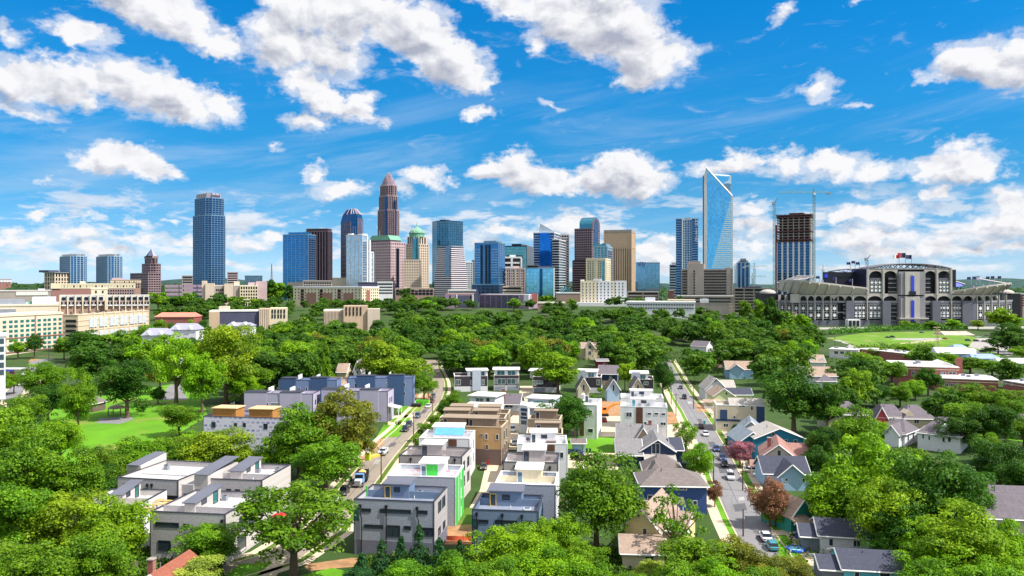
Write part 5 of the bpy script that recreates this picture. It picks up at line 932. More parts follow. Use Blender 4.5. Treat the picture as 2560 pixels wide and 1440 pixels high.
    for q in bulk:
        (bl, br, bh, bd), opt = q[:4], (q[4] if len(q) > 4 else {})
        x0, y0 = loc(*bl, top); x1, _ = loc(*br, top); x0 = max(x0, .2); x1 = min(x1, w-.2); y0 = min(max(y0, .4), depth-1.5); bd = min(bd, depth-y0-.1); o = MB(); zt = top+bh; drop = opt.get('drop', .25)
        o.add([(x0, y0, top), (x1, y0, top), (x1, y0+bd, top), (x0, y0+bd, top), (x0, y0, zt-drop), (x1, y0, zt-drop), (x1, y0+bd, zt), (x0, y0+bd, zt)], [(0, 3, 2, 1), (4, 5, 6, 7), (0, 1, 5, 4), (1, 2, 6, 5), (2, 3, 7, 6), (3, 0, 4, 7)])
        o = o.build('roof_access', opt.get('m', bulkm or wall), r)
        g = .35; R_ = MB(); R_.add([(x0-g, y0-g, zt-drop+.03), (x1+g, y0-g, zt-drop+.03), (x1+g, y0+bd+g, zt+.03), (x0-g, y0+bd+g, zt+.03), (x0-g, y0-g, zt-drop+.2), (x1+g, y0-g, zt-drop+.2), (x1+g, y0+bd+g, zt+.2), (x0-g, y0+bd+g, zt+.2)], [(0, 3, 2, 1), (4, 5, 6, 7), (0, 1, 5, 4), (1, 2, 6, 5), (2, 3, 7, 6), (3, 0, 4, 7)]); R_.build('canopy', opt.get('roof', roof), o)
        if opt.get('door', True):
            D = window(o, 'x', y0, x0+.25, x0+1.15, top+.05, top+2.05, opt.get('dg'), opt.get('df', trim), 1, 'door')
        if opt.get('win', False): window(o, 'x', y0, x0+(x1-x0)*.42, x0+(x1-x0)*.62, top+1.2, top+1.9)
        if opt.get('sw'): window(o, 'y', x1, y0+bd*.25, y0+bd*.42, top+1.1, top+1.8); window(o, 'y', x1, y0+bd*.7, y0+bd*.86, top+.1, top+2.1, win_t, name='door')
        for gp in opt.get('panels', ()):
            MB().box(x0+(x1-x0)*gp[0], x0+(x1-x0)*gp[1], y0-.06, y0+.05, top+.15, zt-drop-.2).build('panel', gp[2], o)
        if privacy:
            yy = y0+.3; hh = opt.get('pv', 1.25)
            if x0 > .8: MB().box(t, x0-.01, yy, yy+.2, top, top+hh).build('privacy_wall', opt.get('pm', wall), r)
            if w-x1 > .8: MB().box(x1+.01, w-t, yy, yy+.2, top, top+hh).build('privacy_wall', opt.get('pm', wall), r)
    if upper:
        f0, f1, y0, uh, um, rm = upper; x0, x1 = w*f0, w*f1; y0 *= depth
        o = MB().box(x0, x1, y0, depth-.3, top, top+uh).build('upper_storey', um, r); MB().box(x0-.8, x1+.5, y0-1.0, depth, top+uh, top+uh+.3).build('roof', rm, o)
        for f in (.12, .55): window(o, 'x', y0, x0+(x1-x0)*f, x0+(x1-x0)*(f+.3), top+.2, top+uh-.5, g_teal, trim_w, 2)
    r['w'] = w; return r
# --- bottom left grey complex
modern('large pale grey brick townhouse with long strip window, lowest of the bottom left group', (376,1279), (563,1287.5), 8.6, 14.5, p_lav, memb, front=[(389.5,1306,446,1318), (459.5,1310.5,471,1319), (397,1352,426,1377), (551,1315,560,1336)], side=[(.35,.5,.75,.78,{'n':2}), (.3,.05,.5,.4)], sidem=p_warm, bulk=[((461,1284), (495,1281), 2.7, 9, {'roof': mtl, 'drop': .9, 'sw': 1, 'door': False, 'm': p_warm})], spouts=[(556,1302)], land='the lowest pale grey townhouse', base=(.9, p_warm))
modern('pale townhouse with planks piled on its roof deck, left of lowest grey townhouse', (178,1271), (328,1273), 8.6, 13, p_warm, memb, sidem=white_r, front=[], side=[(.15,.62,.3,.82), (.55,.3,.7,.55), (.75,.03,.9,.4)], bulk=[((279,1263), (308,1261), 2.7, 9, {'roof': mtl, 'drop': .9, 'sw': 1, 'door': False, 'm': p_warm})], land='the plank-topped townhouse')
rr = random.Random(5); b = MB()
for i in range(16): x, y = rr.uniform(10.5, 13.2), rr.uniform(2, 9); a = rr.uniform(-.6, .9); dx, dy = math.cos(a)*1.2, math.sin(a)*1.2; b.beam((x-dx, y-dy, .08+.09*(i//4)), (x+dx, y+dy, .12+.09*(i//4)), .16)
o = b.build('lumber_pile', mat('fresh_lumber', (228, 190, 130), .8, .15, 1, kind='wood')); q = [c for c in C.objects if c.get('label', '').startswith('pale townhouse with planks')][0]; o.location = (q.location.x, q.location.y, 7.56); o.rotation_euler = q.rotation_euler; tag(o, 'loose pile of fresh cut planks on flat roof deck', 'lumber')
modern('pale grey townhouse with two small square windows, back right of the bottom left group', (511,1197), (655,1202), 8.6, 14, p_lav, memb, sidem=p_warm, front=[(567,1223,577,1230), (589,1224,599,1231)], side=[(.2,.3,.4,.5)], bulk=[((575,1199), (606,1199), 2.6, 9, {'roof': mtl, 'drop': .9, 'sw': 1, 'door': False, 'm': p_warm})], land='the back right grey townhouse')
r = modern('wide pale grey townhouse with two roof sheds and a dark recessed entry', (293,1194), (445,1202), 8.6, 16, p_lav, memb, sidem=p_warm, front=[(359,1222,369,1228), (384,1223,394,1229)], spouts=[(313,1211), (369,1212), (380,1212)], bulk=[((306,1184), (318,1184), 2.7, 9, {'roof': mtl, 'drop': .9, 'sw': 1, 'door': False, 'm': p_warm, 'pv': .2})], land='the back left grey townhouse')
w = r['w']; o = MB().box(w, w+2.6, 1.2, 15.5, 0, 7.6).build('side_wing', p_lav, r); MB().box(w+2.6, w+5.6, 1.5, 13, 0, 9.7).build('stair_tower', p_warm, r); MB().add([(w+2.4, 1.2, 9.75), (w+5.9, 1.2, 9.75), (w+5.9, 13.3, 10.9), (w+2.4, 13.3, 10.9)], [(0, 1, 2, 3)]).build('tower_roof', mtl, r); MB().box(w*.62, w-.1, -.08, .3, 3.0, 5.6).build('entry_recess', darkm, r); window(r, 'x', 1.2, w+.6, w+1.6, 4.9, 5.7)
# --- centre-left column, front to back
modern('grey painted brick townhouse with three black downpipes and yellow framed roof door', (885,1248), (1085,1256), 9.7, 10.5, p_gry, memb_b, front=[(905,1272,926,1279), (951,1273,1026,1283.5,{'n':4}), (1046,1277,1067.5,1284.5), (912,1312,956,1321,{'n':2}), (969,1314,999,1342,{'n':2}), (1011,1316,1026,1324), (1057,1320,1084,1340,{'n':2}), (886,1271,896,1300,{'g':win_t})], side=[(.3,.72,.5,.9), (.6,.72,.8,.9), (.3,.3,.45,.42), (.65,.3,.8,.42)], sidem=p_lav, spouts=[(901,1264), (966,1266), (1043,1270)], bulk=[((960,1244), (1023,1246), 2.7, 4, {'roof': mtl, 'win': 1, 'df': yel, 'm': p_blue, 'pm': p_blue})], land='the grey painted townhouse', base=(2.6, mat('slate_base', (116, 116, 132), .8)))
modern('unfinished townhouse with bright green sheathing and white foil-board roof deck', (968,1190), (1139,1194), 9.7, 10.5, mat('blue_grey_brick', (170, 180, 198), .85, .06, .5, kind='brick', arg=1.6), memb_w, sidem=white_r, sidepanels=[(.02,0,.3,.98,green_s), (.42,0,.55,.98,green_s), (.72,.0,.95,.98,green_s)], side=[(.08,.1,.22,.3), (.6,.6,.7,.8), (.6,.2,.7,.4)], bulk=[((1051,1190), (1110,1191), 2.8, 4.5, {'roof': memb_w, 'm': white_r, 'pm': wrap_r, 'panels': [(.22,.37,green_s), (.38,.56,green_s), (.57,.73,green_s)], 'dg': g_grey, 'df': trim_w})], trim=trim_w, land='the green sheathed townhouse')
r = modern('ash grey townhouse with patio tables on walled roof deck behind the green sheathed one', (997.5,1138), (1154.5,1143), 9.7, 10, p_ash, memb, sidem=p_warm, side=[(.15,.65,.3,.85), (.6,.65,.8,.85), (.15,.3,.3,.5), (.6,.3,.8,.5)], spouts=[(1027,1147), (1137,1149)], bulk=[((1054,1138), (1105,1140), 2.7, 4.2, {'roof': memb_w, 'pm': p_ash})], land='the ash grey deck townhouse')
r = modern('white townhouse with vivid blue shade canopy over its roof terrace', (1048,1095), (1174,1097), 9.7, 11, white_r, memb_w, trim=trim_w, side=[(.15,.6,.25,.85), (.6,.6,.72,.85), (.15,.25,.25,.5), (.6,.25,.72,.5)], panels=[(1121,1098,1142,1116,woodp)], bulk=[((1083,1094), (1157,1094), 2.9, 4.5, {'roof': memb_w, 'm': white_r, 'door': False})], land='the blue canopied townhouse')
w = r['w']; MB().add([(w*.27, 1.6, 10.3), (w*.86, 1.6, 10.3), (w*.86, 4.6, 11.5), (w*.27, 4.6, 11.5), (w*.27, 1.6, 10.2), (w*.86, 1.6, 10.2), (w*.86, 4.6, 11.4), (w*.27, 4.6, 11.4)], [(0, 1, 2, 3), (7, 6, 5, 4), (0, 4, 5, 1), (1, 5, 6, 2), (3, 7, 4, 0)]).build('shade_canopy', mat('blue_canvas', (90, 160, 225), .7), r)
for f in (.28, .55, .85): MB().tube([(w*f, 1.7, 8.6), (w*f, 1.7, 10.25)], .06).build('canopy_post', trim_w, r)
for i, (fl, fr, lab, bk) in enumerate((((1084,1064), (1254,1069), 'tan boarded townhouse with brown brick base, front one of a stepped tan trio', [((1107,1066), (1167,1067), 2.6, 4), ((1171,1068), (1241,1070), 2.6, 4)]), ((1099,1044.5), (1262,1047), 'middle one of three tan townhouses with taupe roof sheds', [((1110,1047), (1172,1048), 2.6, 4), ((1185,1048), (1243,1049), 2.6, 4)]), ((1113,1033), (1271,1035), 'rear one of three tan townhouses with potted palm on its terrace', [((1127,1036), (1181,1036), 2.6, 4), ((1196,1037), (1250,1037), 2.6, 4)]))):
    modern(lab, fl, fr, 10, 10.5 if i < 1 else 8, p_tan if i == 0 else p_taupe, mat('brown_deck', (120, 100, 84), .85, .1, .5), mat('taupe_coping', (196, 182, 160), .7), sidem=p_taupe, base=(4.2, p_brn) if i == 0 else None, front=[(1213,1085,1219,1098,{'f':trim_w,'n':1}), (1240,1086,1246,1099,{'f':trim_w}), (1201,1085,1207,1090), (1214,1112,1220,1124)] if i == 0 else [], side=[(.3,.6,.45,.85), (.65,.6,.8,.85), (.3,.25,.45,.5), (.65,.25,.8,.5)], bulk=[q+({'m': p_taupe, 'roof': p_taupe, 'win': False, 'pv': .5},) for q in bk], land='the tan townhouse trio' if i == 0 else None, group='tan townhouses')
modern('white house with overhanging white roof behind the tan townhouses, nearer of two', (1157,1018), (1226,1021), 10, 9, white_r, trim=trim_w, slab=memb_w, front=[(1170,1024,1185,1034,{'g':g_grey}), (1195,1024,1215,1034,{'g':g_grey})], side=[(.2,.5,.4,.8), (.6,.5,.8,.8)], name='house')
modern('white house with sloping overhanging white roof, farther of two behind tan townhouses', (1175,990), (1237,993), 10, 9, white_r, trim=trim_w, slab=memb_w, front=[(1190,995,1208,1006,{'g':g_grey,'n':2}), (1216,995,1224,1004)], side=[(.2,.5,.4,.8)], name='house')
# --- centre-right column
modern('dark blue brick townhouse with yellow framed roof door, front of the right column', (1180.5,1274.5), (1346,1280), 9.7, 10.5, p_blue, memb_b, front=[(1182,1299,1194,1319,{'g':win_t}), (1197.5,1300,1219.5,1307), (1239,1301,1290,1309,{'n':3}), (1310,1303,1330,1310)], spouts=[(1192,1284), (1256,1287), (1305,1290)], bulk=[((1223,1264), (1304,1266), 2.8, 4.5, {'roof': mtl, 'win': 1, 'df': yel})], base=(2.6, p_brn), land='the dark blue brick townhouse')
modern('white panelled townhouse with cream roof shed behind the dark blue brick townhouse', (1237,1210), (1390,1214), 9.7, 10.5, mat('lavender_brick', (160, 172, 196), .85, .06, .5, kind='brick', arg=1.6), memb_w, sidem=white_r, trim=trim_w, side=[(.3,.6,.5,.8)], bulk=[((1291,1206), (1353,1209), 2.8, 4.5, {'roof': memb_w, 'm': cream, 'pm': cream, 'df': trim_w, 'dg': g_grey})], land='the cream shed townhouse')
modern('ash grey townhouse with crowded roof patio in the right column', (1258,1155), (1395.5,1157.5), 9.7, 10, p_ash, memb, sidem=white_r, spouts=[(1287,1166), (1375,1168)], bulk=[((1308,1153), (1362,1154), 2.7, 4.5, {'roof': memb_w, 'pm': p_ash})], land='the crowded patio townhouse')
modern('white townhouse with square brown wood panel and barbecue on roof, right column', (1293,1110), (1419,1111), 9.7, 11, white_r, memb_w, trim=trim_w, panels=[(1368,1112,1387,1128,woodp)], front=[(1400,1131,1408,1145)], bulk=[((1327,1107), (1391,1109), 2.7, 4.5, {'roof': memb_w, 'm': white_r, 'win': 1, 'pm': white_r})], side=[(.3,.6,.5,.8)], land='the brown panelled white townhouse')
modern('taupe townhouse with roof terrace and white chairs behind brown panelled white townhouse', (1316,1084), (1407,1085), 10, 8, p_taupe, mat('brown_deck', (120, 100, 84), .85), mat('taupe_coping', (196, 182, 160), .7), bulk=[((1340,1082), (1399,1083), 2.8, 4, {'m': p_taupe, 'roof': p_taupe, 'df': trim_w})])
modern('taupe townhouse with planters on its left terrace, half hidden by a big dark tree', (1319,1048), (1400,1050), 10, 8, p_taupe, mat('brown_deck', (120, 100, 84), .85), mat('taupe_coping', (196, 182, 160), .7), bulk=[((1338,1048), (1392,1049), 2.6, 4, {'m': p_taupe, 'roof': p_taupe, 'df': trim_w})])
modern('white and blue house with overhanging white roof left of the big dark tree, nearer one', (1324,1020), (1378,1022), 10, 8, p_ltb, trim=trim_w, slab=memb_w, front=[(1335,1024,1352,1032,{'g':win_t})], name='house')
modern('white and blue house with overhanging white roof left of the big dark tree, farther one', (1319,996), (1384,999), 10, 8, p_ltb, trim=trim_w, slab=memb_w, front=[(1336,1001,1358,1008,{'g':win_t})], name='house')
r = modern('slim white and black house with stacked glass balconies beside the drive', (1298,1013), (1319,1015), 9, 18, white_r, memb, trim=trim_w, front=[(1303,1030,1317,1040,{'g':g_dark}), (1303,1050,1317,1062)], panels=[(1302,1020,1319,1029,p_navy), (1302,1041,1319,1048,p_navy)], name='house')
modern('tall white townhouse partly behind the big dark tree, brown strip beside its door', (1447,1012), (1492,1013.5), 10.5, 14, white_r, memb_w, trim=trim_w, front=[(1470,1026,1480,1031), (1470,1072,1482,1082)], panels=[(1449,1045,1460,1090,woodp)], bulk=[((1449,996), (1462,996), 2.6, 4, {'m': white_r, 'roof': memb_w})], land='the tall white townhouse')
modern('big white townhouse with tall brown wood strip and row of slot windows', (1551,1016), (1668,1019), 10, 9, white_r, memb_w, trim=trim_w, front=[(1566,1031,1579,1042,{'n':2}), (1619,1032,1628,1037), (1636,1032,1645.5,1037), (1654,1033,1663,1038), (1610,1055,1616,1062), (1652,1056,1664,1063,{'n':2})], panels=[(1590,1018.5,1607,1080,woodp)], bulk=[((1579,1013), (1637,1014), 2.6, 4, {'m': white_r, 'roof': memb_w, 'win': 1, 'dg': g_teal})], side=[(.2,.6,.35,.75)], land='the big white townhouse')
modern('white townhouse with potted plants on its roof, right behind the big white one', (1552,994), (1659,996), 10, 10, white_r, memb_w, trim=trim_w, bulk=[((1576,991), (1629,992), 2.6, 4, {'m': white_r, 'roof': memb_w, 'win': 1})])
# --- charcoal and white houses at the far end
def charcoal(label, fl, fr, depth=13, up=(.42, 1.02, .35, 3.0), panels=(), front=(), garage=(), land=None, h=6.8):
    r = modern(label, fl, fr, h, depth, p_blk, memb, mat('pale_coping', (220, 214, 210), .7), front=[(*f, {'f': trim_w, 'n': 2, 'g': g_grey}) for f in front], panels=panels, upper=(*up, white_r, memb_w), privacy=False, land=land, name='house', base=(2.3, white_r)); w = r['w']
    for a, bq in garage: MB().box(w*a, w*bq, -.12, .1, .05, 2.0).build('garage_door', mat('grey_garage_door', (150, 155, 172), .6, kind='siding', arg=1.2), r)
    return r
charcoal('charcoal and white house with pale blue stair panel, left of the far row', (1136,941), (1219,940), panels=[(1181,925,1202,976,p_ltb,.5)], front=[(1140,949.5,1151,962), (1176,950,1180,962), (1205,949.5,1210.5,962)], land='the pale blue panelled charcoal house')
charcoal('charcoal house with two grey garage doors and white shade sails on top', (1235,938.5), (1297.5,938.5), up=(0, 1, .25, 3.2), front=[(1237,947,1241,960), (1244,947,1263,960), (1268,947,1288,960), (1291,947,1296,960)], garage=[(.03, .46), (.53, .97)], land='the double garage charcoal house')
charcoal('charcoal house with one wide garage door half behind bright green tree', (1332,942), (1395,943), up=(-.15, 1, .3, 3.2), front=[(1333,952,1340,964), (1342,952,1357,960)], garage=[(.05, .5)])
charcoal('charcoal house with white roofs and pale blue panel behind steep beige house', (1444,943), (1503,944), up=(.0, .8, .2, 3.2), panels=[(1444,925,1464,960,p_ltb,.4)], front=[(1492,950,1499,962)])
charcoal('charcoal house with stacked white roofs, rightmost of the far row', (1578,948), (1634,949), up=(.0, .75, .2, 3.2), panels=[(1580,930,1600,950,p_ltb,.4)], front=[(1610,955,1620,962)])
# --- blue and lavender slabs on the left street
def slabs(label, fl, fr, h, depth, light, dark, segs, wins, land=None, trim=None):
    r = modern(label, fl, fr, h, depth, light, memb, trim or trim_d, privacy=False, front=[(*q, {'f': trim_w}) for q in wins], side=[(.3,.6,.4,.75), (.6,.6,.7,.75), (.3,.25,.4,.4)], land=land); w = r['w']
    for a, bq, up in segs: MB().box(w*a, w*bq, -.25, depth*.5, 0, h+up).build('tall_bay', dark, r); MB().box(w*a-.1, w*bq+.1, -.35, depth*.5+.1, h+up, h+up+.15).build('bay_coping', trim_d, r)
    for f in (.3, .62): MB().box(w*f, w*f+.3, depth*.35, depth*.95, h, h+1.6).build('party_wall', trim_w, r)
    return r
p_bl2 = mat('mid_blue_board', (112, 130, 170), .75, .06, .3, kind='board'); p_bl1 = mat('deep_blue_board', (58, 84, 124), .75, .06, .3, kind='board'); p_lv2 = mat('lavender_board', (178, 172, 196), .75, .05, .3, kind='board', k=.95)
slabs('long slab townhouses in two blues at the end of the left street, right block', (868,946), (1033,945), 11, 9, p_bl2, p_bl1, [(.14, .42, .9), (.63, .86, 1.1)], [(887,959,891,968), (931,958,936,962), (965,958,970,962), (1010,957,1013,967), (1010,980,1013,988)], land='the right blue slab townhouses')
slabs('long slab townhouses in two blues, left block partly behind lavender ones', (696,951), (841,951), 10.5, 9, p_bl2, p_bl1, [(.04, .3, .8), (.55, .84, 1.0)], [(746,968,750,976), (764,968,768,976)], land='the left blue slab townhouses')
slabs('lavender grey slab townhouses with white middle bay, left of the big brown-green tree', (611,984), (782,985), 10, 9, p_lv2, p_lv2, [(.0, .33, .5), (.52, .83, .5)], [(666,1008,671,1016), (677,1008,700,1012), (708,1008,712,1016)], land='the left lavender townhouses')
r = slabs('lavender grey slab townhouses facing the street, behind the big brown-green tree', (804,977), (969,979), 10.5, 9, p_lv2, p_lv2, [(.0, .35, .6), (.58, .86, .6)], [(840,1000,845,1010)], land='the right lavender townhouses')
w = r['w']; o = MB().add([(w, 0, 5.4), (w+4, 0, 4.6), (w+4, 5, 4.6), (w, 5, 5.4), (w, 0, 5.6), (w+4, 0, 4.8), (w+4, 5, 4.8), (w, 5, 5.6)], [(0, 3, 2, 1), (4, 5, 6, 7), (0, 1, 5, 4), (1, 2, 6, 5), (2, 3, 7, 6)]).build('porch', trim_w, r)
for y in (.2, 4.8): MB().tube([(w+3.8, y, 0), (w+3.8, y, 4.7)], .14).build('porch_post', trim_w, r)
r = modern('half-built townhouses in printed white wrap with plywood boxes on top', (508,1041), (716,1046), 10, 11, wrap_m, mat('roof_felt', (70, 74, 90), .8), trim_d, front=[(530,1056,538,1068), (586,1058,592,1067), (608,1058,614,1067), (606,1087,614,1100), (660,1060,668,1072), (560,1087,568,1100)], privacy=False, land='the wrapped half-built townhouses'); w = r['w']
for a, bq in ((.1, .38), (.54, .82)): q = MB().box(w*a, w*bq, .8, 6, 8.9, 12.2).build('plywood_box', osb, r); MB().box(w*a-.3, w*bq+.3, .5, 6.3, 12.2, 12.45).build('box_roof', mat('bare_roof_board', (226, 186, 140), .8), q)
MB().box(w*.84, w, .6, 9, 3, 8.8).build('plywood_bay', osb, r)
# --- gabled houses
def gable(label, fl, fr, he, hr, depth, ridge, wall, roof, front=(), hip=0., chim=None, porch=None, rot=None, trim=None, over=.5, wings=(), dormer=(), land=None, cat='house', name='house', wg=None, group=None, sidewin=2):
    A, B = tp(*fl, he), tp(*fr, he); e = Vector((B.x-A.x, B.y-A.y)); w = e.length; e /= w; ph = math.atan2(e.y, e.x)
    if rot is not None: ph = R(rot); e = Vector((math.cos(ph), math.sin(ph)))
    r = thing(name, label, cat, (A.x, A.y, 0), ph, group); FP = Plane(Vector((A.x, A.y)), e); trim = trim or trim_w
    if land: LAND.append(((fl[0]+fr[0])/2, fl[1], land, None))
    def vol(x0, x1, y0, y1, he, hr, ridge, hip, wall, roof, nm=('wall', 'roof', 'fascia')):
        m = MB(); m.box(x0, x1, y0, y1, 0, he); cx, cy = (x0+x1)/2, (y0+y1)/2
        if not hip:
            if ridge == 'y': m.add([(x0, y0, he), (x1, y0, he), (cx, y0, hr), (x0, y1, he), (x1, y1, he), (cx, y1, hr)], [(0, 1, 2), (4, 3, 5), (0, 3, 4, 1)])
            else: m.add([(x0, y0, he), (x0, y1, he), (x0, cy, hr), (x1, y0, he), (x1, y1, he), (x1, cy, hr)], [(0, 2, 1), (3, 4, 5), (0, 1, 4, 3)])
        o = m.build(nm[0], wall, r); v = over; t = .22; q = MB(); fa = MB()
        a, b_, c, d = x0-v, x1+v, y0-v, y1+v
        if hip:
            k = hip*min(x1-x0, y1-y0)/2; lo = he-v*(hr-he)/(min(x1-x0, y1-y0)/2); R1, R2 = ((a+k+v, cy, hr+.1), (b_-k-v, cy, hr+.1)) if ridge == 'x' else ((cx, c+k+v, hr+.1), (cx, d-k-v, hr+.1))
            V = [(a, c, lo), (b_, c, lo), (b_, d, lo), (a, d, lo), R1, R2]; q.add(V, [(0, 1, 5, 4), (1, 2, 5), (2, 3, 4, 5), (3, 0, 4), (0, 3, 2, 1)] if ridge == 'x' else [(0, 1, 4), (1, 2, 5, 4), (2, 3, 5), (3, 0, 4, 5), (0, 3, 2, 1)])
            for i in range(4): fa.beam((V[i][0], V[i][1], lo-.05), (V[(i+1) % 4][0], V[(i+1) % 4][1], lo-.05), .2)
        else:
            if ridge == 'y':
                s = (hr-he)/((x1-x0)/2); lo = he-v*s
                for P in ([(a, c, lo), (cx, c, hr), (cx, d, hr), (a, d, lo)], [(cx, c, hr), (b_, c, lo), (b_, d, lo), (cx, d, hr)]): q.add([(x, y, z+.03) for x, y, z in P]+[(x, y, z+t) for x, y, z in P], [(0, 3, 2, 1), (4, 5, 6, 7), (0, 1, 5, 4), (1, 2, 6, 5), (2, 3, 7, 6), (3, 0, 4, 7)])
                for (p0, p1) in (((a, c, lo), (cx, c, hr)), ((cx, c, hr), (b_, c, lo))): fa.beam((p0[0], p0[1]-.02, p0[2]+.08), (p1[0], p1[1]-.02, p1[2]+.08), .22)
            else:
                s = (hr-he)/((y1-y0)/2); lo = he-v*s
                for P in ([(a, c, lo), (b_, c, lo), (b_, cy, hr), (a, cy, hr)], [(a, cy, hr), (b_, cy, hr), (b_, d, lo), (a, d, lo)]): q.add([(x, y, z+.03) for x, y, z in P]+[(x, y, z+t) for x, y, z in P], [(0, 3, 2, 1), (4, 5, 6, 7), (0, 1, 5, 4), (1, 2, 6, 5), (2, 3, 7, 6), (3, 0, 4, 7)])
                for x in (a-.02, b_+.02): fa.beam((x, c, lo+.08), (x, cy, hr+.08), .2); fa.beam((x, d, lo+.08), (x, cy, hr+.08), .2)
                fa.beam((a, c-.03, lo+.05), (b_, c-.03, lo+.05), .2)
        ro = q.build(nm[1], roof, r); fa.build(nm[2], trim, r); return ro
    ro = vol(0, w, 0, depth, he, hr, ridge, hip, wall, roof)
    pv = MB(); pv.tube([(w*.35, depth*.4, he), (w*.35, depth*.4, hr+.35)], .1, 6); pv.build('vent_pipe', mat('vent_grey', (110, 110, 115), .6), ro)
    for f in wings: x0, x1, y0, y1, h0, h1, rd, hp = f[:8]; vol(x0*w, x1*w, y0*depth, y1*depth, h0, h1, rd, hp, f[8] if len(f) > 8 else wall, f[9] if len(f) > 9 else roof, ('wing_wall', 'wing_roof', 'wing_fascia'))
    for q in front:
        x0, y0, x1, y1 = q[:4]; u0, zt = FP(x0, y0); u1, zb = FP(x1, y1); window(r, 'x', 0, u0, u1, max(.2, zb), zt, wg or win_g, trim, 2 if len(q) > 4 else 1)
    for i in range(sidewin):
        if ph < -.02 or (A.x < 0): window(r, 'y', w, depth*(.2+.4*i), depth*(.3+.4*i), he*.35, he*.75, wg, trim)
    for f, z in dormer: m = MB(); x = w*f; m.add([(x-1.2, .8, he), (x+1.2, .8, he), (x+1.2, .8, z-.6), (x, .8, z+.5), (x-1.2, .8, z-.6), (x-1.2, depth*.5, z-.6), (x+1.2, depth*.5, z-.6), (x, depth*.5, z+.5)], [(0, 1, 2, 3, 4), (4, 3, 7, 5), (3, 2, 6, 7)]); m.build('dormer', wall, r)
    if chim: m = MB(); x, y = chim[0]*w, chim[1]*depth; m.box(x-.45, x+.45, y-.45, y+.45, he*.5, hr+chim[2]); o = m.build('chimney', chim[3] if len(chim) > 3 else brickr, ro); MB().box(x-.55, x+.55, y-.55, y+.55, hr+chim[2], hr+chim[2]+.15).build('cap', concg, o)
    if porch:
        x0, x1, d, z = porch[:4]; x0 *= w; x1 *= w; pr = porch[4] if len(porch) > 4 else roof
        p = MB(); p.add([(x0-.3, -d-.3, z), (x1+.3, -d-.3, z), (x1+.3, 0, z+.9), (x0-.3, 0, z+.9), (x0-.3, -d-.3, z+.15), (x1+.3, -d-.3, z+.15), (x1+.3, 0, z+1.05), (x0-.3, 0, z+1.05)], [(0, 3, 2, 1), (4, 5, 6, 7), (0, 1, 5, 4), (1, 2, 6, 5), (3, 0, 4, 7)]); p = p.build('porch', pr, r)
        for k in range(3): x = x0+.1+(x1-x0-.2)*k/2; MB().box(x-.09, x+.09, -d+.02, -d+.2, 0, z).build('porch_post', trim, p)
        rl = MB(); rl.box(x0, x1, -d+.06, -d+.14, .9, 1.0); rl.box(x0, x1, -d, 0, .2, .4)
        for k in range(int((x1-x0)/.3)): rl.box(x0+k*.3, x0+k*.3+.05, -d+.08, -d+.12, .4, .9)
        rl.build('porch_rail', trim, p)
    r['w'] = w; return r
sh_g = mat('grey_shingle', (150, 148, 152), .9, .12, .5, kind='shingle', k=.9); sh_b = mat('brown_grey_shingle', (140, 130, 128), .9, .12, .5, kind='shingle', k=.9); sh_p = mat('pinkish_shingle', (186, 140, 132), .9, .1, .5, kind='shingle', k=.9); sh_d = mat('dark_slate_shingle', (76, 80, 98), .9, .12, .5, kind='shingle'); sh_v = mat('violet_grey_shingle', (122, 114, 124), .9, .14, .5, kind='shingle'); sh_l = mat('pale_shingle', (198, 192, 186), .9, .08, .5, kind='shingle', k=.9); sh_t = mat('tan_shingle', (190, 166, 150), .9, .1, .5, kind='shingle', k=.9); sh_bl = mat('blue_grey_shingle', (160, 172, 186), .9, .1, .5, kind='shingle', k=.9)
s_navy = mat('navy_siding', (42, 58, 92), .75, .06, .4, kind='siding'); s_blu = mat('royal_blue_siding', (56, 84, 142), .75, .06, .4, kind='siding'); s_yel = mat('pale_yellow_siding', (240, 226, 170), .75, .05, .4, kind='siding', k=.85); s_bge = mat('beige_siding', (226, 212, 186), .75, .05, .4, kind='siding', k=.85); s_sky = mat('sky_blue_siding', (170, 206, 240), .75, .05, .4, kind='siding', k=.85); s_teal = mat('teal_blue_siding', (36, 140, 172), .75, .05, .4, kind='siding', k=.9); s_tg = mat('sea_green_siding', (48, 150, 138), .75, .06, .4, kind='siding', k=.9); s_aqua = mat('aqua_siding', (110, 205, 230), .75, .05, .4, kind='siding', k=.85); s_lime = mat('pale_green_siding', (226, 238, 180), .75, .05, .4, kind='siding', k=.85); s_gry = mat('grey_siding', (176, 178, 190), .75, .05, .4, kind='siding', k=.9); s_red = mat('dark_red_siding', (120, 42, 46), .75, .06, .4, kind='siding')
# west side of the right street
gable('navy blue house with steep white-edged front gable and tall white window', (1603,1126), (1686,1127.5), 4.2, 7.0, 14, 'y', s_navy, sh_g, front=[(1630,1109,1649,1134,1)], wings=[(-.72, 0, -.08, .9, 3.2, 6.0, 'x', 0), (1.0, 1.3, .3, 1.2, 3.6, 5.6, 'x', 0, s_navy, sh_d)], porch=(.1, 1.0, 3.0, 2.2, sh_l), land='the navy gabled house')
gable('grey shingle roofed house with stone gable directly behind the navy gabled house', (1543,1098), (1640,1101), 4.0, 7.4, 11, 'x', p_ash, sh_g, wings=[(.45, .9, -.15, .6, 4.0, 7.6, 'y', 0, mat('tan_stone_gable', (190, 168, 140), .85), sh_g)], chim=(.85, .5, 1.2))
gable('low grey-brown hip roofed house between navy gabled house and royal blue house', (1612,1176), (1706,1178), 3.2, 6.0, 10, 'x', s_gry, sh_b, hip=.8, wings=[(.05, .5, -.35, .4, 3.0, 5.4, 'y', 1.0)])
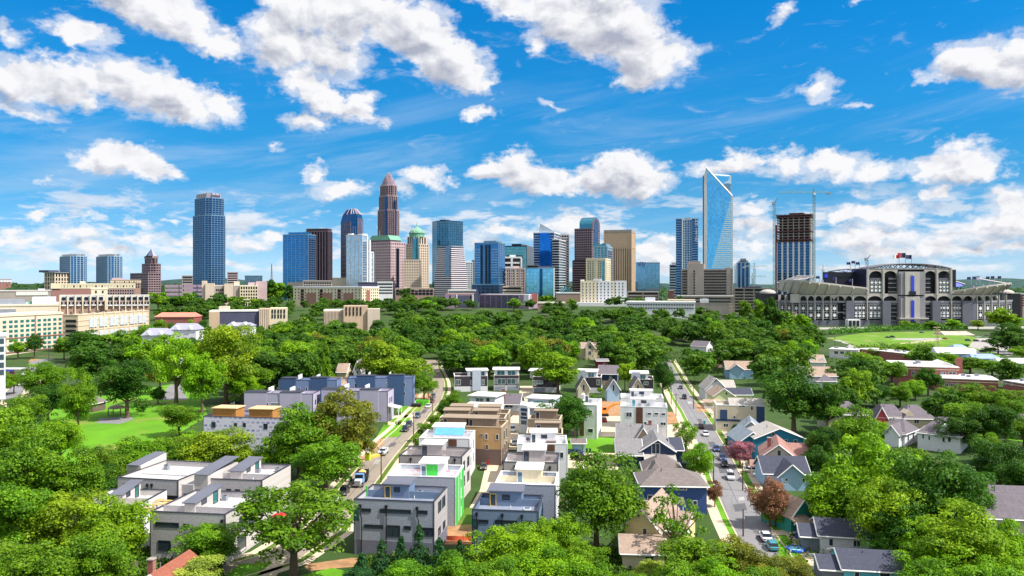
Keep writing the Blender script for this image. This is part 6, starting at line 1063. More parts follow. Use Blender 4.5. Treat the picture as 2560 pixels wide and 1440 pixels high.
gable('royal blue house with broad brown-grey hip roof and cream eave band', (1604,1212), (1767,1214), 6.0, 8.2, 11, 'x', s_blu, sh_b, front=[(1620,1238,1631,1252), (1700,1216,1716,1224,1), (1733,1252,1742,1262)], hip=.75, porch=(.35, .62, 2.2, 2.6), land='the royal blue house')
gable('pale yellow house with pinkish roof and brick chimney right of the big dark tree', (1562,1313), (1648,1316), 4.8, 8.0, 15, 'y', s_yel, sh_t, front=[(1608,1321,1616,1338), (1594,1286,1599,1292)], rot=-24, chim=(.5, .1, 1.0), wings=[(.5, 1.6, .35, .95, 3.4, 5.6, 'x', 0, s_yel, sh_t)], land='the pale yellow house')
gable('low beige lean-to house with double white window in front of pale yellow house', (1557,1381), (1661,1384), 2.9, 4.6, 8, 'x', s_bge, sh_t, front=[(1613,1391,1634,1409,1)], trim=trim_w, land='the low beige house')
# east side of the right street
gable('small sea-green cottage with tan gabled roof and porch, right of the crape myrtle', (1978,1290), (2034,1283), 3.4, 6.2, 9, 'y', s_tg, sh_t, front=[(2003,1290,2010,1300)], porch=(-.1, .55, 2.4, 2.4, sh_t), land='the sea-green cottage')
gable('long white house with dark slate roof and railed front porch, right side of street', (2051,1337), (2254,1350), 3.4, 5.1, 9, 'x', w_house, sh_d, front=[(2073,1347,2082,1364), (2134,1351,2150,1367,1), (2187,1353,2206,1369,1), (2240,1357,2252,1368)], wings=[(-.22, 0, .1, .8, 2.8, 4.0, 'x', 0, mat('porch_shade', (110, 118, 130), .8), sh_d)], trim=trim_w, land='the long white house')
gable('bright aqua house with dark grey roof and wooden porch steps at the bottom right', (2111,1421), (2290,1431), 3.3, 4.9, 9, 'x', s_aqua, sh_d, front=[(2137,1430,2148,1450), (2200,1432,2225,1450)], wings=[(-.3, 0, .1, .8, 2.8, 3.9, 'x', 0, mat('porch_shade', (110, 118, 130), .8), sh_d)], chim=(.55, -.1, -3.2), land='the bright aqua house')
gable('sky blue house with small front gable and dark slate roof facing the street', (1947,1190), (2013,1191), 3.4, 6.0, 9, 'y', s_sky, sh_d, front=[(2006,1196,2012,1205), (1963,1196,1969,1203)], wings=[(-.42, 1.28, .35, 1.35, 3.4, 6.3, 'x', 0, s_sky, sh_d)], porch=(-.4, 0, 2.0, 2.3, sh_d), land='the sky blue house')
gable('beige house with pinkish roof, broad gable and single upper window', (1903,1142), (1992,1147), 4.4, 7.6, 13, 'y', s_bge, sh_p, front=[(1944,1126,1952,1139), ], wings=[(.6, 1.4, .3, .95, 4.2, 6.6, 'x', 0, s_bge, sh_p)], porch=(-.3, .0, 3.0, 2.6, sh_p), chim=(.25, .35, .8, brickr), land='the pink-roofed beige house')
gable('tall teal blue house with two small white windows behind the pink-roofed house', (1888,1096), (2009,1096), 6.2, 8.8, 11, 'y', s_teal, sh_l, front=[(1961,1099,1968,1109), (1985,1100,1992.5,1110), (1930,1082,1936,1089)], wings=[(-.25, .3, .3, 1.4, 4.6, 7.2, 'y', 0, s_teal, sh_bl)], land='the tall teal house')
r = modern('modern beige house with navy panels and grey pitched top on the right street', (1791,1013), (1913,1016), 8.4, 11, s_bge, memb_w, trim_w, front=[(1846,1014.5,1862.5,1018,{'n':2}), (1877.5,1015.5,1882,1025), (1899,1016,1906,1026), (1805,1035,1812,1045.5), (1809,1059,1820,1067.5,{'n':2}), (1834,1040,1838,1046)], panels=[(1800,1024,1818,1051,p_navy), (1891,1016,1911,1058,p_navy), (1790,1047,1850,1054,p_navy)], privacy=False, name='house', land='the navy panelled beige house')
q = MB(); w = r['w']; q.add([(w*.27, .3, 8.5), (w, .3, 8.5), (w, 5.5, 10.2), (w*.27, 5.5, 10.2), (w, 10.8, 8.5), (w*.27, 10.8, 8.5)], [(0, 1, 2, 3), (3, 2, 4, 5), (1, 4, 2), (0, 3, 5)]); q.build('pitched_roof', sh_l, r)
gable('pale house with blue-grey roof tucked behind conifer on the right street', (1846,1078), (1902,1076), 4.2, 7.2, 10, 'y', w_house, sh_bl, front=[(1866,1080,1872,1088)], rot=-14)
gable('white house with steep gable and small square window behind brown-roofed house', (1764,972), (1816,972), 5.0, 9.2, 11, 'y', w_house, sh_l, front=[(1784,947,1790,954)], wings=[(.7, 1.5, .3, 1.0, 5, 7.6, 'x', 0, w_house, sh_l)])
gable('pale green house with brown gabled roof left of modern beige house', (1784,990), (1836,990), 4.6, 7.4, 11, 'y', s_lime, sh_t, front=[(1814,981,1818,987)], wings=[(.6, 2.0, .4, 1.0, 4.6, 6.6, 'x', 0, s_lime, sh_d)], porch=(-.5, .3, 2.4, 2.4, sh_t))
# terraces behind the trees on the right
gable('violet-grey hip roofed townhouse, leftmost of the terrace behind trees on the right', (2070,1034), (2167,1035), 6.2, 9.4, 11, 'x', s_bge, sh_v, hip=.7, land='the violet roofed terrace')
gable('violet roofed townhouse with red gable end, second of the terrace on the right', (2197,1040), (2262,1042), 6.0, 9.0, 11, 'x', s_bge, sh_v, front=[(2215,1044,2222,1052), (2246,1044,2252,1052)], hip=.5, wings=[(-.1, .28, -.05, .5, 6, 8.8, 'y', 0, mat('coral_siding', (200, 80, 84), .75), sh_v)])
gable('violet hip roofed townhouse with white streaks, right end of the terrace', (2262,1044), (2338,1045), 6.0, 9.2, 11, 'x', s_bge, sh_v, front=[(2286,1048,2297,1058,1)], hip=.7, dormer=[(.2, 7.6)])
gable('low violet roofed house with small front gable below the terrace on the right', (2198,1074), (2262,1082), 4.2, 7.2, 11, 'x', w_house, sh_v, hip=.6, wings=[(.35, .9, -.25, .4, 4.0, 6.4, 'y', 0)])
gable('white house with violet hip roof, little dormer and white framed windows', (2294,1078), (2400,1089), 5.2, 9.0, 13, 'x', w_house, sh_v, front=[(2356,1093,2362,1104), (2370,1094,2377,1105), (2306,1086,2310,1096), (2321,1090,2325,1100)], hip=.8, dormer=[(.62, 7.4)], land='the dormered white house')
gable('grey-brown roofed beige house at the right edge below the trees', (2468,1292), (2610,1298), 5.0, 9.2, 13, 'x', s_bge, sh_v, front=[(2522,1298,2528,1312)], chim=None)
gable('small grey roofed white house with chimney, farthest of the right side row', (1974,884), (2007,885), 6, 9, 10, 'x', w_house, sh_t, chim=(.85, .5, 1.2, w_house))
gable('grey roofed house with two white dormers, middle of the right side row', (1977,904), (2063,905), 6, 9.2, 12, 'x', w_house, sh_t, dormer=[(.6, 7.8), (.92, 7.8)], chim=(.32, .5, 1.0, w_house), land='the two-dormer house')
gable('grey roofed house with dark front gable, nearest of the right side row', (1998,939), (2093,940), 6, 9.4, 12, 'x', w_house, sh_t, wings=[(.42, .92, -.25, .4, 4.2, 6.6, 'y', .9, w_house, sh_v)], chim=(.05, .5, 1.0, w_house))
gable('beige house with brown gables and brick chimney among trees right of street', (1790,894), (1868,894), 5.5, 9.2, 12, 'x', mat('mauve_siding', (190, 160, 150), .75), sh_t, wings=[(.02, .45, -.15, .6, 5.5, 8.4, 'y', 0, mat('mauve_siding', (190, 160, 150)), sh_t)], chim=(.62, .5, 1.6))
gable('grey gabled house with pale blue front below the brick chimneyed house', (1816,922), (1884,923), 4.8, 8.2, 11, 'x', s_sky, sh_t, wings=[(.1, .6, -.2, .5, 4.8, 7.2, 'y', 0)])
gable('little grey roofed house glimpsed among trees right of the far street end', (1728,864), (1766,866), 6, 9, 10, 'x', w_house, sh_v)
gable('steep brown-roofed house with white framed arched windows amid central trees', (1464,868), (1486,868), 8, 11.5, 10, 'y', s_bge, sh_t, front=[(1471,864,1478,872,1), (1471,878,1478,887,1)], wings=[(-.7, 1.6, .2, 1.1, 7.4, 10.4, 'x', 0, s_bge, sh_t)])
# small houses in the middle distance
gable('dark red narrow house with flat grey roof standing among white roofs', (1493,903), (1520,903), 9.5, 10.2, 10, 'x', s_red, sh_g, front=[(1508,908,1512,916)], land='the dark red house')
gable('dark navy house with grey roof and white window below the dark red house', (1497,934), (1543,935), 5.0, 8.4, 12, 'x', s_navy, sh_v, front=[(1524,937,1528,943)])
for lab, fl, fr, wm in (('steep beige house with half roof left of three small peaked houses', (1445,969), (1473,969), s_bge), ('steep pale blue house with tall white window, middle of three peaked houses', (1518,972), (1549,972), s_sky), ('steep tan house with little windows, right of the three peaked houses', (1580,969), (1609,969), s_bge)):
    gable(lab, fl, fr, 5.2, 9.0, 9, 'y', wm, sh_b, front=[((fl[0]+fr[0])/2-2, 962, (fl[0]+fr[0])/2+2.5, 977)], group='three small peaked houses')
gable('violet roofed house with brick chimney beside overhanging white roofs', (1240,1006), (1257,1006), 4.6, 8, 9, 'y', p_brn, sh_v, chim=(1.1, .5, 1.0))
gable('small white house with violet roof and four-pane window behind tan townhouses', (1257,1009), (1298,1010), 3.8, 6.8, 9, 'x', w_house, sh_v, front=[(1263,1011,1282,1019,1)])
gable('beige plain gabled house half hidden by conifer behind blue slab townhouses', (842,930), (866,930), 4.5, 8, 12, 'x', s_bge, sh_t)
gable('pale gabled house peeking out left of the big round tree', (884,925), (902,925), 5, 9.5, 12, 'y', s_gry, sh_b, front=[(892,927,896,935)])
gable('low tan roofed house between the two blue slab blocks', (822,962), (872,962), 3.5, 6, 12, 'x', s_bge, sh_t)
gable('white house glimpsed behind tall tree on the park edge', (408,915), (440,918), 5.2, 9.0, 11, 'y', w_house, sh_l, front=[(424,930,428,938)])
gable('terracotta roofed brick house with chimney at the bottom left edge', (322,1478), (436,1484), 3.0, 5.6, 10, 'y', brickr, mat('terracotta_shingle', (172, 104, 84), .9, .1, .5, kind='shingle', k=.9), chim=(.2, .35, .9))
gable('brown timber shed half behind the park tree', (232,1010), (264,1003), 3.2, 4.6, 8, 'x', p_brn, sh_b, land='the timber shed', sidewin=0)
gable('grey and pale blue garden shed on bright lawn', (1432,1107), (1462,1107), 2.6, 3.4, 3, 'x', s_sky, sh_b, sidewin=0, land='the garden shed', name='garden_shed', cat='shed')
gable('brown roofed house corner among trees at the right edge', (2545,1062), (2600,1066), 4.5, 7, 9, 'x', p_brn, sh_b)
# flat brick and metal buildings on the right
def flat(label, fl, fr, h, depth, wall, roof, wins=(), land=None, par=.5, cap=None, name='building', cat='building'):
    A, B = tp(*fl, h), tp(*fr, h); e = Vector((B.x-A.x, B.y-A.y)); w = e.length; e /= w; r = thing(name, label, cat, (A.x, A.y, 0), math.atan2(e.y, e.x)); FP = Plane(Vector((A.x, A.y)), e)
    if land: LAND.append(((fl[0]+fr[0])/2, fl[1], land, None))
    MB().box(0, w, 0, depth, 0, h).build('wall', wall, r); MB().box(-.3, w+.3, -.3, depth+.3, h, h+.35).build('roof', roof, r); MB().box(-.15, w+.15, -.15, .2, h-1.1, h-.8).build('cornice', cap or cream, r)
    for x0, y0, x1, y1 in wins: u0, zt = FP(x0, y0); u1, zb = FP(x1, y1); window(r, 'x', 0, u0, u1, max(.2, zb), zt, win_g, trim_w, 2)
    rn = random.Random(int(fl[0])); 
    for i in range(4): x, y = rn.uniform(.1, .85)*w, rn.uniform(.25, .8)*depth; MB().box(x, x+1.6, y, y+1.4, h+.35, h+1.4).build('roof_unit', f_grey, r)
    r['w'] = w; return r
r = flat('old brick school with broad white roof, upper block beside brick chimney stack', (2243,916), (2397,920), 9, 28, brickr, memb_w, [(2252,928,2268,938), (2280,928,2287,938), (2352,930,2364,936), (2372,930,2390,936)], land='the old brick school'); w = r['w']; MB().box(w+.6, w+3, 6, 8.4, 0, 13).build('chimney_stack', brickr, r); m = MB(); m.add([(w*.7, 8, 9.35), (w*.98, 8, 9.35), (w*.84, 8, 11), (w*.7, 22, 9.35), (w*.98, 22, 9.35), (w*.84, 22, 11)], [(0, 1, 2), (0, 2, 5, 3), (1, 4, 5, 2)]); m.build('roof_hump', memb_w, r)
r = flat('lower brick wing with wide white roof in front of the old brick school', (2338,946), (2496,952), 5.4, 20, brickr, memb_w, [(2363,958,2371,968), (2377,958,2384,968), (2390,958,2396,968)])
flat('pale low commercial building with four dark windows below the field', (2073,873), (2146,876), 5.5, 14, white_r, memb_w, [(2086,877,2095,885), (2101,877,2110,885), (2116,877,2125,885), (2131,878,2140,885)])
flat('long red-brick warehouse with white roof running right of pale commercial building', (2146,872), (2276,886), 6, 12, brickr, memb_w, cap=brickb, land='the long brick warehouse')
flat('red brick building cut by the right edge behind dark trees', (2508,952), (2580,964), 6, 14, brickr, memb, [(2510,955,2516,962), (2526,957,2532,964)])
bl_m = mat('blue_metal_siding', (150, 172, 205), .5, .08, .3, kind='board', k=.9); wh_m = mat('white_metal_roof', (222, 222, 226), .5, .08, .3, kind='board', k=.85); ru_m = mat('rusty_metal_roof', (206, 186, 172), .6, .2, .15, kind='board', k=.85)
shed('metal_shed', 'white metal shed with rusty patched roof on the gravel lot', 2362, 2437, 838, 828, 735, mat('beige_metal_siding', (218, 200, 184), .6, kind='board'), ru_m, 22, land='the rusty roofed shed')
shed('metal_shed', 'tall blue metal gable shed beside the low white roofed workshop', 2386, 2418, 869, 861, 560, bl_m, bl_m, 8)
shed('workshop', 'long low workshop with white metal roof right of the brick warehouse', 2345, 2440, 884, 868, 520, bl_m, wh_m, 18, land='the white roofed workshop')
shed('workshop', 'blue sided long shed with pale roof beside the workshop', 2384, 2450, 882, 870, 545, bl_m, wh_m, 10)
shed('workshop', 'low blue gable workshop right of the white roofed one', 2432, 2500, 896, 884, 490, bl_m, bl_m, 12)
shed('workshop', 'white roofed shed cut by right edge beyond the blue workshop', 2500, 2590, 908, 895, 470, bl_m, wh_m, 14)
shed('shop_block', 'small beige roadside building behind parked cars at the right edge', 2486, 2530, 838, 833, 760, beige, memb, 10)
# gateway at the left edge
r = thing('gateway', 'brick posts and flat canopy of station platform at left edge', 'shelter', (*tp(30, 955)[:2], 0)); 
for x in (-6, 0, 7.5): MB().box(x-.7, x+.7, -.7, .7, 0, 6.2).build('brick_post', brickr, r)
MB().box(-9, 8, -2, 2, 6.2, 6.8).build('canopy', f_white, r); MB().box(-3, 2, -2.1, -1.9, 5.4, 6.1).build('blue_sign', s_blue, r); MB().box(-9, 8, -2.2, 2.2, 0, 1.0).build('platform', concg, r)
p = tp(292, 1038); r = thing('gazebo', 'brown domed park arbour with open posts in the tree shade', 'gazebo', (p.x, p.y, 0))
for x in (-2.2, 2.2):
    for y in (-1.8, 1.8): MB().box(x-.12, x+.12, y-.12, y+.12, 0, 2.6).build('post', p_brn, r)
MB().lathe([(3.0, 2.6), (2.9, 2.9), (2.2, 3.4), (1.1, 3.7), (.1, 3.8)], 16).build('domed_roof', sh_t, r)
# ================================================================ vehicles
paint = mat('car_paint', (200, 200, 200), .25, metal=.1, spec=.6, kind='info'); tyre = mat('tyre', (26, 26, 28), .9); rimm = mat('wheel_rim', (170, 172, 178), .35, metal=.7); cglass = mat('car_glass', (30, 38, 48), .08, metal=.3, spec=.8); lampw = mat('headlamp', (235, 238, 240), .2); lampr = mat('tail_lamp', (170, 24, 24), .3); plast = mat('painted_plastic', (128, 128, 128), .6, kind='info')
def loft(mb, secs, mi=0):
    """secs: (y, [(x, z) half outline from bottom to top centre])"""
    n = None; o = len(mb.v)
    for y, pr in secs:
        ring = [(x, y, z) for x, z in pr]+[(-x, y, z) for x, z in reversed(pr)]; n = len(ring); mb.v += ring
    k = len(secs); f = [(o+i*n+j, o+i*n+(j+1) % n, o+(i+1)*n+(j+1) % n, o+(i+1)*n+j) for i in range(k-1) for j in range(n)]
    f += [tuple(range(o, o+n))[::-1], tuple(range(o+(k-1)*n, o+k*n))]; mb.f += f; mb.m += [mi]*len(f)
CARS = {}
def car_proto(kind):
    L, Wd, hb, hc = {'sedan': (4.6, .9, .92, 1.45), 'suv': (4.7, .95, 1.08, 1.78), 'hatch': (4.2, .88, .95, 1.5)}[kind]
    r = bpy.data.objects.new('parked_car', None); m = MB(); y0, y1 = -L/2, L/2
    P = lambda w, zb, zt: [(w*.86, zb), (w, zb+.2), (w, zt*.75), (w*.93, zt), (w*.5, zt+.02)]
    loft(m, [(y0, P(Wd*.8, .38, .72)), (y0+.15, P(Wd*.94, .28, hb*.82)), (y0+1.1, P(Wd, .22, hb*.95)), (0, P(Wd, .2, hb)), (y1-.9, P(Wd, .22, hb)), (y1-.12, P(Wd*.95, .3, hb*.95)), (y1, P(Wd*.84, .4, .8))])
    r_f, r_b = (y0+1.75, y1-1.0) if kind == 'sedan' else (y0+1.65, y1-.35)
    Q = lambda w, z: [(w, hb-.05), (w*.97, z-.12), (w*.85, z-.02), (w*.4, z)]
    loft(m, [(r_f-.02, Q(Wd*.8, hc-.02)), (r_f+.2, Q(Wd*.8, hc)), (r_b-.5, Q(Wd*.8, hc)), (r_b-.3, Q(Wd*.78, hc-.05))])
    b = m.build('body', paint, r); g = MB(); f0 = y0+1.05
    Gs = lambda w, zt: [(w, hb-.04), (w*.985, zt*.5+hb*.5), (w*.92, zt-.06), (w*.4, zt-.04)]
    loft(g, [(f0, [(Wd*.86, hb-.05), (Wd*.86, hb), (Wd*.8, hb+.01), (Wd*.4, hb+.015)]), (r_f, Gs(Wd*.87, hc)), (r_b-.35, Gs(Wd*.87, hc)), (min(y1-.1, r_b+(.35 if kind == 'sedan' else .15)), [(Wd*.86, hb-.05), (Wd*.86, hb), (Wd*.8, hb+.01), (Wd*.4, hb+.015)])]); g.build('window', cglass, r)
    w = MB(); w.lathe([(.34, -.11), (.34, .11)], 14, mi=0); w.lathe([(.2, -.125), (.2, .125)], 10, mi=1); wm = w.mesh('wheel', [tyre, rimm])
    for x in (-Wd+.12, Wd-.12):
        for y in (y0+.9, y1-.85): o = bpy.data.objects.new('wheel', wm); C.objects.link(o); o.parent = r; o.location = (x, y, .34); o.rotation_euler = (0, math.pi/2, 0)
    for x in (-Wd*.66, Wd*.66): MB().box(x-.18, x+.18, y0-.01, y0+.14, .56, .74).build('headlight', lampw, r); MB().box(x-.16, x+.16, y1-.16, y1+.005, .6, .82).build('taillight', lampr, r)
    return r
def car(px, py, kind, col, label, head=None, street=None, group='parked cars', rack=False):
    if kind not in CARS: CARS[kind] = car_proto(kind); first = True; r = CARS[kind]; C.objects.link(r)
    else: r = copy_tree(CARS[kind])
    p = tp(px, py, 0); c = (*lin(col), 1)
    if street is not None:
        L = [tp(*q) for q in street]; i = min(range(len(L)-1), key=lambda i: ((L[i]+L[i+1])/2-p).length); d = L[i+1]-L[i]; head = math.degrees(math.atan2(-d.x, d.y))+(180 if head else 0)
    r.location = (p.x, p.y, .05); r.rotation_euler = (0, 0, R(head or 0)); tag(r, label, 'car', group)
    for ch in r.children:
        if ch.name.startswith('body'): ch.color = c
    if rack: o = MB().add([(-.35, -.9, 1.8), (.35, -.9, 1.8), (.4, .9, 1.8), (-.4, .9, 1.8), (-.25, -.7, 2.1), (.25, -.7, 2.1), (.3, .8, 2.15), (-.3, .8, 2.15)], [(0, 3, 2, 1), (4, 5, 6, 7), (0, 1, 5, 4), (1, 2, 6, 5), (2, 3, 7, 6), (3, 0, 4, 7)]).build('roof_box', f_white, r)
    return r
WH, BK, GY, BL, RD = (236, 238, 242), (28, 30, 36), (110, 116, 124), (40, 64, 120), (150, 30, 40)
# left street (cars face the camera when head is set: rear otherwise)
car(1071, 1019, 'sedan', WH, 'white sedan parked beside the green skip on the left street', 0, ST1); car(1080, 1006, 'suv', (120, 40, 66), 'maroon car parked behind the white sedan on the left street', 0, ST1); car(1083, 994, 'suv', GY, 'grey car parked ahead of the maroon one on left street', 0, ST1)
car(1069, 971, 'suv', BK, 'black car under tree beside deep blue slab townhouse', 0, ST1); car(1044, 1044, 'suv', (92, 106, 132), 'blue-grey car parked opposite small round shrub on the left street', 0, ST1); car(1022, 1066, 'suv', (60, 72, 96), 'dark blue car, rear one of two parked nose to tail on left street', 0, ST1); car(1013, 1078, 'suv', (44, 48, 60), 'charcoal car, front one of two parked nose to tail on left street', 0, ST1)
car(860, 1236, 'suv', (60, 60, 66), 'dark pickup-sized car behind branches of the big front tree', 0, ST1); car(834, 1256, 'sedan', (206, 214, 222), 'silver car half hidden by leaves of the big front tree', 0, ST1)
# between the columns
car(1209, 1172, 'sedan', (96, 92, 90), 'bronze-grey sedan alone on the pale drive between townhouse columns', 0); car(1281, 1078, 'suv', WH, 'white van-like car beside dark brown wall in narrow alley', 0); car(1287, 1112, 'sedan', GY, 'grey car in the narrow alley behind the brown panelled white townhouse', 0)
car(1510, 1054, 'hatch', (190, 30, 50), 'bright red hatchback on the pale court beside excavator', 180); car(1441, 1136, 'sedan', (40, 56, 130), 'dark blue car parked below the green bins, rear of two', 70); car(1450, 1151, 'suv', BK, 'black car parked below the green bins, front of two', 70)
# right street
car(1752, 1070, 'sedan', (70, 30, 36), 'dark maroon car parked ahead of the white one beside the modern beige house', 1, ST2); car(1764, 1089, 'sedan', WH, 'white sedan parked on right street behind the dark maroon car', 0, ST2); car(1711, 997, 'suv', BK, 'black SUV parked in tree shade near the top of the right street', 0, ST2); car(1702, 972, 'sedan', (50, 54, 66), 'dark car farthest up the right street, in tree shade', 0, ST2)
car(1806, 1149, 'sedan', (52, 70, 120), 'blue car under pink crape myrtle on the right street', 0, ST2); car(1811, 1165, 'sedan', BK, 'black sedan in crape myrtle shade behind the blue car', 0, ST2); car(1826, 1197, 'suv', WH, 'white SUV carrying a white roof box, driving on right street', 0, ST2, rack=True)
car(1880, 1181, 'sedan', (232, 226, 214), 'cream white sedan parked crosswise on the drive of the pink-roofed beige house', 78); car(1914, 1349, 'sedan', WH, 'white sedan with dark sunroof, lowest big car on the right street', 1, ST2); car(1930, 1372, 'hatch', (70, 150, 170), 'aqua blue car right behind the lowest white sedan', 1, ST2); car(1989, 1320, 'sedan', (226, 230, 228), 'pale car nosing out beside porch of the long white house', 80); car(1722, 1174, 'suv', BK, 'dark car between hip roofed house and street tree', 80); car(1790, 1127, 'hatch', (60, 80, 130), 'small blue car mostly hidden by round street tree', 0, ST2)
# lots below the stadium
for px, py, k, c, lab in ((2304, 833, 'sedan', (90, 80, 130), 'purple-grey car parked alone on gravel below the stadium'), (2219, 845, 'sedan', (30, 60, 80), 'dark teal car, left of two in the middle of the field'), (2231, 844, 'suv', (30, 48, 90), 'navy car, right of two in the middle of the field'), (2362, 848, 'sedan', (170, 60, 30), 'orange-red car in front of the rusty roofed shed'), (2441, 854, 'suv', (44, 50, 60), 'dark car on lot right of the rusty roofed shed, left of dark red car'), (2460, 855, 'sedan', (110, 30, 50), 'dark red car on the lot right of the rusty roofed shed'), (2446, 844, 'sedan', WH, 'white car beside the end wall of the rusty roofed shed'), (2468, 840, 'sedan', GY, 'grey car behind the white one on the gravel lot'), (2482, 844, 'suv', (60, 30, 60), 'plum car near the beige roadside building'), (2457, 881, 'suv', (40, 46, 60), 'dark car on the grass edge above the blue workshop'), (2420, 853, 'suv', (50, 80, 80), 'dark green car at grass edge beside gravel lot')):
    car(px, py, k, c, lab, 75)
car(56, 964, 'suv', WH, 'white SUV on the road at left edge below the bus', -35)
def prism_yz(mb, pts, x0, x1, mi=0): return yzprism(mb, pts, x0, x1, mi)
# bus at the left edge
p = tp(72, 950); r = thing('bus', 'white bus with flat roof on the road at the left edge', 'bus', (p.x, p.y, .05), R(-38)); m = MB(); m.box(-1.25, 1.25, -5.5, 5.5, .45, 3.1); m.box(-1.15, 1.15, -5.3, 5.3, 3.1, 3.3); m.build('body', f_white, r); MB().box(-1.28, 1.28, -5.2, 5.2, 1.5, 2.5).build('window', cglass, r); MB().box(-1.1, 1.1, -5.56, -5.4, 1.3, 2.8).build('windscreen', cglass, r); MB().box(-1.29, 1.29, -5.4, 5.4, .8, 1.2).build('blue_stripe', s_blue, r)
for x in (-1.1, 1.1):
    for y in (-3.4, 3.2): o = MB().lathe([(.5, -.15), (.5, .15)], 14).build('wheel', tyre, r, (x, y, .5)); o.rotation_euler = (0, math.pi/2, 0)
# dump truck
p = tp(902, 1209); d = tp(922, 1180)-p; r = thing('dump_truck', 'blue and white dump truck loaded with sand, parked on the left street', 'truck', (p.x, p.y, .05), math.atan2(-d.x, d.y)); tb = mat('truck_white', (220, 228, 236), .35); tbl = mat('truck_blue', (120, 160, 215), .35)
m = MB(); m.box(-.75, .75, -4.3, -2.5, .9, 1.75); m.build('bonnet', tb, r); m = MB(); m.add([(-1.1, -2.5, .9), (1.1, -2.5, .9), (1.1, -1.0, .9), (-1.1, -1.0, .9), (-1.0, -2.2, 2.75), (1.0, -2.2, 2.75), (1.0, -1.0, 2.75), (-1.0, -1.0, 2.75)], [(0, 3, 2, 1), (4, 5, 6, 7), (0, 1, 5, 4), (1, 2, 6, 5), (2, 3, 7, 6), (3, 0, 4, 7)]); m.build('cab', tbl, r); MB().add([(-.9, -2.42, 1.85), (.9, -2.42, 1.85), (.88, -2.27, 2.6), (-.88, -2.27, 2.6)], [(0, 1, 2, 3)]).build('windscreen', cglass, r); MB().box(-.6, .6, -4.36, -4.28, 1.0, 1.6).build('grille', rimm, r); MB().box(-1.15, 1.15, -4.5, -4.2, .55, .85).build('bumper', rimm, r)
m = MB(); m.box(-1.2, 1.2, -.8, 4.2, 1.1, 1.3); m.box(-1.25, -1.15, -.8, 4.2, 1.3, 2.6); m.box(1.15, 1.25, -.8, 4.2, 1.3, 2.6); m.box(-1.15, 1.15, -.85, -.75, 1.3, 2.9); m.box(-1.15, 1.15, 4.1, 4.2, 1.3, 2.5)
for y in (0.2, 1.4, 2.6, 3.8): m.box(-1.33, 1.33, y, y+.14, 1.1, 2.7) if False else [m.box(x, x+.08, y, y+.14, 1.1, 2.7) for x in (-1.33, 1.25)]
m.build('tipper_body', mat('dark_tipper', (50, 50, 56), .6), r); m = MB(); m.lathe([(1.05, 2.2), (.8, 2.55), (.35, 2.85), (.05, 2.95)], 14, (0, 1.7)); o = m.build('sand_load', mat('sand', (226, 184, 110), .95, .15, 2), r); o.scale = (1, 1.9, 1); o.location = (0, -1.5, 0); MB().box(-.45, .45, -4.2, 4.2, .6, .9).build('chassis', trim_d, r)
for x in (-1.0, 1.0):
    for y in (-3.5, 1.8, 3.1): o = MB().lathe([(.52, -.17), (.52, .17)], 14).build('wheel', tyre, r, (x, y, .52)); o.rotation_euler = (0, math.pi/2, 0)
# pickup
p = tp(958, 1136); d = tp(975, 1118)-p; r = thing('pickup_truck', 'white pickup truck with open bed parked at the building site on left street', 'pickup', (p.x, p.y, .05), math.atan2(-d.x, d.y)); m = MB()
m.box(-.95, .95, -2.7, 2.7, .5, 1.05); m.box(-.9, .9, -2.65, -1.2, 1.05, 1.2); [m.box(x, x+.1, .8, 2.7, 1.05, 1.4) for x in (-.95, .85)]; m.box(-.85, .85, 2.6, 2.7, 1.05, 1.4); m.add([(-.9, -1.2, 1.05), (.9, -1.2, 1.05), (.9, .8, 1.05), (-.9, .8, 1.05), (-.78, -.6, 1.85), (.78, -.6, 1.85), (.78, .7, 1.85), (-.78, .7, 1.85)], [(4, 5, 6, 7), (0, 1, 5, 4), (1, 2, 6, 5), (2, 3, 7, 6), (3, 0, 4, 7)]); m.build('body', tb, r)
m = MB(); m.add([(-.8, -1.14, 1.15), (.8, -1.14, 1.15), (.72, -.65, 1.78), (-.72, -.65, 1.78)], [(0, 1, 2, 3)]); m.build('windscreen', cglass, r); MB().box(-.9, .9, -.4, .5, 1.2, 1.7).build('window', cglass, r); MB().box(-.7, .7, -2.74, -2.68, .62, .95).build('grille', trim_d, r)
for x in (-.85, .85):
    for y in (-1.8, 1.7): o = MB().lathe([(.4, -.13), (.4, .13)], 14).build('wheel', tyre, r, (x, y, .4)); o.rotation_euler = (0, math.pi/2, 0)
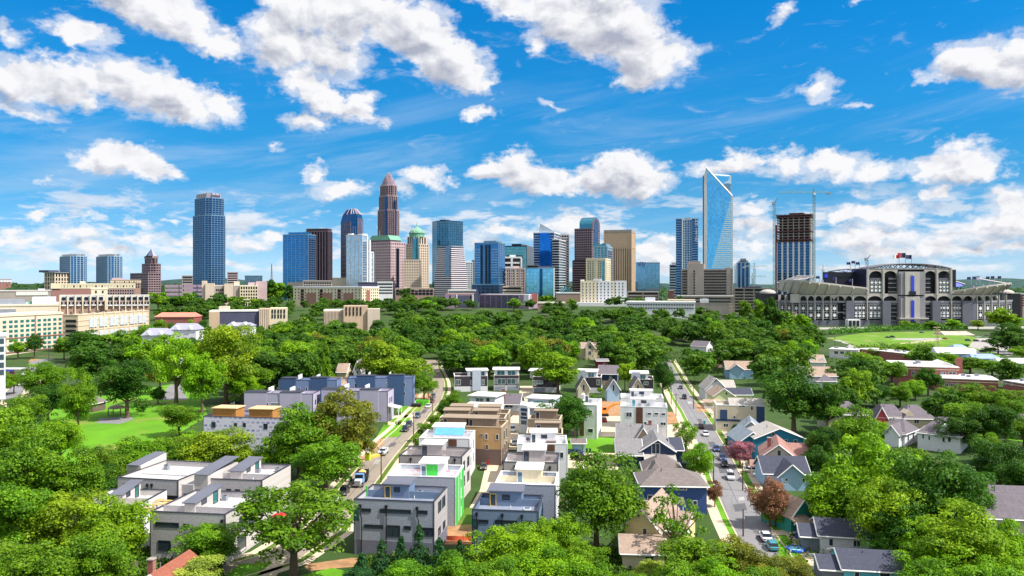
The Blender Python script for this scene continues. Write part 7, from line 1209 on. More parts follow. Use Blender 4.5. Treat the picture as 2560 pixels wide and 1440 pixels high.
# excavator
p = tp(1506, 1040); r = thing('excavator', 'orange tracked excavator with raised arched boom on red earth', 'excavator', (p.x, p.y, .05), R(4)); orange = mat('digger_orange', (236, 140, 40), .5)
for y in (-1.2, 1.2): m = MB(); m.tube([(-2.0, y, .45), (2.0, y, .45)], .45, 10); m.box(-2.0, 2.0, y-.3, y+.3, .02, .9); m.build('track', tyre, r)
m = MB(); m.box(-2.2, 1.4, -1.3, 1.3, 1.0, 1.9); m.box(-2.3, -.9, -1.3, 1.3, 1.9, 2.3); m.build('body', orange, r); m = MB(); m.box(.1, 1.4, .1, 1.3, 1.9, 3.1); m.build('cab', orange, r); MB().box(.3, 1.45, .05, 1.35, 2.1, 2.9).build('window', cglass, r)
m = MB(); m.tube([(1.2, -.4, 1.8), (3.0, -.4, 3.6), (4.2, -.4, 4.3), (5.6, -.4, 4.5), (6.4, -.4, 4.4)], [.4, .42, .42, .34, .26], 6); m.build('boom', orange, r); m = MB(); m.tube([(6.2, -.4, 4.9), (6.5, -.4, 4.2), (7.6, -.4, 1.9), (7.8, -.4, 1.4)], [.2, .32, .22, .16], 6); m.build('arm', orange, r); m = MB(); m.add([(7.2, -1, 1.5), (8.2, -1, 1.3), (8.0, -1, .3), (7.0, -1, .5), (7.2, .2, 1.5), (8.2, .2, 1.3), (8.0, .2, .3), (7.0, .2, .5)], [(0, 1, 2, 3), (7, 6, 5, 4), (0, 4, 5, 1), (1, 5, 6, 2), (2, 6, 7, 3), (3, 7, 4, 0)]); m.build('bucket', tyre, r)
# skips, bins and other small things
def put(name, label, cat, px, py, rz=0, group=None): p = tp(px, py); return thing(name, label, cat, (p.x, p.y, .05), R(rz), group)
def skip(label, px, py, w, d, h, m, rz=-5):
    r = put('skip', label, 'skip', px, py, rz); b = MB(); b.box(-w/2, w/2, -d/2, d/2, 0, .3); b.box(-w/2, -w/2+.1, -d/2, d/2, .3, h); b.box(w/2-.1, w/2, -d/2, d/2, .3, h); b.box(-w/2+.1, w/2-.1, -d/2, -d/2+.1, .3, h); b.box(-w/2+.1, w/2-.1, d/2-.1, d/2, .3, h)
    for i in range(6): x = -w/2+w*(i+.5)/6; b.box(x-.06, x+.06, -d/2-.1, -d/2, .1, h)
    b.build('body', m, r); MB().box(-w/2+.1, w/2-.1, -d/2+.1, d/2-.1, .3, h*.8).build('rubble_load', mat('rubble', (180, 176, 170), .95, .4, 3), r)
skip('bright green rubbish skip full of rubble on the kerb of left street', 1057, 1013, 5.2, 2.6, 2.0, mat('skip_green', (110, 205, 50), .5)); skip('black open container on the lawn beside the bright green skip', 1041, 1017, 3.6, 2.2, 1.3, mat('skip_black', (40, 42, 44), .6))
BIN = None
def bin_(label, px, py, col, group='wheeled bins'):
    global BIN
    if BIN is None:
        BIN = bpy.data.objects.new('wheeled_bin', None); C.objects.link(BIN); m = MB(); m.prism(rect(-.26, .26, -.3, .3), .06, .95, scale=1.18); m.build('body', plast, BIN); m = MB(); m.prism(rect(-.33, .33, -.4, .4), .95, 1.08, scale=.85); m.build('lid', plast, BIN); o = MB().tube([(-.3, .33, .12), (.3, .33, .12)], .12, 10).build('wheel', tyre, BIN); r = BIN
    else: r = copy_tree(BIN)
    p = tp(px, py); r.location = (p.x, p.y, .08); tag(r, label, 'bin', group)
    for ch in r.children: ch.color = (*lin(col), 1)
bin_('dark green wheeled bin, left of a pair beside the garden shed', 1467, 1131, (30, 74, 44)); bin_('dark green wheeled bin, right of a pair beside the garden shed', 1475, 1131, (30, 80, 48)); bin_('green wheeled bin under tree at the building site on left street', 894, 1158, (30, 86, 50)); bin_('green wheeled bin at kerb just above the dump truck', 877, 1204, (30, 90, 60)); bin_('teal wheeled bin on pavement beside modern beige house', 1761, 1060, (40, 150, 140)); bin_('blue bin on the grass before the porch of the long white house', 1993, 1347, (40, 80, 190))
r = put('site_toilet', 'lime green site toilet cabin beside building site trees', 'toilet cabin', 920, 1151, -8); m = MB(); m.box(-.6, .6, -.6, .6, 0, 2.2); m.build('cabin', mat('lime_plastic', (190, 215, 50), .5), r); MB().lathe([(.75, 2.2), (.6, 2.4), (.1, 2.5)], 4).build('roof', f_white, r); MB().box(-.4, .4, -.65, -.58, .1, 2.0).build('door', mat('lime_door', (165, 190, 40), .5), r)
r = put('lumber_stack', 'stack of yellow timber boards on the verge of building site', 'lumber', 938, 1142, -40)
for i in range(3): MB().box(-.7, .7, -3, 3, i*.22, i*.22+.18).build('board_layer', mat('yellow_lumber', (232, 196, 90), .8, .1, 1), r)
r = put('paddling_pool', 'round blue and white paddling pool on the lawn beside street', 'pool', 1990, 1377); MB().lathe([(1.6, 0), (1.7, .25), (1.6, .5), (1.4, .5), (1.35, .2)], 28).build('rim', mat('pool_blue', (30, 90, 210), .4), r); MB().lathe([(1.38, .2), (1.38, .38)], 28).build('water', mat('pool_water', (150, 215, 235), .05, spec=.8), r); m = MB()
for i in range(5): a = i*1.26; m.tube([(1.66*math.cos(a), 1.66*math.sin(a), .1), (1.72*math.cos(a), 1.72*math.sin(a), .26), (1.62*math.cos(a), 1.62*math.sin(a), .49)], .16, 6)
m.build('white_mark', f_white, r)
r = put('patio_umbrella', 'red parasol glimpsed through the big front tree', 'parasol', 698, 1318); MB().tube([(0, 0, 0), (0, 0, 2.5)], .04).build('pole', f_grey, r); MB().lathe([(1.5, 2.2), (.8, 2.6), (.05, 2.9)], 8).build('canopy', mat('red_canvas', (215, 30, 50), .8), r)
r = put('barrier', 'orange plastic safety fence across the red earth between front townhouses', 'fence', 1138, 1352, -4); m = MB(); n = 16
for i in range(n): x0, x1 = -4.5+9*i/n, -4.5+9*(i+1)/n; m.add([(x0, .3*math.sin(i*.6), .02), (x1, .3*math.sin((i+1)*.6), .02), (x1, .3*math.sin((i+1)*.6), .9+.08*math.sin(i+1)), (x0, .3*math.sin(i*.6), .9+.08*math.sin(i))], [(0, 1, 2, 3)])
m.build('netting', mat('orange_netting', (226, 110, 70), .8), r)
for i in range(4): MB().tube([(-4.5+3*i, .3*math.sin(i*3.2), 0), (-4.5+3*i, .3*math.sin(i*3.2), 1.2)], .04).build('stake', p_brn, r)
# retaining walls and fences that can be told apart
def fence(label, a, b, h, m, name='fence', z=0, step=2.4):
    A, B = tp(*a), tp(*b); d = B-A; l = d.length; r = thing(name, label, 'fence', (A.x, A.y, 0), math.atan2(d.y, d.x)); MB().box(0, l, -.03, .03, .05, h).build('panel', m, r)
    for i in range(int(l/step)+1): MB().box(i*step-.06, i*step+.06, -.08, .08, 0, h+.1).build('post', m, r)
fence('weathered board fence behind the charcoal houses in front of navy house', (1502, 962), (1545, 963), 2.0, mat('fence_board', (170, 150, 128), .85, .15, 1, kind='board')); fence('grey board fence between small white house and taupe townhouses', (1256, 1038), (1302, 1039), 1.8, mat('fence_grey', (150, 140, 132), .85, .15, 1, kind='board')); fence('dark low fence in the shade under trees at bottom left', (285, 1440), (345, 1425), 1.6, p_brn); fence('pale rail fence along the far side of the field', (2250, 862), (2350, 851), 1.3, mat('fence_rail', (200, 190, 160), .85))
# poles and lamps
polem = mat('pole_wood', (92, 76, 64), .9, .15, .6); POLES = {}
def pole(label, px, yt, yb, arms=1, lamp=0, m=None):
    p = tp(px, yb); h = H-(yt-HY)*p.y/F; r = thing('street_lamp' if lamp and not arms else 'utility_pole', label, 'lamp' if lamp and not arms else 'pole', (p.x, p.y, 0), 0, 'street poles'); MB().tube([(0, 0, 0), (0, 0, h)], .17, 8, r1=.1).build('post', m or polem, r)
    for i in range(arms): MB().box(-1.1, 1.1, -.06, .06, h-.5-i*.8, h-.36-i*.8).build('crossarm', m or polem, r); MB().tube([(.4, -.25, h-1.6), (.4, -.25, h-.9)], .2, 8).build('transformer', f_grey, r) if i == 0 and int(px) % 2 else None
    if lamp: MB().tube([(0, 0, h-.9), (lamp*.8, -.1, h-.5), (lamp*2.0, -.2, h-.45)], .05, 6).build('lamp_arm', f_grey, r); MB().box(lamp*1.8-.25, lamp*1.8+.35, -.32, -.08, h-.58, h-.44).build('lamp_head', f_grey, r)
    return p, h
P1 = [pole(lab, *a) for lab, a in (('wooden utility pole at kerb right of the dump truck', (953, 1118, 1206, 1)), ('tall thin pole beside tall shrub on the left street', (1034, 1033, 1110, 0)), ('wooden pole right of white sedan on the left street', (1081, 988, 1030, 1)), ('wooden pole at the far bend of left street', (1071, 950, 995, 1)))]
pole('dark pole rising among leaves of the big front tree', 849, 1235, 1275, 0); pole('dark pole on the corner of white charcoal house lane', 1186, 959, 976, 0, m=trim_d)
P2 = [pole(lab, *a) for lab, a in (('black utility pole with lamp arm, nearest one on right street', (1858, 1272, 1341, 0, 1)), ('thin grey pole on pavement left of the crape myrtle', (1857, 1155, 1227, 1)), ('wooden pole in front of the royal blue house roof', (1784, 1137, 1211, 1)), ('dark pole left of the right street by big white townhouse', (1690, 984, 1041, 1)), ('dark pole farther up, left side of the right street', (1678, 960, 1011, 1)))]
pole('street lamp with curved arm and crossarms at the right street bend', 1734, 962, 1022, 2, -1); pole('dark pole standing right behind garden shed', 1437, 1067, 1126, 0); pole('short dark pole beside the pair of green bins', 1457, 1111, 1142, 0); pole('tall black pole on the dry bank by the beige hotel', 122, 862, 903, 1, m=trim_d); pole('pale lamp post left of the wrapped half-built townhouses', 585, 1004, 1090, 0, -.4, f_grey)
for i, (px, yt, yb) in enumerate(((1649, 800, 845), (1666, 800, 842), (1672, 806, 838))): pole(('leftmost', 'middle', 'rightmost')[i]+' of three thin pale poles rising from the wood right of centre', px, yt, yb, 0, m=f_pale)
pole('thin pole in front of the lattice pylon field on brick warehouse roof', 2205, 855, 890, 1); pole('pole at the left end of the field beside pale commercial building', 2087, 842, 872, 1); pole('tall grey floodlight pole left of the white hotel', 1444, 704, 775, 1, m=f_grey)
def wires(label, pts, zoff=-.4):
    m = MB()
    for (p, h), (q, k) in zip(pts[:-1], pts[1:]):
        for dx in (-.8, .8): m.tube([Vector((p.x+dx+(q.x-p.x)*t, p.y+(q.y-p.y)*t, h+zoff+(k-h)*t-4*t*(1-t)*1.2)) for t in (0, .2, .4, .6, .8, 1)], .028, 4)
    o = m.build('power_line', trim_d); tag(o, label, 'wire')
wires('pair of sagging wires between the poles of the left street', [P1[0], P1[2], P1[3]]); wires('pair of sagging wires between the poles of the right street', [P2[1], P2[2], P2[3], P2[4]])
def pylon(label, px, yt, yb, w):
    p = tp(px, yb); h = H-(yt-HY)*p.y/F; r = thing('lattice_pylon', label, 'pylon', (p.x, p.y, 0), 0, 'lattice pylons'); m = MB(); n = 12
    for sx_ in (-1, 1):
        for sy in (-1, 1): m.beam((sx_*w, sy*w, 0), (sx_*.35, sy*.35, h), .13)
    for i in range(n):
        a, c = w+(.35-w)*i/n, w+(.35-w)*(i+1)/n
        for s in (-1, 1): m.beam((s*a, -a, h*i/n), (-s*c, -c, h*(i+1)/n), .09); m.beam((a, s*a, h*i/n), (c, -s*c, h*(i+1)/n), .09)
    pm = mat('pylon_steel', (176, 150, 130), .5, metal=.4); m.build('lattice', pm, r)
    for z in (.98, .88, .78): q = MB(); q.beam((-2.4, 0, h*z), (2.4, 0, h*z), .16); q.build('crossarm', pm, r)
pylon('brown lattice pylon standing in front of the field', 2342, 817, 882, 1.3); pylon('thin lattice pylon above the wood left of the stadium', 1986, 780, 838, 1.3); pylon('lattice pylon over the wood below concrete parking tower', 1826, 758, 828, 1.3)
# roof terrace furniture
def on(px, py, z): p = tp(px, py, z); return (p.x, p.y, z)
def table(label, px, py, z, m): r = thing('patio_table', label, 'table', on(px, py, z), 0, 'roof terrace furniture'); MB().lathe([(.62, .7), (.62, .76)], 14).build('top', m, r); MB().tube([(0, 0, 0), (0, 0, .7)], .07).build('leg', m, r); [MB().box(-.28+x, .28+x, -.28, .28, .38, .46).build('stool', m, r) for x in (-1, 1)]
table('small dark round table on the left end of the ash grey deck', 1040, 1133, 8.7, trim_d); table('white round table on the right end of the ash grey deck', 1137, 1136, 8.7, f_white); table('pale table on the left terrace of the crowded patio townhouse', 1288, 1150, 8.7, f_white); table('dark table on the right terrace of the crowded patio townhouse', 1372, 1152, 8.7, p_brn); table('dark table on the front terrace of tan trio, before the right shed', 1196, 1066, 8.95, p_brn); table('white table set on terrace of the tall white townhouse', 1473, 1004, 9.5, f_white)
r = thing('barbecue', 'black covered barbecue on roof of the brown panelled white townhouse', 'barbecue', on(1320, 1106, 8.7)); m = MB(); m.lathe([(.4, .5), (.5, .8), (.35, 1.15), (.1, 1.25)], 12); m.build('kettle', trim_d, r); [MB().tube([(.25*math.cos(a), .25*math.sin(a), 0), (.25*math.cos(a), .25*math.sin(a), .6)], .04).build('leg', trim_d, r) for a in (0, 2.1, 4.2)]
r = thing('outdoor_sofa', 'dark wicker sofa on roof of the brown panelled white townhouse', 'sofa', on(1378, 1107, 8.7)); MB().box(-1.2, 1.2, -.4, .4, .1, .45).build('seat', p_brn, r); MB().box(-1.2, 1.2, .3, .45, .45, .9).build('backrest', p_brn, r)
r = thing('pipe', 'bright green upright pipe on grey painted townhouse roof', 'pipe', on(917, 1241, 8.65)); MB().tube([(0, 0, 0), (0, 0, 1.9)], .14, 8).build('tube', green_s, r); MB().lathe([(.2, 1.75), (.2, 1.95)], 8).build('collar', green_s, r)
r = thing('skylight', 'white skylight box lying on the dark blue brick townhouse roof', 'skylight', on(1318, 1275, 8.65)); MB().box(-.6, .6, -.5, .5, 0, .3).build('frame', f_white, r); MB().box(-.45, .45, -.35, .35, .3, .36).build('pane', g_grey, r)
# ================================================================ trees
LEAF = leaf_mat(); BARK = mat('bark', (104, 88, 74), .95, .25, 2.0)
def crown(seed, n, leaf, K, kind='oak'):
    rg = np.random.default_rng(seed); cs, rs = [], []
    for i in range(K):
        if kind == 'cone':
            t = rg.random()**1.2; a = rg.random()*6.283; rad = (1-t)*.40*(.55+.45*rg.random()); cs.append((math.cos(a)*rad, math.sin(a)*rad, .10+.86*t)); rs.append(.07+.085*(1-t))
        else:
            while True:
                d = rg.normal(size=3); d /= np.linalg.norm(d)
                if d[2] > -.92: break
            rr = rg.uniform(.45, .98) if kind != 'airy' else rg.uniform(.5, 1.05)
            lob = 1+.16*math.sin(3*math.atan2(d[1], d[0])+seed)+.10*math.sin(5*d[2]+seed*2)
            cs.append((d[0]*.40*rr*lob*(1 if d[2] > 0 else .92), d[1]*.40*rr*lob*(1 if d[2] > 0 else .92), .555+d[2]*(.36 if kind != 'airy' else .34)*rr*lob)); rs.append(rg.uniform(.06, .15) if kind != 'airy' else rg.uniform(.06, .12))
    cs, rs = np.array(cs), np.array(rs); tone_c = rg.uniform(.25, .75, K)
    w = rs**2; w /= w.sum(); idx = rg.choice(K, n, p=w); u = rg.normal(size=(n, 3)); u /= np.linalg.norm(u, axis=1)[:, None]
    u[:, 2] = np.where(u[:, 2] < -.35, -u[:, 2], u[:, 2])
    pos = cs[idx]+u*rs[idx][:, None]*rg.uniform(.62, 1.1, n)[:, None]*np.array([1, 1, .82])
    nr = u*1.0+rg.normal(size=(n, 3))*.5+np.array([0, 0, .35]); nr /= np.linalg.norm(nr, axis=1)[:, None]
    t = np.cross(nr, rg.normal(size=(n, 3))); t /= np.linalg.norm(t, axis=1)[:, None]; b = np.cross(nr, t); s = leaf*rg.uniform(.55, 1.25, n)[:, None]
    v = np.empty((n, 4, 3)); v[:, 0] = pos-t*s*.62; v[:, 1] = pos-b*s*.38+nr*s*.06; v[:, 2] = pos+t*s*.62; v[:, 3] = pos+b*s*.38+nr*s*.06
    me = bpy.data.meshes.new('crown'); me.vertices.add(n*4); me.vertices.foreach_set('co', v.ravel()); me.loops.add(n*4); me.loops.foreach_set('vertex_index', np.arange(n*4)); me.polygons.add(n); me.polygons.foreach_set('loop_start', np.arange(0, n*4, 4))
    try: me.polygons.foreach_set('loop_total', np.full(n, 4))
    except Exception: pass
    me.update(calc_edges=True); at = me.attributes.new('tone', 'FLOAT', 'POINT'); tv = np.clip(tone_c[idx]+rg.normal(size=n)*.14, 0, 1); at.data.foreach_set('value', np.repeat(tv, 4).astype(np.float32)); me.materials.append(LEAF)
    # trunk with limbs that reach into the clumps
    m = MB(); rd = random.Random(seed)
    if kind == 'cone': m.tube([(0, 0, 0), (0, 0, .9)], .018, 6, r1=.004)
    else:
        m.tube([(0, 0, 0), (.006, .004, .16), (-.004, 0, .34), (0, 0, .52)], [.034, .026, .021, .012], 8)
        for c in sorted(cs.tolist(), key=lambda c: rd.random())[:14 if kind == 'airy' else 8]: z = rd.uniform(.22, .42); q = Vector(c); a = Vector((0, 0, z)); m.tube([a, a.lerp(q, .45)+Vector((0, 0, -.02)), q], [.016, .010, .004], 5)
    return me, m.mesh('trunk', BARK)
TR = {}
SPEC = {'oak': (5, 15000, .027, 80, 'oak'), 'mid': (5, 6500, .041, 58, 'oak'), 'far': (4, 1700, .078, 38, 'oak'), 'airy': (3, 9500, .026, 64, 'airy'), 'sparse': (1, 1500, .036, 26, 'airy'), 'cone': (2, 3200, .05, 60, 'cone'), 'shrub': (2, 900, .11, 16, 'oak')}
for k, (nv, n, lf, K, sh) in SPEC.items(): TR[k] = [crown(hash_ + 17*i, n, lf, K, sh) for hash_ in [sum(map(ord, k))] for i in range(nv)]
COL = {'d': ((60, 104, 18), 'dark green'), 'm': ((100, 142, 20), 'mid-green'), 'g': ((114, 158, 16), 'bright green'), 'y': ((128, 160, 24), 'yellow-green'), 'o': ((118, 124, 36), 'olive brown'), 'b': ((46, 92, 44), 'blue-green'), 'l': ((158, 176, 66), 'pale green'), 'r': ((134, 100, 72), 'russet'), 'p': ((172, 112, 126), 'pink-flowering'), 'R': ((200, 40, 40), 'red-leaved')}
rt = random.Random(42); NT = 0; TREES = []; INFO = []
def tree(px, yt, wpx, hm, kind='oak', col='m', label=None, group=None, Y=None, nm=None):
    """crown centre bearing, bearing of the top, crown width; hm: height in metres, or the bearing of the foot when over 100"""
    global NT
    if hm > 100: p = tp(px, hm); X, Y = p.x, p.y; z0 = 0.
    elif Y is None:
        Y = 300.
        for _ in range(60): z0 = gz((px-CX)*Y/F, Y); Yn = max(60, (H-z0-hm)*F/max(6, yt-HY)); Y = Y*.7+Yn*.3
        X = (px-CX)*Y/F; z0 = gz(X, Y)
    else: X = (px-CX)*Y/F; z0 = gz(X, Y)
    h = H-(yt-HY)*Y/F-z0 if hm > 100 else hm; w = wpx*Y/F
    if kind == 'oak' and Y > 330: kind = 'mid'
    if kind == 'mid' and Y > 620: kind = 'far'
    cm, tm = TR[kind][NT % len(TR[kind])]; NT += 1
    nm = nm or {'cone': 'conifer_tree', 'shrub': 'shrub'}.get(kind, 'flowering_tree' if col in 'pR' else 'broadleaf_tree')
    r = bpy.data.objects.new(nm, None); C.objects.link(r); r.location = (X, Y, z0-.05); r.rotation_euler = (0, 0, rt.uniform(0, 6.28)); r.scale = (w*1.1, w*1.1, h*1.03)
    j = rt.uniform(-.13, .13); k = lin(COL[col][0]); cc_ = tuple(min(1, v*(1+j+rt.uniform(-.06, .06))) for v in k)
    for nme, me in (('crown', cm), ('trunk', tm)): o = bpy.data.objects.new(nme, me); C.objects.link(o); o.parent = r; o.color = (*cc_, 1)
    INFO.append((r, px, yt, H-(z0-0)*0, w, h, kind, col, label, group, Y)); TREES.append((X, Y, w/2)); return r
T_ = tree
# named ones first
T_(735, 1195, 335, 1440, 'airy', 'm', 'biggest front tree, wide airy crown over a forked trunk at bottom'); T_(525, 1308, 170, 1424, 'oak', 'm', 'rounded tree in front of the lowest pale grey townhouse'); T_(488, 1392, 180, 1485, 'oak', 'l', 'pale flowering crown at the bottom edge beside terracotta roof')
T_(860, 962, 190, 1185, 'airy', 'o', 'tall olive brown tree beside the building site, left of street'); T_(748, 1005, 190, 1195, 'oak', 'm', 'leaning green tree in front of half-built wrapped townhouses'); T_(815, 1085, 190, 1240, 'oak', 'm', 'dense green tree below the tall olive brown one'); T_(890, 1060, 110, 1165, 'oak', 'o'); T_(700, 1085, 120, 1200, 'airy', 'm')
T_(1490, 1138, 240, 1384, 'oak', 'm', 'huge dark round tree standing beside the dark blue brick townhouse'); T_(1690, 1205, 165, 1412, 'sparse', 'm', 'half-bare tree with dead twigs before the pale yellow house')
T_(1412, 978, 135, 1108, 'oak', 'd', 'big dark glossy tree between taupe and tall white townhouses'); T_(1395, 882, 130, 990, 'oak', 'g', 'bright green tree hiding a charcoal house'); T_(1562, 902, 48, 975, 'oak', 'y', 'slim yellow-green tree between two charcoal houses'); T_(1657, 893, 70, 1003, 'oak', 'd', 'dark tree at the kerb of the far right street')
T_(1985, 905, 190, 1085, 'oak', 'd', 'massive dark tree behind the tall teal house'); T_(1925, 1188, 104, 1318, 'oak', 'r', 'russet pink crape myrtle on lawn of the sky blue house'); T_(1850, 1100, 72, 1168, 'oak', 'p', 'pink crape myrtle in front of the pink-roofed beige house'); T_(1924, 1088, 58, 1150, 'oak', 'p', 'pink blossoms rising behind the pink-roofed beige house'); T_(1787, 1204, 48, 1268, 'oak', 'r', 'small russet tree at the corner of royal blue house'); T_(1750, 1104, 96, 1208, 'oak', 'm', 'rounded street tree right of the navy gabled house'); T_(1714, 1048, 62, 1135, 'airy', 'm', 'young airy street tree above the navy gabled house'); T_(1938, 1256, 66, 1318, 'oak', 'g', 'small bright tree below the russet crape myrtle'); T_(1838, 1060, 60, 1120, 'cone', 'b', 'dark conifer in the yard beside modern beige house')
T_(1132, 978, 66, 1045, 'oak', 'm', 'white-flowering round tree left of overhanging white roofs'); T_(1108, 1000, 40, 1050, 'oak', 'd'); T_(1092, 1030, 52, 1080, 'oak', 'm', 'tree row beside tan townhouse trio on the left street'); T_(1070, 1055, 60, 1105, 'oak', 'm'); T_(1048, 1085, 44, 1118, 'oak', 'g')
T_(1221, 1150, 12, 1166, 'shrub', 'R', 'tiny bright red shrub by the dark brick wall', nm='shrub')
for i, (x, y, w, b) in enumerate(((955, 1352, 84, 1450), (1003, 1338, 66, 1452), (1048, 1316, 88, 1452), (1098, 1344, 84, 1458), (1150, 1352, 74, 1452), (905, 1382, 80, 1480))): T_(x, y, w, b, 'cone', 'b', group='conifers before the front townhouses')
for x, y, w, b, c in ((1400,1276,150,1412,'g'),(1270,1312,200,1470,'g'),(1355,1360,200,1510,'g'),(1145,1385,170,1520,'m'),(1010,1402,180,1530,'m'),(1455,1340,120,1450,'m'),(1440,1392,170,1530,'g'),(1245,1390,160,1540,'m'),(1340,1310,120,1430,'g'),(900,1415,120,1520,'b'),
  (1740,1338,210,1500,'m'),(1848,1346,150,1490,'o'),(1935,1385,150,1510,'o'),(1800,1405,180,1540,'g'),(1622,1398,90,1462,'l'),(1700,1400,140,1530,'m'),(1990,1395,110,1490,'o'),(1590,1428,120,1530,'m'),(1880,1420,160,1560,'m'),
  (275,1240,225,1440,'y'),(90,1335,260,1540,'m'),(170,1225,210,1420,'y'),(50,1205,220,1420,'m'),(190,1130,170,1300,'m'),(60,1090,210,1310,'m'),(15,1005,220,1230,'m'),(250,1330,180,1510,'m'),(20,1400,200,1560,'g'),(320,1275,100,1430,'g'),
  (330,1090,160,1215,'m'),(420,1085,130,1200,'m'),(545,1072,190,1200,'y'),(447,1008,112,1092,'m'),(225,1165,150,1290,'d'),(480,1075,120,1180,'g'),(620,1105,70,1190,'y'),(110,1130,160,1290,'g'),(150,1045,120,1170,'g'),(260,1120,130,1240,'m'),
  (2165,1078,230,1330,'g'),(2330,1108,250,1390,'d'),(2110,1165,190,1345,'g'),(2205,1190,190,1400,'y'),(2400,1268,240,1490,'y'),(2515,1292,160,1480,'g'),(2350,1335,190,1500,'g'),(2500,1095,150,1250,'d'),(2555,1150,110,1300,'d'),(2250,1250,170,1420,'d'),(2330,1392,170,1540,'m'),(2450,1385,200,1540,'m'),(2060,1190,110,1330,'m'),(2260,1110,150,1290,'m'),(2420,1180,150,1340,'d'),(2300,1290,150,1440,'g'),(2540,1380,150,1530,'g'),(2220,1330,120,1430,'d'),
  (2060,1062,100,1180,'d'),(2135,1022,160,1165,'m'),(2040,1110,80,1200,'d'),(2210,1050,70,1110,'g'),(2420,1000,150,1115,'m'),(2490,1010,120,1130,'d'),(2440,962,130,1050,'m'),(2375,965,120,1045,'m'),(2520,968,110,1060,'m'),(2400,1040,110,1130,'d'),(2560,1040,90,1120,'m'),(2470,1085,80,1160,'g'),(2180,1085,90,1180,'g'),
  (2125,945,66,1012,'m'),(2078,955,52,1005,'d'),(2192,955,86,1018,'d'),(2250,958,76,1018,'m'),(2320,918,76,990,'d'),(2288,946,60,1000,'g'),(2160,882,140,968,'m'),(2230,898,90,968,'m'),(2105,905,70,970,'d'),
  (105,903,130,1000,'m'),(217,820,130,905,'d'),(222,855,140,972,'d'),(318,895,165,1045,'d'),(345,812,130,905,'m'),(400,905,85,985,'o'),(505,872,112,1035,'g'),(565,803,165,1010,'y'),(120,960,110,1060,'d'),(45,848,52,898,'m'),(86,834,48,896,'d'),(160,838,60,900,'m'),(60,985,110,1090,'m'),(270,800+30,90,905,'m'),(300,850,90,930,'d'),(380,850,100,950,'m'),(620,905,130,1000,'m'),(650,880,120,975,'d'),(35,930,50,985,'m'),(10,940,50,990,'m'),(395,965,50,1010,'d'),(640,960,60,1010,'m'),
  (955,852,125,978,'y'),(1030,890,110,985,'y'),(1060,930,70,1000,'m'),(700,878,110,960,'m'),(820,860,70,955,'d'),(765,885,90,965,'d'),(605,930,90,1010,'g')):
    T_(x, y, w, b, 'oak', c)
T_(195, 935, 100, 1090, 'oak', 'g', 'neat upright park tree with visible trunk on bright lawn'); T_(440, 830, 150, 1012, 'airy', 'g', 'tall airy park tree with long bare trunk'); T_(814, 855, 46, 960, 'cone', 'm', 'pointed brownish conifer behind the left blue slab townhouses')
T_(171, 1130, 9, 1150, 'cone', 'd', 'tiny clipped cone shrub alone on the park lawn', nm='shrub')
for x, y, w, b, c in ((1000,1048,10,1062,'g'),(991,1052,8,1064,'m'),(967,1052,12,1066,'m'),(2215,1020,16,1036,'l'),(2095,1362,26,1380,'d'),(2060,1350,22,1372,'d'),(1985,1330,14,1342,'d'),(1775,1032,14,1044,'m'),(1792,1052,16,1066,'d'),(1482,985,14,1002,'m'),(1502,965,24,985,'m'),(350,1018,26,1030,'g'),(360,1005,24,1030,'d'),(1620,1080,14,1092,'d')): T_(x, y, w, b, 'shrub', c)
for i, (x, y, w, b) in enumerate(((400,838,90,925),(470,844,80,930),(355,850,80,930),(530,835,90,940),(600,832,90,940),(400,800,52,870),(440,804,46,872),(482,799,42,868),(507,800,50,872),(575,786,60,860),(612,784,60,858),(642,792,42,855),(692,796,36,856),(735,800,44,862),(770,790,60,860),(835,792,60,865),(872,802,46,868),(912,797,38,862))): T_(x, y, w, b, 'mid', 'mdgdm'[i % 5])
# strip of trees and bushes under the stadium
for x, y, w, b, c in ((2505,768,74,828,'y'),(2540,790,50,830,'g'),(2445,798,40,824,'y'),(2380,797,50,826,'g'),(2330,802,44,824,'m'),(2290,806,30,822,'m'),(2262,800,34,822,'y'),(2525,808,80,880,'d'),(2495,836,60,885,'d'),(2555,860,60,905,'m'),(2300,872,80,912,'m'),(2365,878,70,915,'m'),(2425,893,90,935,'m'),(2480,898,80,940,'m'),(2545,905,80,950,'m'),(2340,890,60,925,'g'),(2200,868,60,900,'m'),(2260,860,60,884,'g'),(2412,858,30,872,'g'),(2475,866,40,884,'m')): T_(x, y, w, b, 'mid', c)
for i, (x, y, w) in enumerate(((676,697,44),(700,702,46),(722,708,40),(655,712,36),(690,722,40),(735,722,30),(965,722,40),(1014,718,34),(1030,735,30),(395,728,60),(1700,735,20),(1900,745,40),(1925,740,36),(1960,772,60),(2000,780,60),(1935,765,50),(1430,745,30),(1395,750,30),(590,738,60),(640,745,40),(550,732,50),(470,728,56),(440,738,56),(1860,748,40))): Y_ = 1000 if y < 727 else 800 if y < 760 else 720; T_(x, y, w, H-(y-HY)*Y_/F-gz((x-CX)*Y_/F, Y_), 'far', 'dmdmg'[i % 5], Y=Y_)
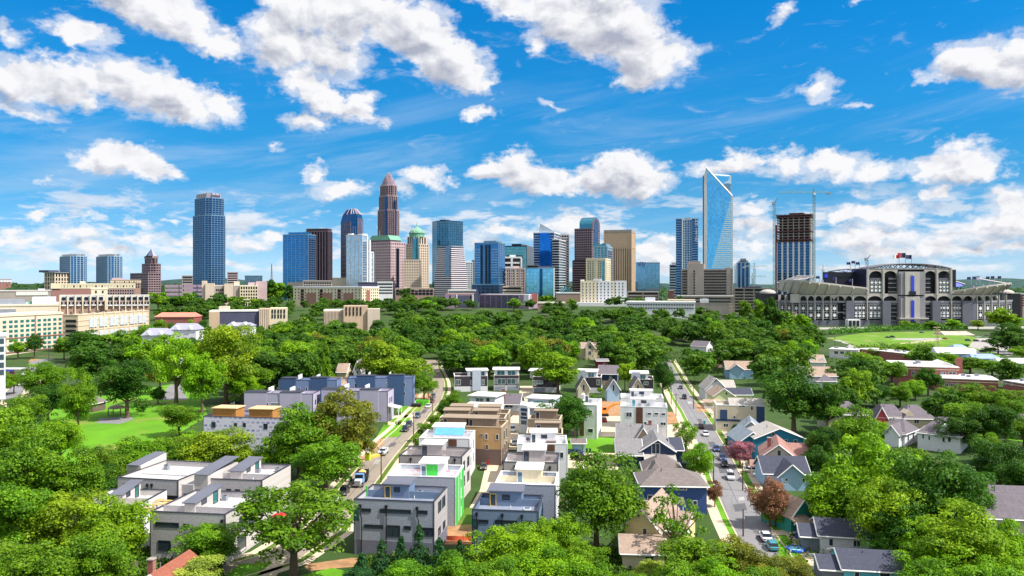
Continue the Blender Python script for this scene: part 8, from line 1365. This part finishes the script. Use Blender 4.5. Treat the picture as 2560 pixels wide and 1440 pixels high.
# the wood between the houses and the city, and the planted belt at its feet: trees stand where there is room
bpy.context.view_layer.update(); FOOT = []
for o in list(C.objects):
    if o.parent is None and o.get('category') in ('house', 'building', 'hotel', 'parking garage', 'stadium', 'shed'):
        q = [c.matrix_world @ Vector(v) for c in o.children if c.type == 'MESH' for v in c.bound_box]
        if q: FOOT.append((min(v.x for v in q)-2, max(v.x for v in q)+2, min(v.y for v in q)-2, max(v.y for v in q)+2))
KEEP = [(384,776,492,806),(352,802,495,842),(522,764,726,802),(806,758,952,808),(510,700,660,752),(730,710,948,752),(1110,730,1345,778),(1448,694,1570,772),(1560,742,1776,772),(1690,650,1840,752),(2030,700,2560,818),(2060,826,2500,862),(2066,862,2280,896),(1726,850,1770,872),(1788,870,1885,935),(1972,866,2098,958),(2236,900,2560,975),(1458,850,1492,892),(1490,890,1546,960),(694,935,1036,975),(838,908,906,940),(822,950,876,975),(560,804,628,820),(150,730,380,850),(-50,700,400,760),(1128,905,1640,975),(1030,900,1100,990),(405,895,445,950),(1400,700,1452,760),(2336,850,2560,900),(1760,935,1840,990), (405,700,512,738), (950,905,1040,960)]
ROADS = [[tp(*q) for q in s] for s in (ST1, ST2)]
def clear(X, Y, w, h):
    z0 = gz(X, Y); px = CX+X*F/Y; wp = w*F/Y; yt = HY+(H-z0-h)*F/Y; yb = HY+(H-z0)*F/Y
    for a, b, c, d in FOOT:
        if a-1 < X < b+1 and c-1 < Y < d+1: return False
    for L in ROADS:
        for p, q in zip(L[:-1], L[1:]):
            if p.y-5 < Y < q.y+5 and abs(X-(p.x+(q.x-p.x)*(Y-p.y)/max(1, q.y-p.y))) < 9: return False
    for a, b, c, d in KEEP:
        if px+wp*.42 > a and px-wp*.42 < c and yt < d-10 and yb > d: return False
    return True
rf = random.Random(11); cand = []
for i in range(14000):
    Y = 250*(900/250.)**rf.random(); px = rf.uniform(385, 2560); X = (px-CX)*Y/F
    if px > 2065 and Y > 560: continue
    if Y < 400 and not (600 < px < 1010 or px > 1690): continue
    if Y < 330 and px < 2030: continue
    w = rf.choice((rf.uniform(11, 15), rf.uniform(15, 20), rf.uniform(18, 26))); h = rf.uniform(13, 17)+w*.15
    if Y > 640: h *= .72; w *= .8
    cand.append((Y, X, px, w, h))
got = 0; per = {0: 0, 1: 0, 2: 0}; rf.shuffle(cand)
for Y, X, px, w, h in cand:
    band = 0 if Y < 470 else 1 if Y < 640 else 2
    if per[band] >= (44, 36, 10)[band] or not clear(X, Y, w, h): continue
    if any((X-a)**2+(Y-b)**2 < (.50*(w/2+c))**2*(1 if Y < 640 else 1.2) for a, b, c in TREES): continue
    per[band] += 1; tree(px, HY+(H-gz(X, Y)-h)*F/Y, w*F/Y, h, 'mid', rf.choices('dmgyo', (30, 34, 20, 12, 4))[0], Y=Y)
print('WOOD', per, len(TREES))
# the rest of the wood, between and behind those trees, as one mass
def arr(me): v = np.empty(len(me.vertices)*3, np.float32); me.vertices.foreach_get('co', v); t = np.empty(len(me.vertices), np.float32); me.attributes['tone'].data.foreach_get('value', t); return v.reshape(-1, 3), t
AR = [arr(c) for c, _ in TR['far']]; MV, MT = [], []; MASS = []
for Y, X, px, w, h in cand:
    if len(MASS) > 560 or not clear(X, Y, w*.9, h*.92): continue
    if any((X-a)**2+(Y-b)**2 < (.30*(w/2+c))**2 for a, b, c in TREES) or any((X-a)**2+(Y-b)**2 < (.48*(w/2+c))**2 for a, b, c in MASS): continue
    MASS.append((X, Y, w/2)); v, t = AR[len(MASS) % 4]; a = rf.uniform(0, 6.28); Rm = np.array([[math.cos(a), -math.sin(a), 0], [math.sin(a), math.cos(a), 0], [0, 0, 1]])
    MV.append((v @ Rm.T)*np.array([w*1.05, w*1.05, h*.92])+np.array([X, Y, gz(X, Y)])); MT.append(np.clip(t*.7+rf.uniform(-.1, .35), 0, 1))
V = np.concatenate(MV); me = bpy.data.meshes.new('wood'); n = len(V)//4; me.vertices.add(n*4); me.vertices.foreach_set('co', V.ravel().astype(np.float32)); me.loops.add(n*4); me.loops.foreach_set('vertex_index', np.arange(n*4)); me.polygons.add(n); me.polygons.foreach_set('loop_start', np.arange(0, n*4, 4)); me.update(calc_edges=True)
me.attributes.new('tone', 'FLOAT', 'POINT').data.foreach_set('value', np.concatenate(MT).astype(np.float32)); me.materials.append(LEAF); o = bpy.data.objects.new('wood', me); C.objects.link(o); o.color = (*lin((76, 116, 24)), 1); o['kind'] = 'stuff'
print('MASS', len(MASS))
from collections import Counter; print('KINDS', Counter(t[0].name.split('.')[0] for t in INFO))
# what each tree is called: by its look and by what it stands next to
marks = [(x, y if y else 742, ph) for x, y, ph, s in LAND]
used = set(o['label'] for o in C.objects if o.get('label')); REL = lambda dx, dy: ('left of' if dx < 0 else 'right of') if abs(dx) > abs(dy)*1.3 else ('in front of' if dy > 0 else 'behind')
INFO.sort(key=lambda t: -t[4]*t[5]/t[10])
for (r, px, yt, _, w, h, kind, col, label, group, Y) in INFO:
    py = yt+h*F/Y*.45; cat = {'shrub': 'shrub'}.get(r.name.split('.')[0], 'tree'); tone = COL[col][1]
    if not label or label in used:
        word = 'bush' if cat == 'shrub' else 'conifer' if kind == 'cone' else 'tree'; size = 'small' if w*F/Y < 45 else 'broad' if w > h*.95 else 'tall' if h > w*1.45 else 'round'
        near = sorted(marks, key=lambda m: (m[0]-px)**2+((m[1]-py)*1.6)**2); label = None
        for ex in ('', 'second '):
            for k in range(4):
                for m2 in [None]+near[k+1:k+5]:
                    m1 = near[k]; t = f"{tone} {size} {word} {REL(px-m1[0], py-m1[1])} {m1[2]}" if m2 is None else f"{tone} {size} {word} between {m1[2]} and {m2[2]}"
                    if t not in used and len(t.replace('-', '-').split()) <= 16: label = t; break
                if label: break
            if label: break
        label = label or f"{tone} {size} {word} in the wood, {round(px)} along"
    used.add(label); tag(r, label, cat, group or ('bushes' if cat == 'shrub' else 'conifers before the front townhouses' if kind == 'cone' else 'broadleaf trees'))
# hedge and scrub: nobody could count them
def scrub(name, quads, n, size, col, zmax, seed):
    rg = np.random.default_rng(seed); P = []
    for q in quads:
        c = [tp(*p) for p in q]
        for i in range(n): a, b_ = rg.random(), rg.random(); s = c[0].lerp(c[1], a); e = c[3].lerp(c[2], a); p = s.lerp(e, b_); P.append((p.x, p.y, abs(rg.normal())*zmax*.5*(.4+.6*(math.sin(p.x*.21)*math.sin(p.x*.07+1)+1)/2)+.1))
    P = np.array(P); N = len(P); nr = rg.normal(size=(N, 3))+np.array([0, -.3, .8]); nr /= np.linalg.norm(nr, axis=1)[:, None]; t = np.cross(nr, rg.normal(size=(N, 3))); t /= np.linalg.norm(t, axis=1)[:, None]; b_ = np.cross(nr, t); s = size*rg.uniform(.5, 1.3, N)[:, None]
    v = np.stack([P-t*s*.6, P-b_*s*.4, P+t*s*.6, P+b_*s*.4], 1).reshape(-1, 3); me = bpy.data.meshes.new(name); me.from_pydata(v.tolist(), [], np.arange(N*4).reshape(N, 4).tolist()); at = me.attributes.new('tone', 'FLOAT', 'POINT'); at.data.foreach_set('value', np.repeat(np.clip(rg.normal(.5, .2, N), 0, 1), 4).astype(np.float32)); me.materials.append(LEAF); o = bpy.data.objects.new(name, me); C.objects.link(o); o.color = (*lin(col), 1); o['kind'] = 'stuff'; return o
scrub('hedge', [[(2072,838),(2250,826),(2250,822),(2072,830)], [(2250,826),(2420,824),(2420,820),(2250,821)]], 2600, 1.6, (70, 120, 30), 6, 3)
scrub('undergrowth', [[(2120,880),(2340,872),(2330,862),(2140,866)], [(2240,905),(2560,935),(2560,915),(2260,885)]], 1500, 1.3, (96, 130, 36), 3, 4)
scrub('undergrowth', [[(560,1440),(300,1440),(300,1380),(520,1360)], [(0,1440),(300,1440),(240,1200),(0,1150)], [(1480,1440),(1900,1440),(1760,1380),(1500,1370)], [(1900,1440),(2560,1440),(2560,1180),(2060,1230)], [(880,1440),(1480,1440),(1420,1390),(900,1390)]], 4200, .55, (70, 104, 26), 1.2, 5)
scrub('foliage', [[(600,985),(1000,985),(1010,900),(560,880)], [(1640,900),(2060,1000),(2100,900),(1690,860)], [(1130,905),(1640,905),(1640,860),(1130,860)]], 5000, 1.0, (60, 96, 24), 3, 6)
scrub('undergrowth', [[(1530,1400),(1600,1400),(1590,1180),(1530,1180)], [(2000,1130),(2330,1110),(2280,985),(2010,985)], [(2080,1000),(2560,1000),(2540,900),(2100,930)], [(1700,960),(1790,1000),(1780,900),(1690,880)], [(2260,1130),(2560,1130),(2560,1020),(2280,1020)], [(1990,1290),(2100,1330),(2080,1240),(2000,1240)], [(640,1200),(840,1200),(800,1080),(660,1080)]], 1500, .55, (76, 112, 26), 1.1, 8)
# far wood beyond the city on both sides, read as one mass
rg = np.random.default_rng(9); N = 30000; Yd = 1500*(3.4)**rg.random(N); u = rg.uniform(-.70, .70, N); X = u*Yd; m_ = (u < -.30) | (u > .30) | (rg.random(N) < .35); X, Yd = X[m_], Yd[m_]; Z = np.array([gz(x, y) for x, y in zip(X, Yd)])+np.abs(rg.normal(size=len(X)))*5+6+6*np.sin(X*.013)*np.sin(Yd*.011); P = np.stack([X, Yd, Z], 1); N = len(P)
nr = rg.normal(size=(N, 3))*.5+np.array([.2, -.4, .8]); nr /= np.linalg.norm(nr, axis=1)[:, None]; t = np.cross(nr, rg.normal(size=(N, 3))); t /= np.linalg.norm(t, axis=1)[:, None]; b_ = np.cross(nr, t); s = (6+Yd/400)[:, None]*rg.uniform(.6, 1.3, N)[:, None]
v = np.stack([P-t*s*.6, P-b_*s*.5, P+t*s*.6, P+b_*s*.5], 1).reshape(-1, 3); me = bpy.data.meshes.new('woods'); me.from_pydata(v.tolist(), [], np.arange(N*4).reshape(N, 4).tolist()); at = me.attributes.new('tone', 'FLOAT', 'POINT'); at.data.foreach_set('value', np.repeat(rg.uniform(.2, .6, N), 4).astype(np.float32)); me.materials.append(LEAF); o = bpy.data.objects.new('woods', me); C.objects.link(o); o.color = (*lin((58, 92, 44)), 1); o['kind'] = 'stuff'
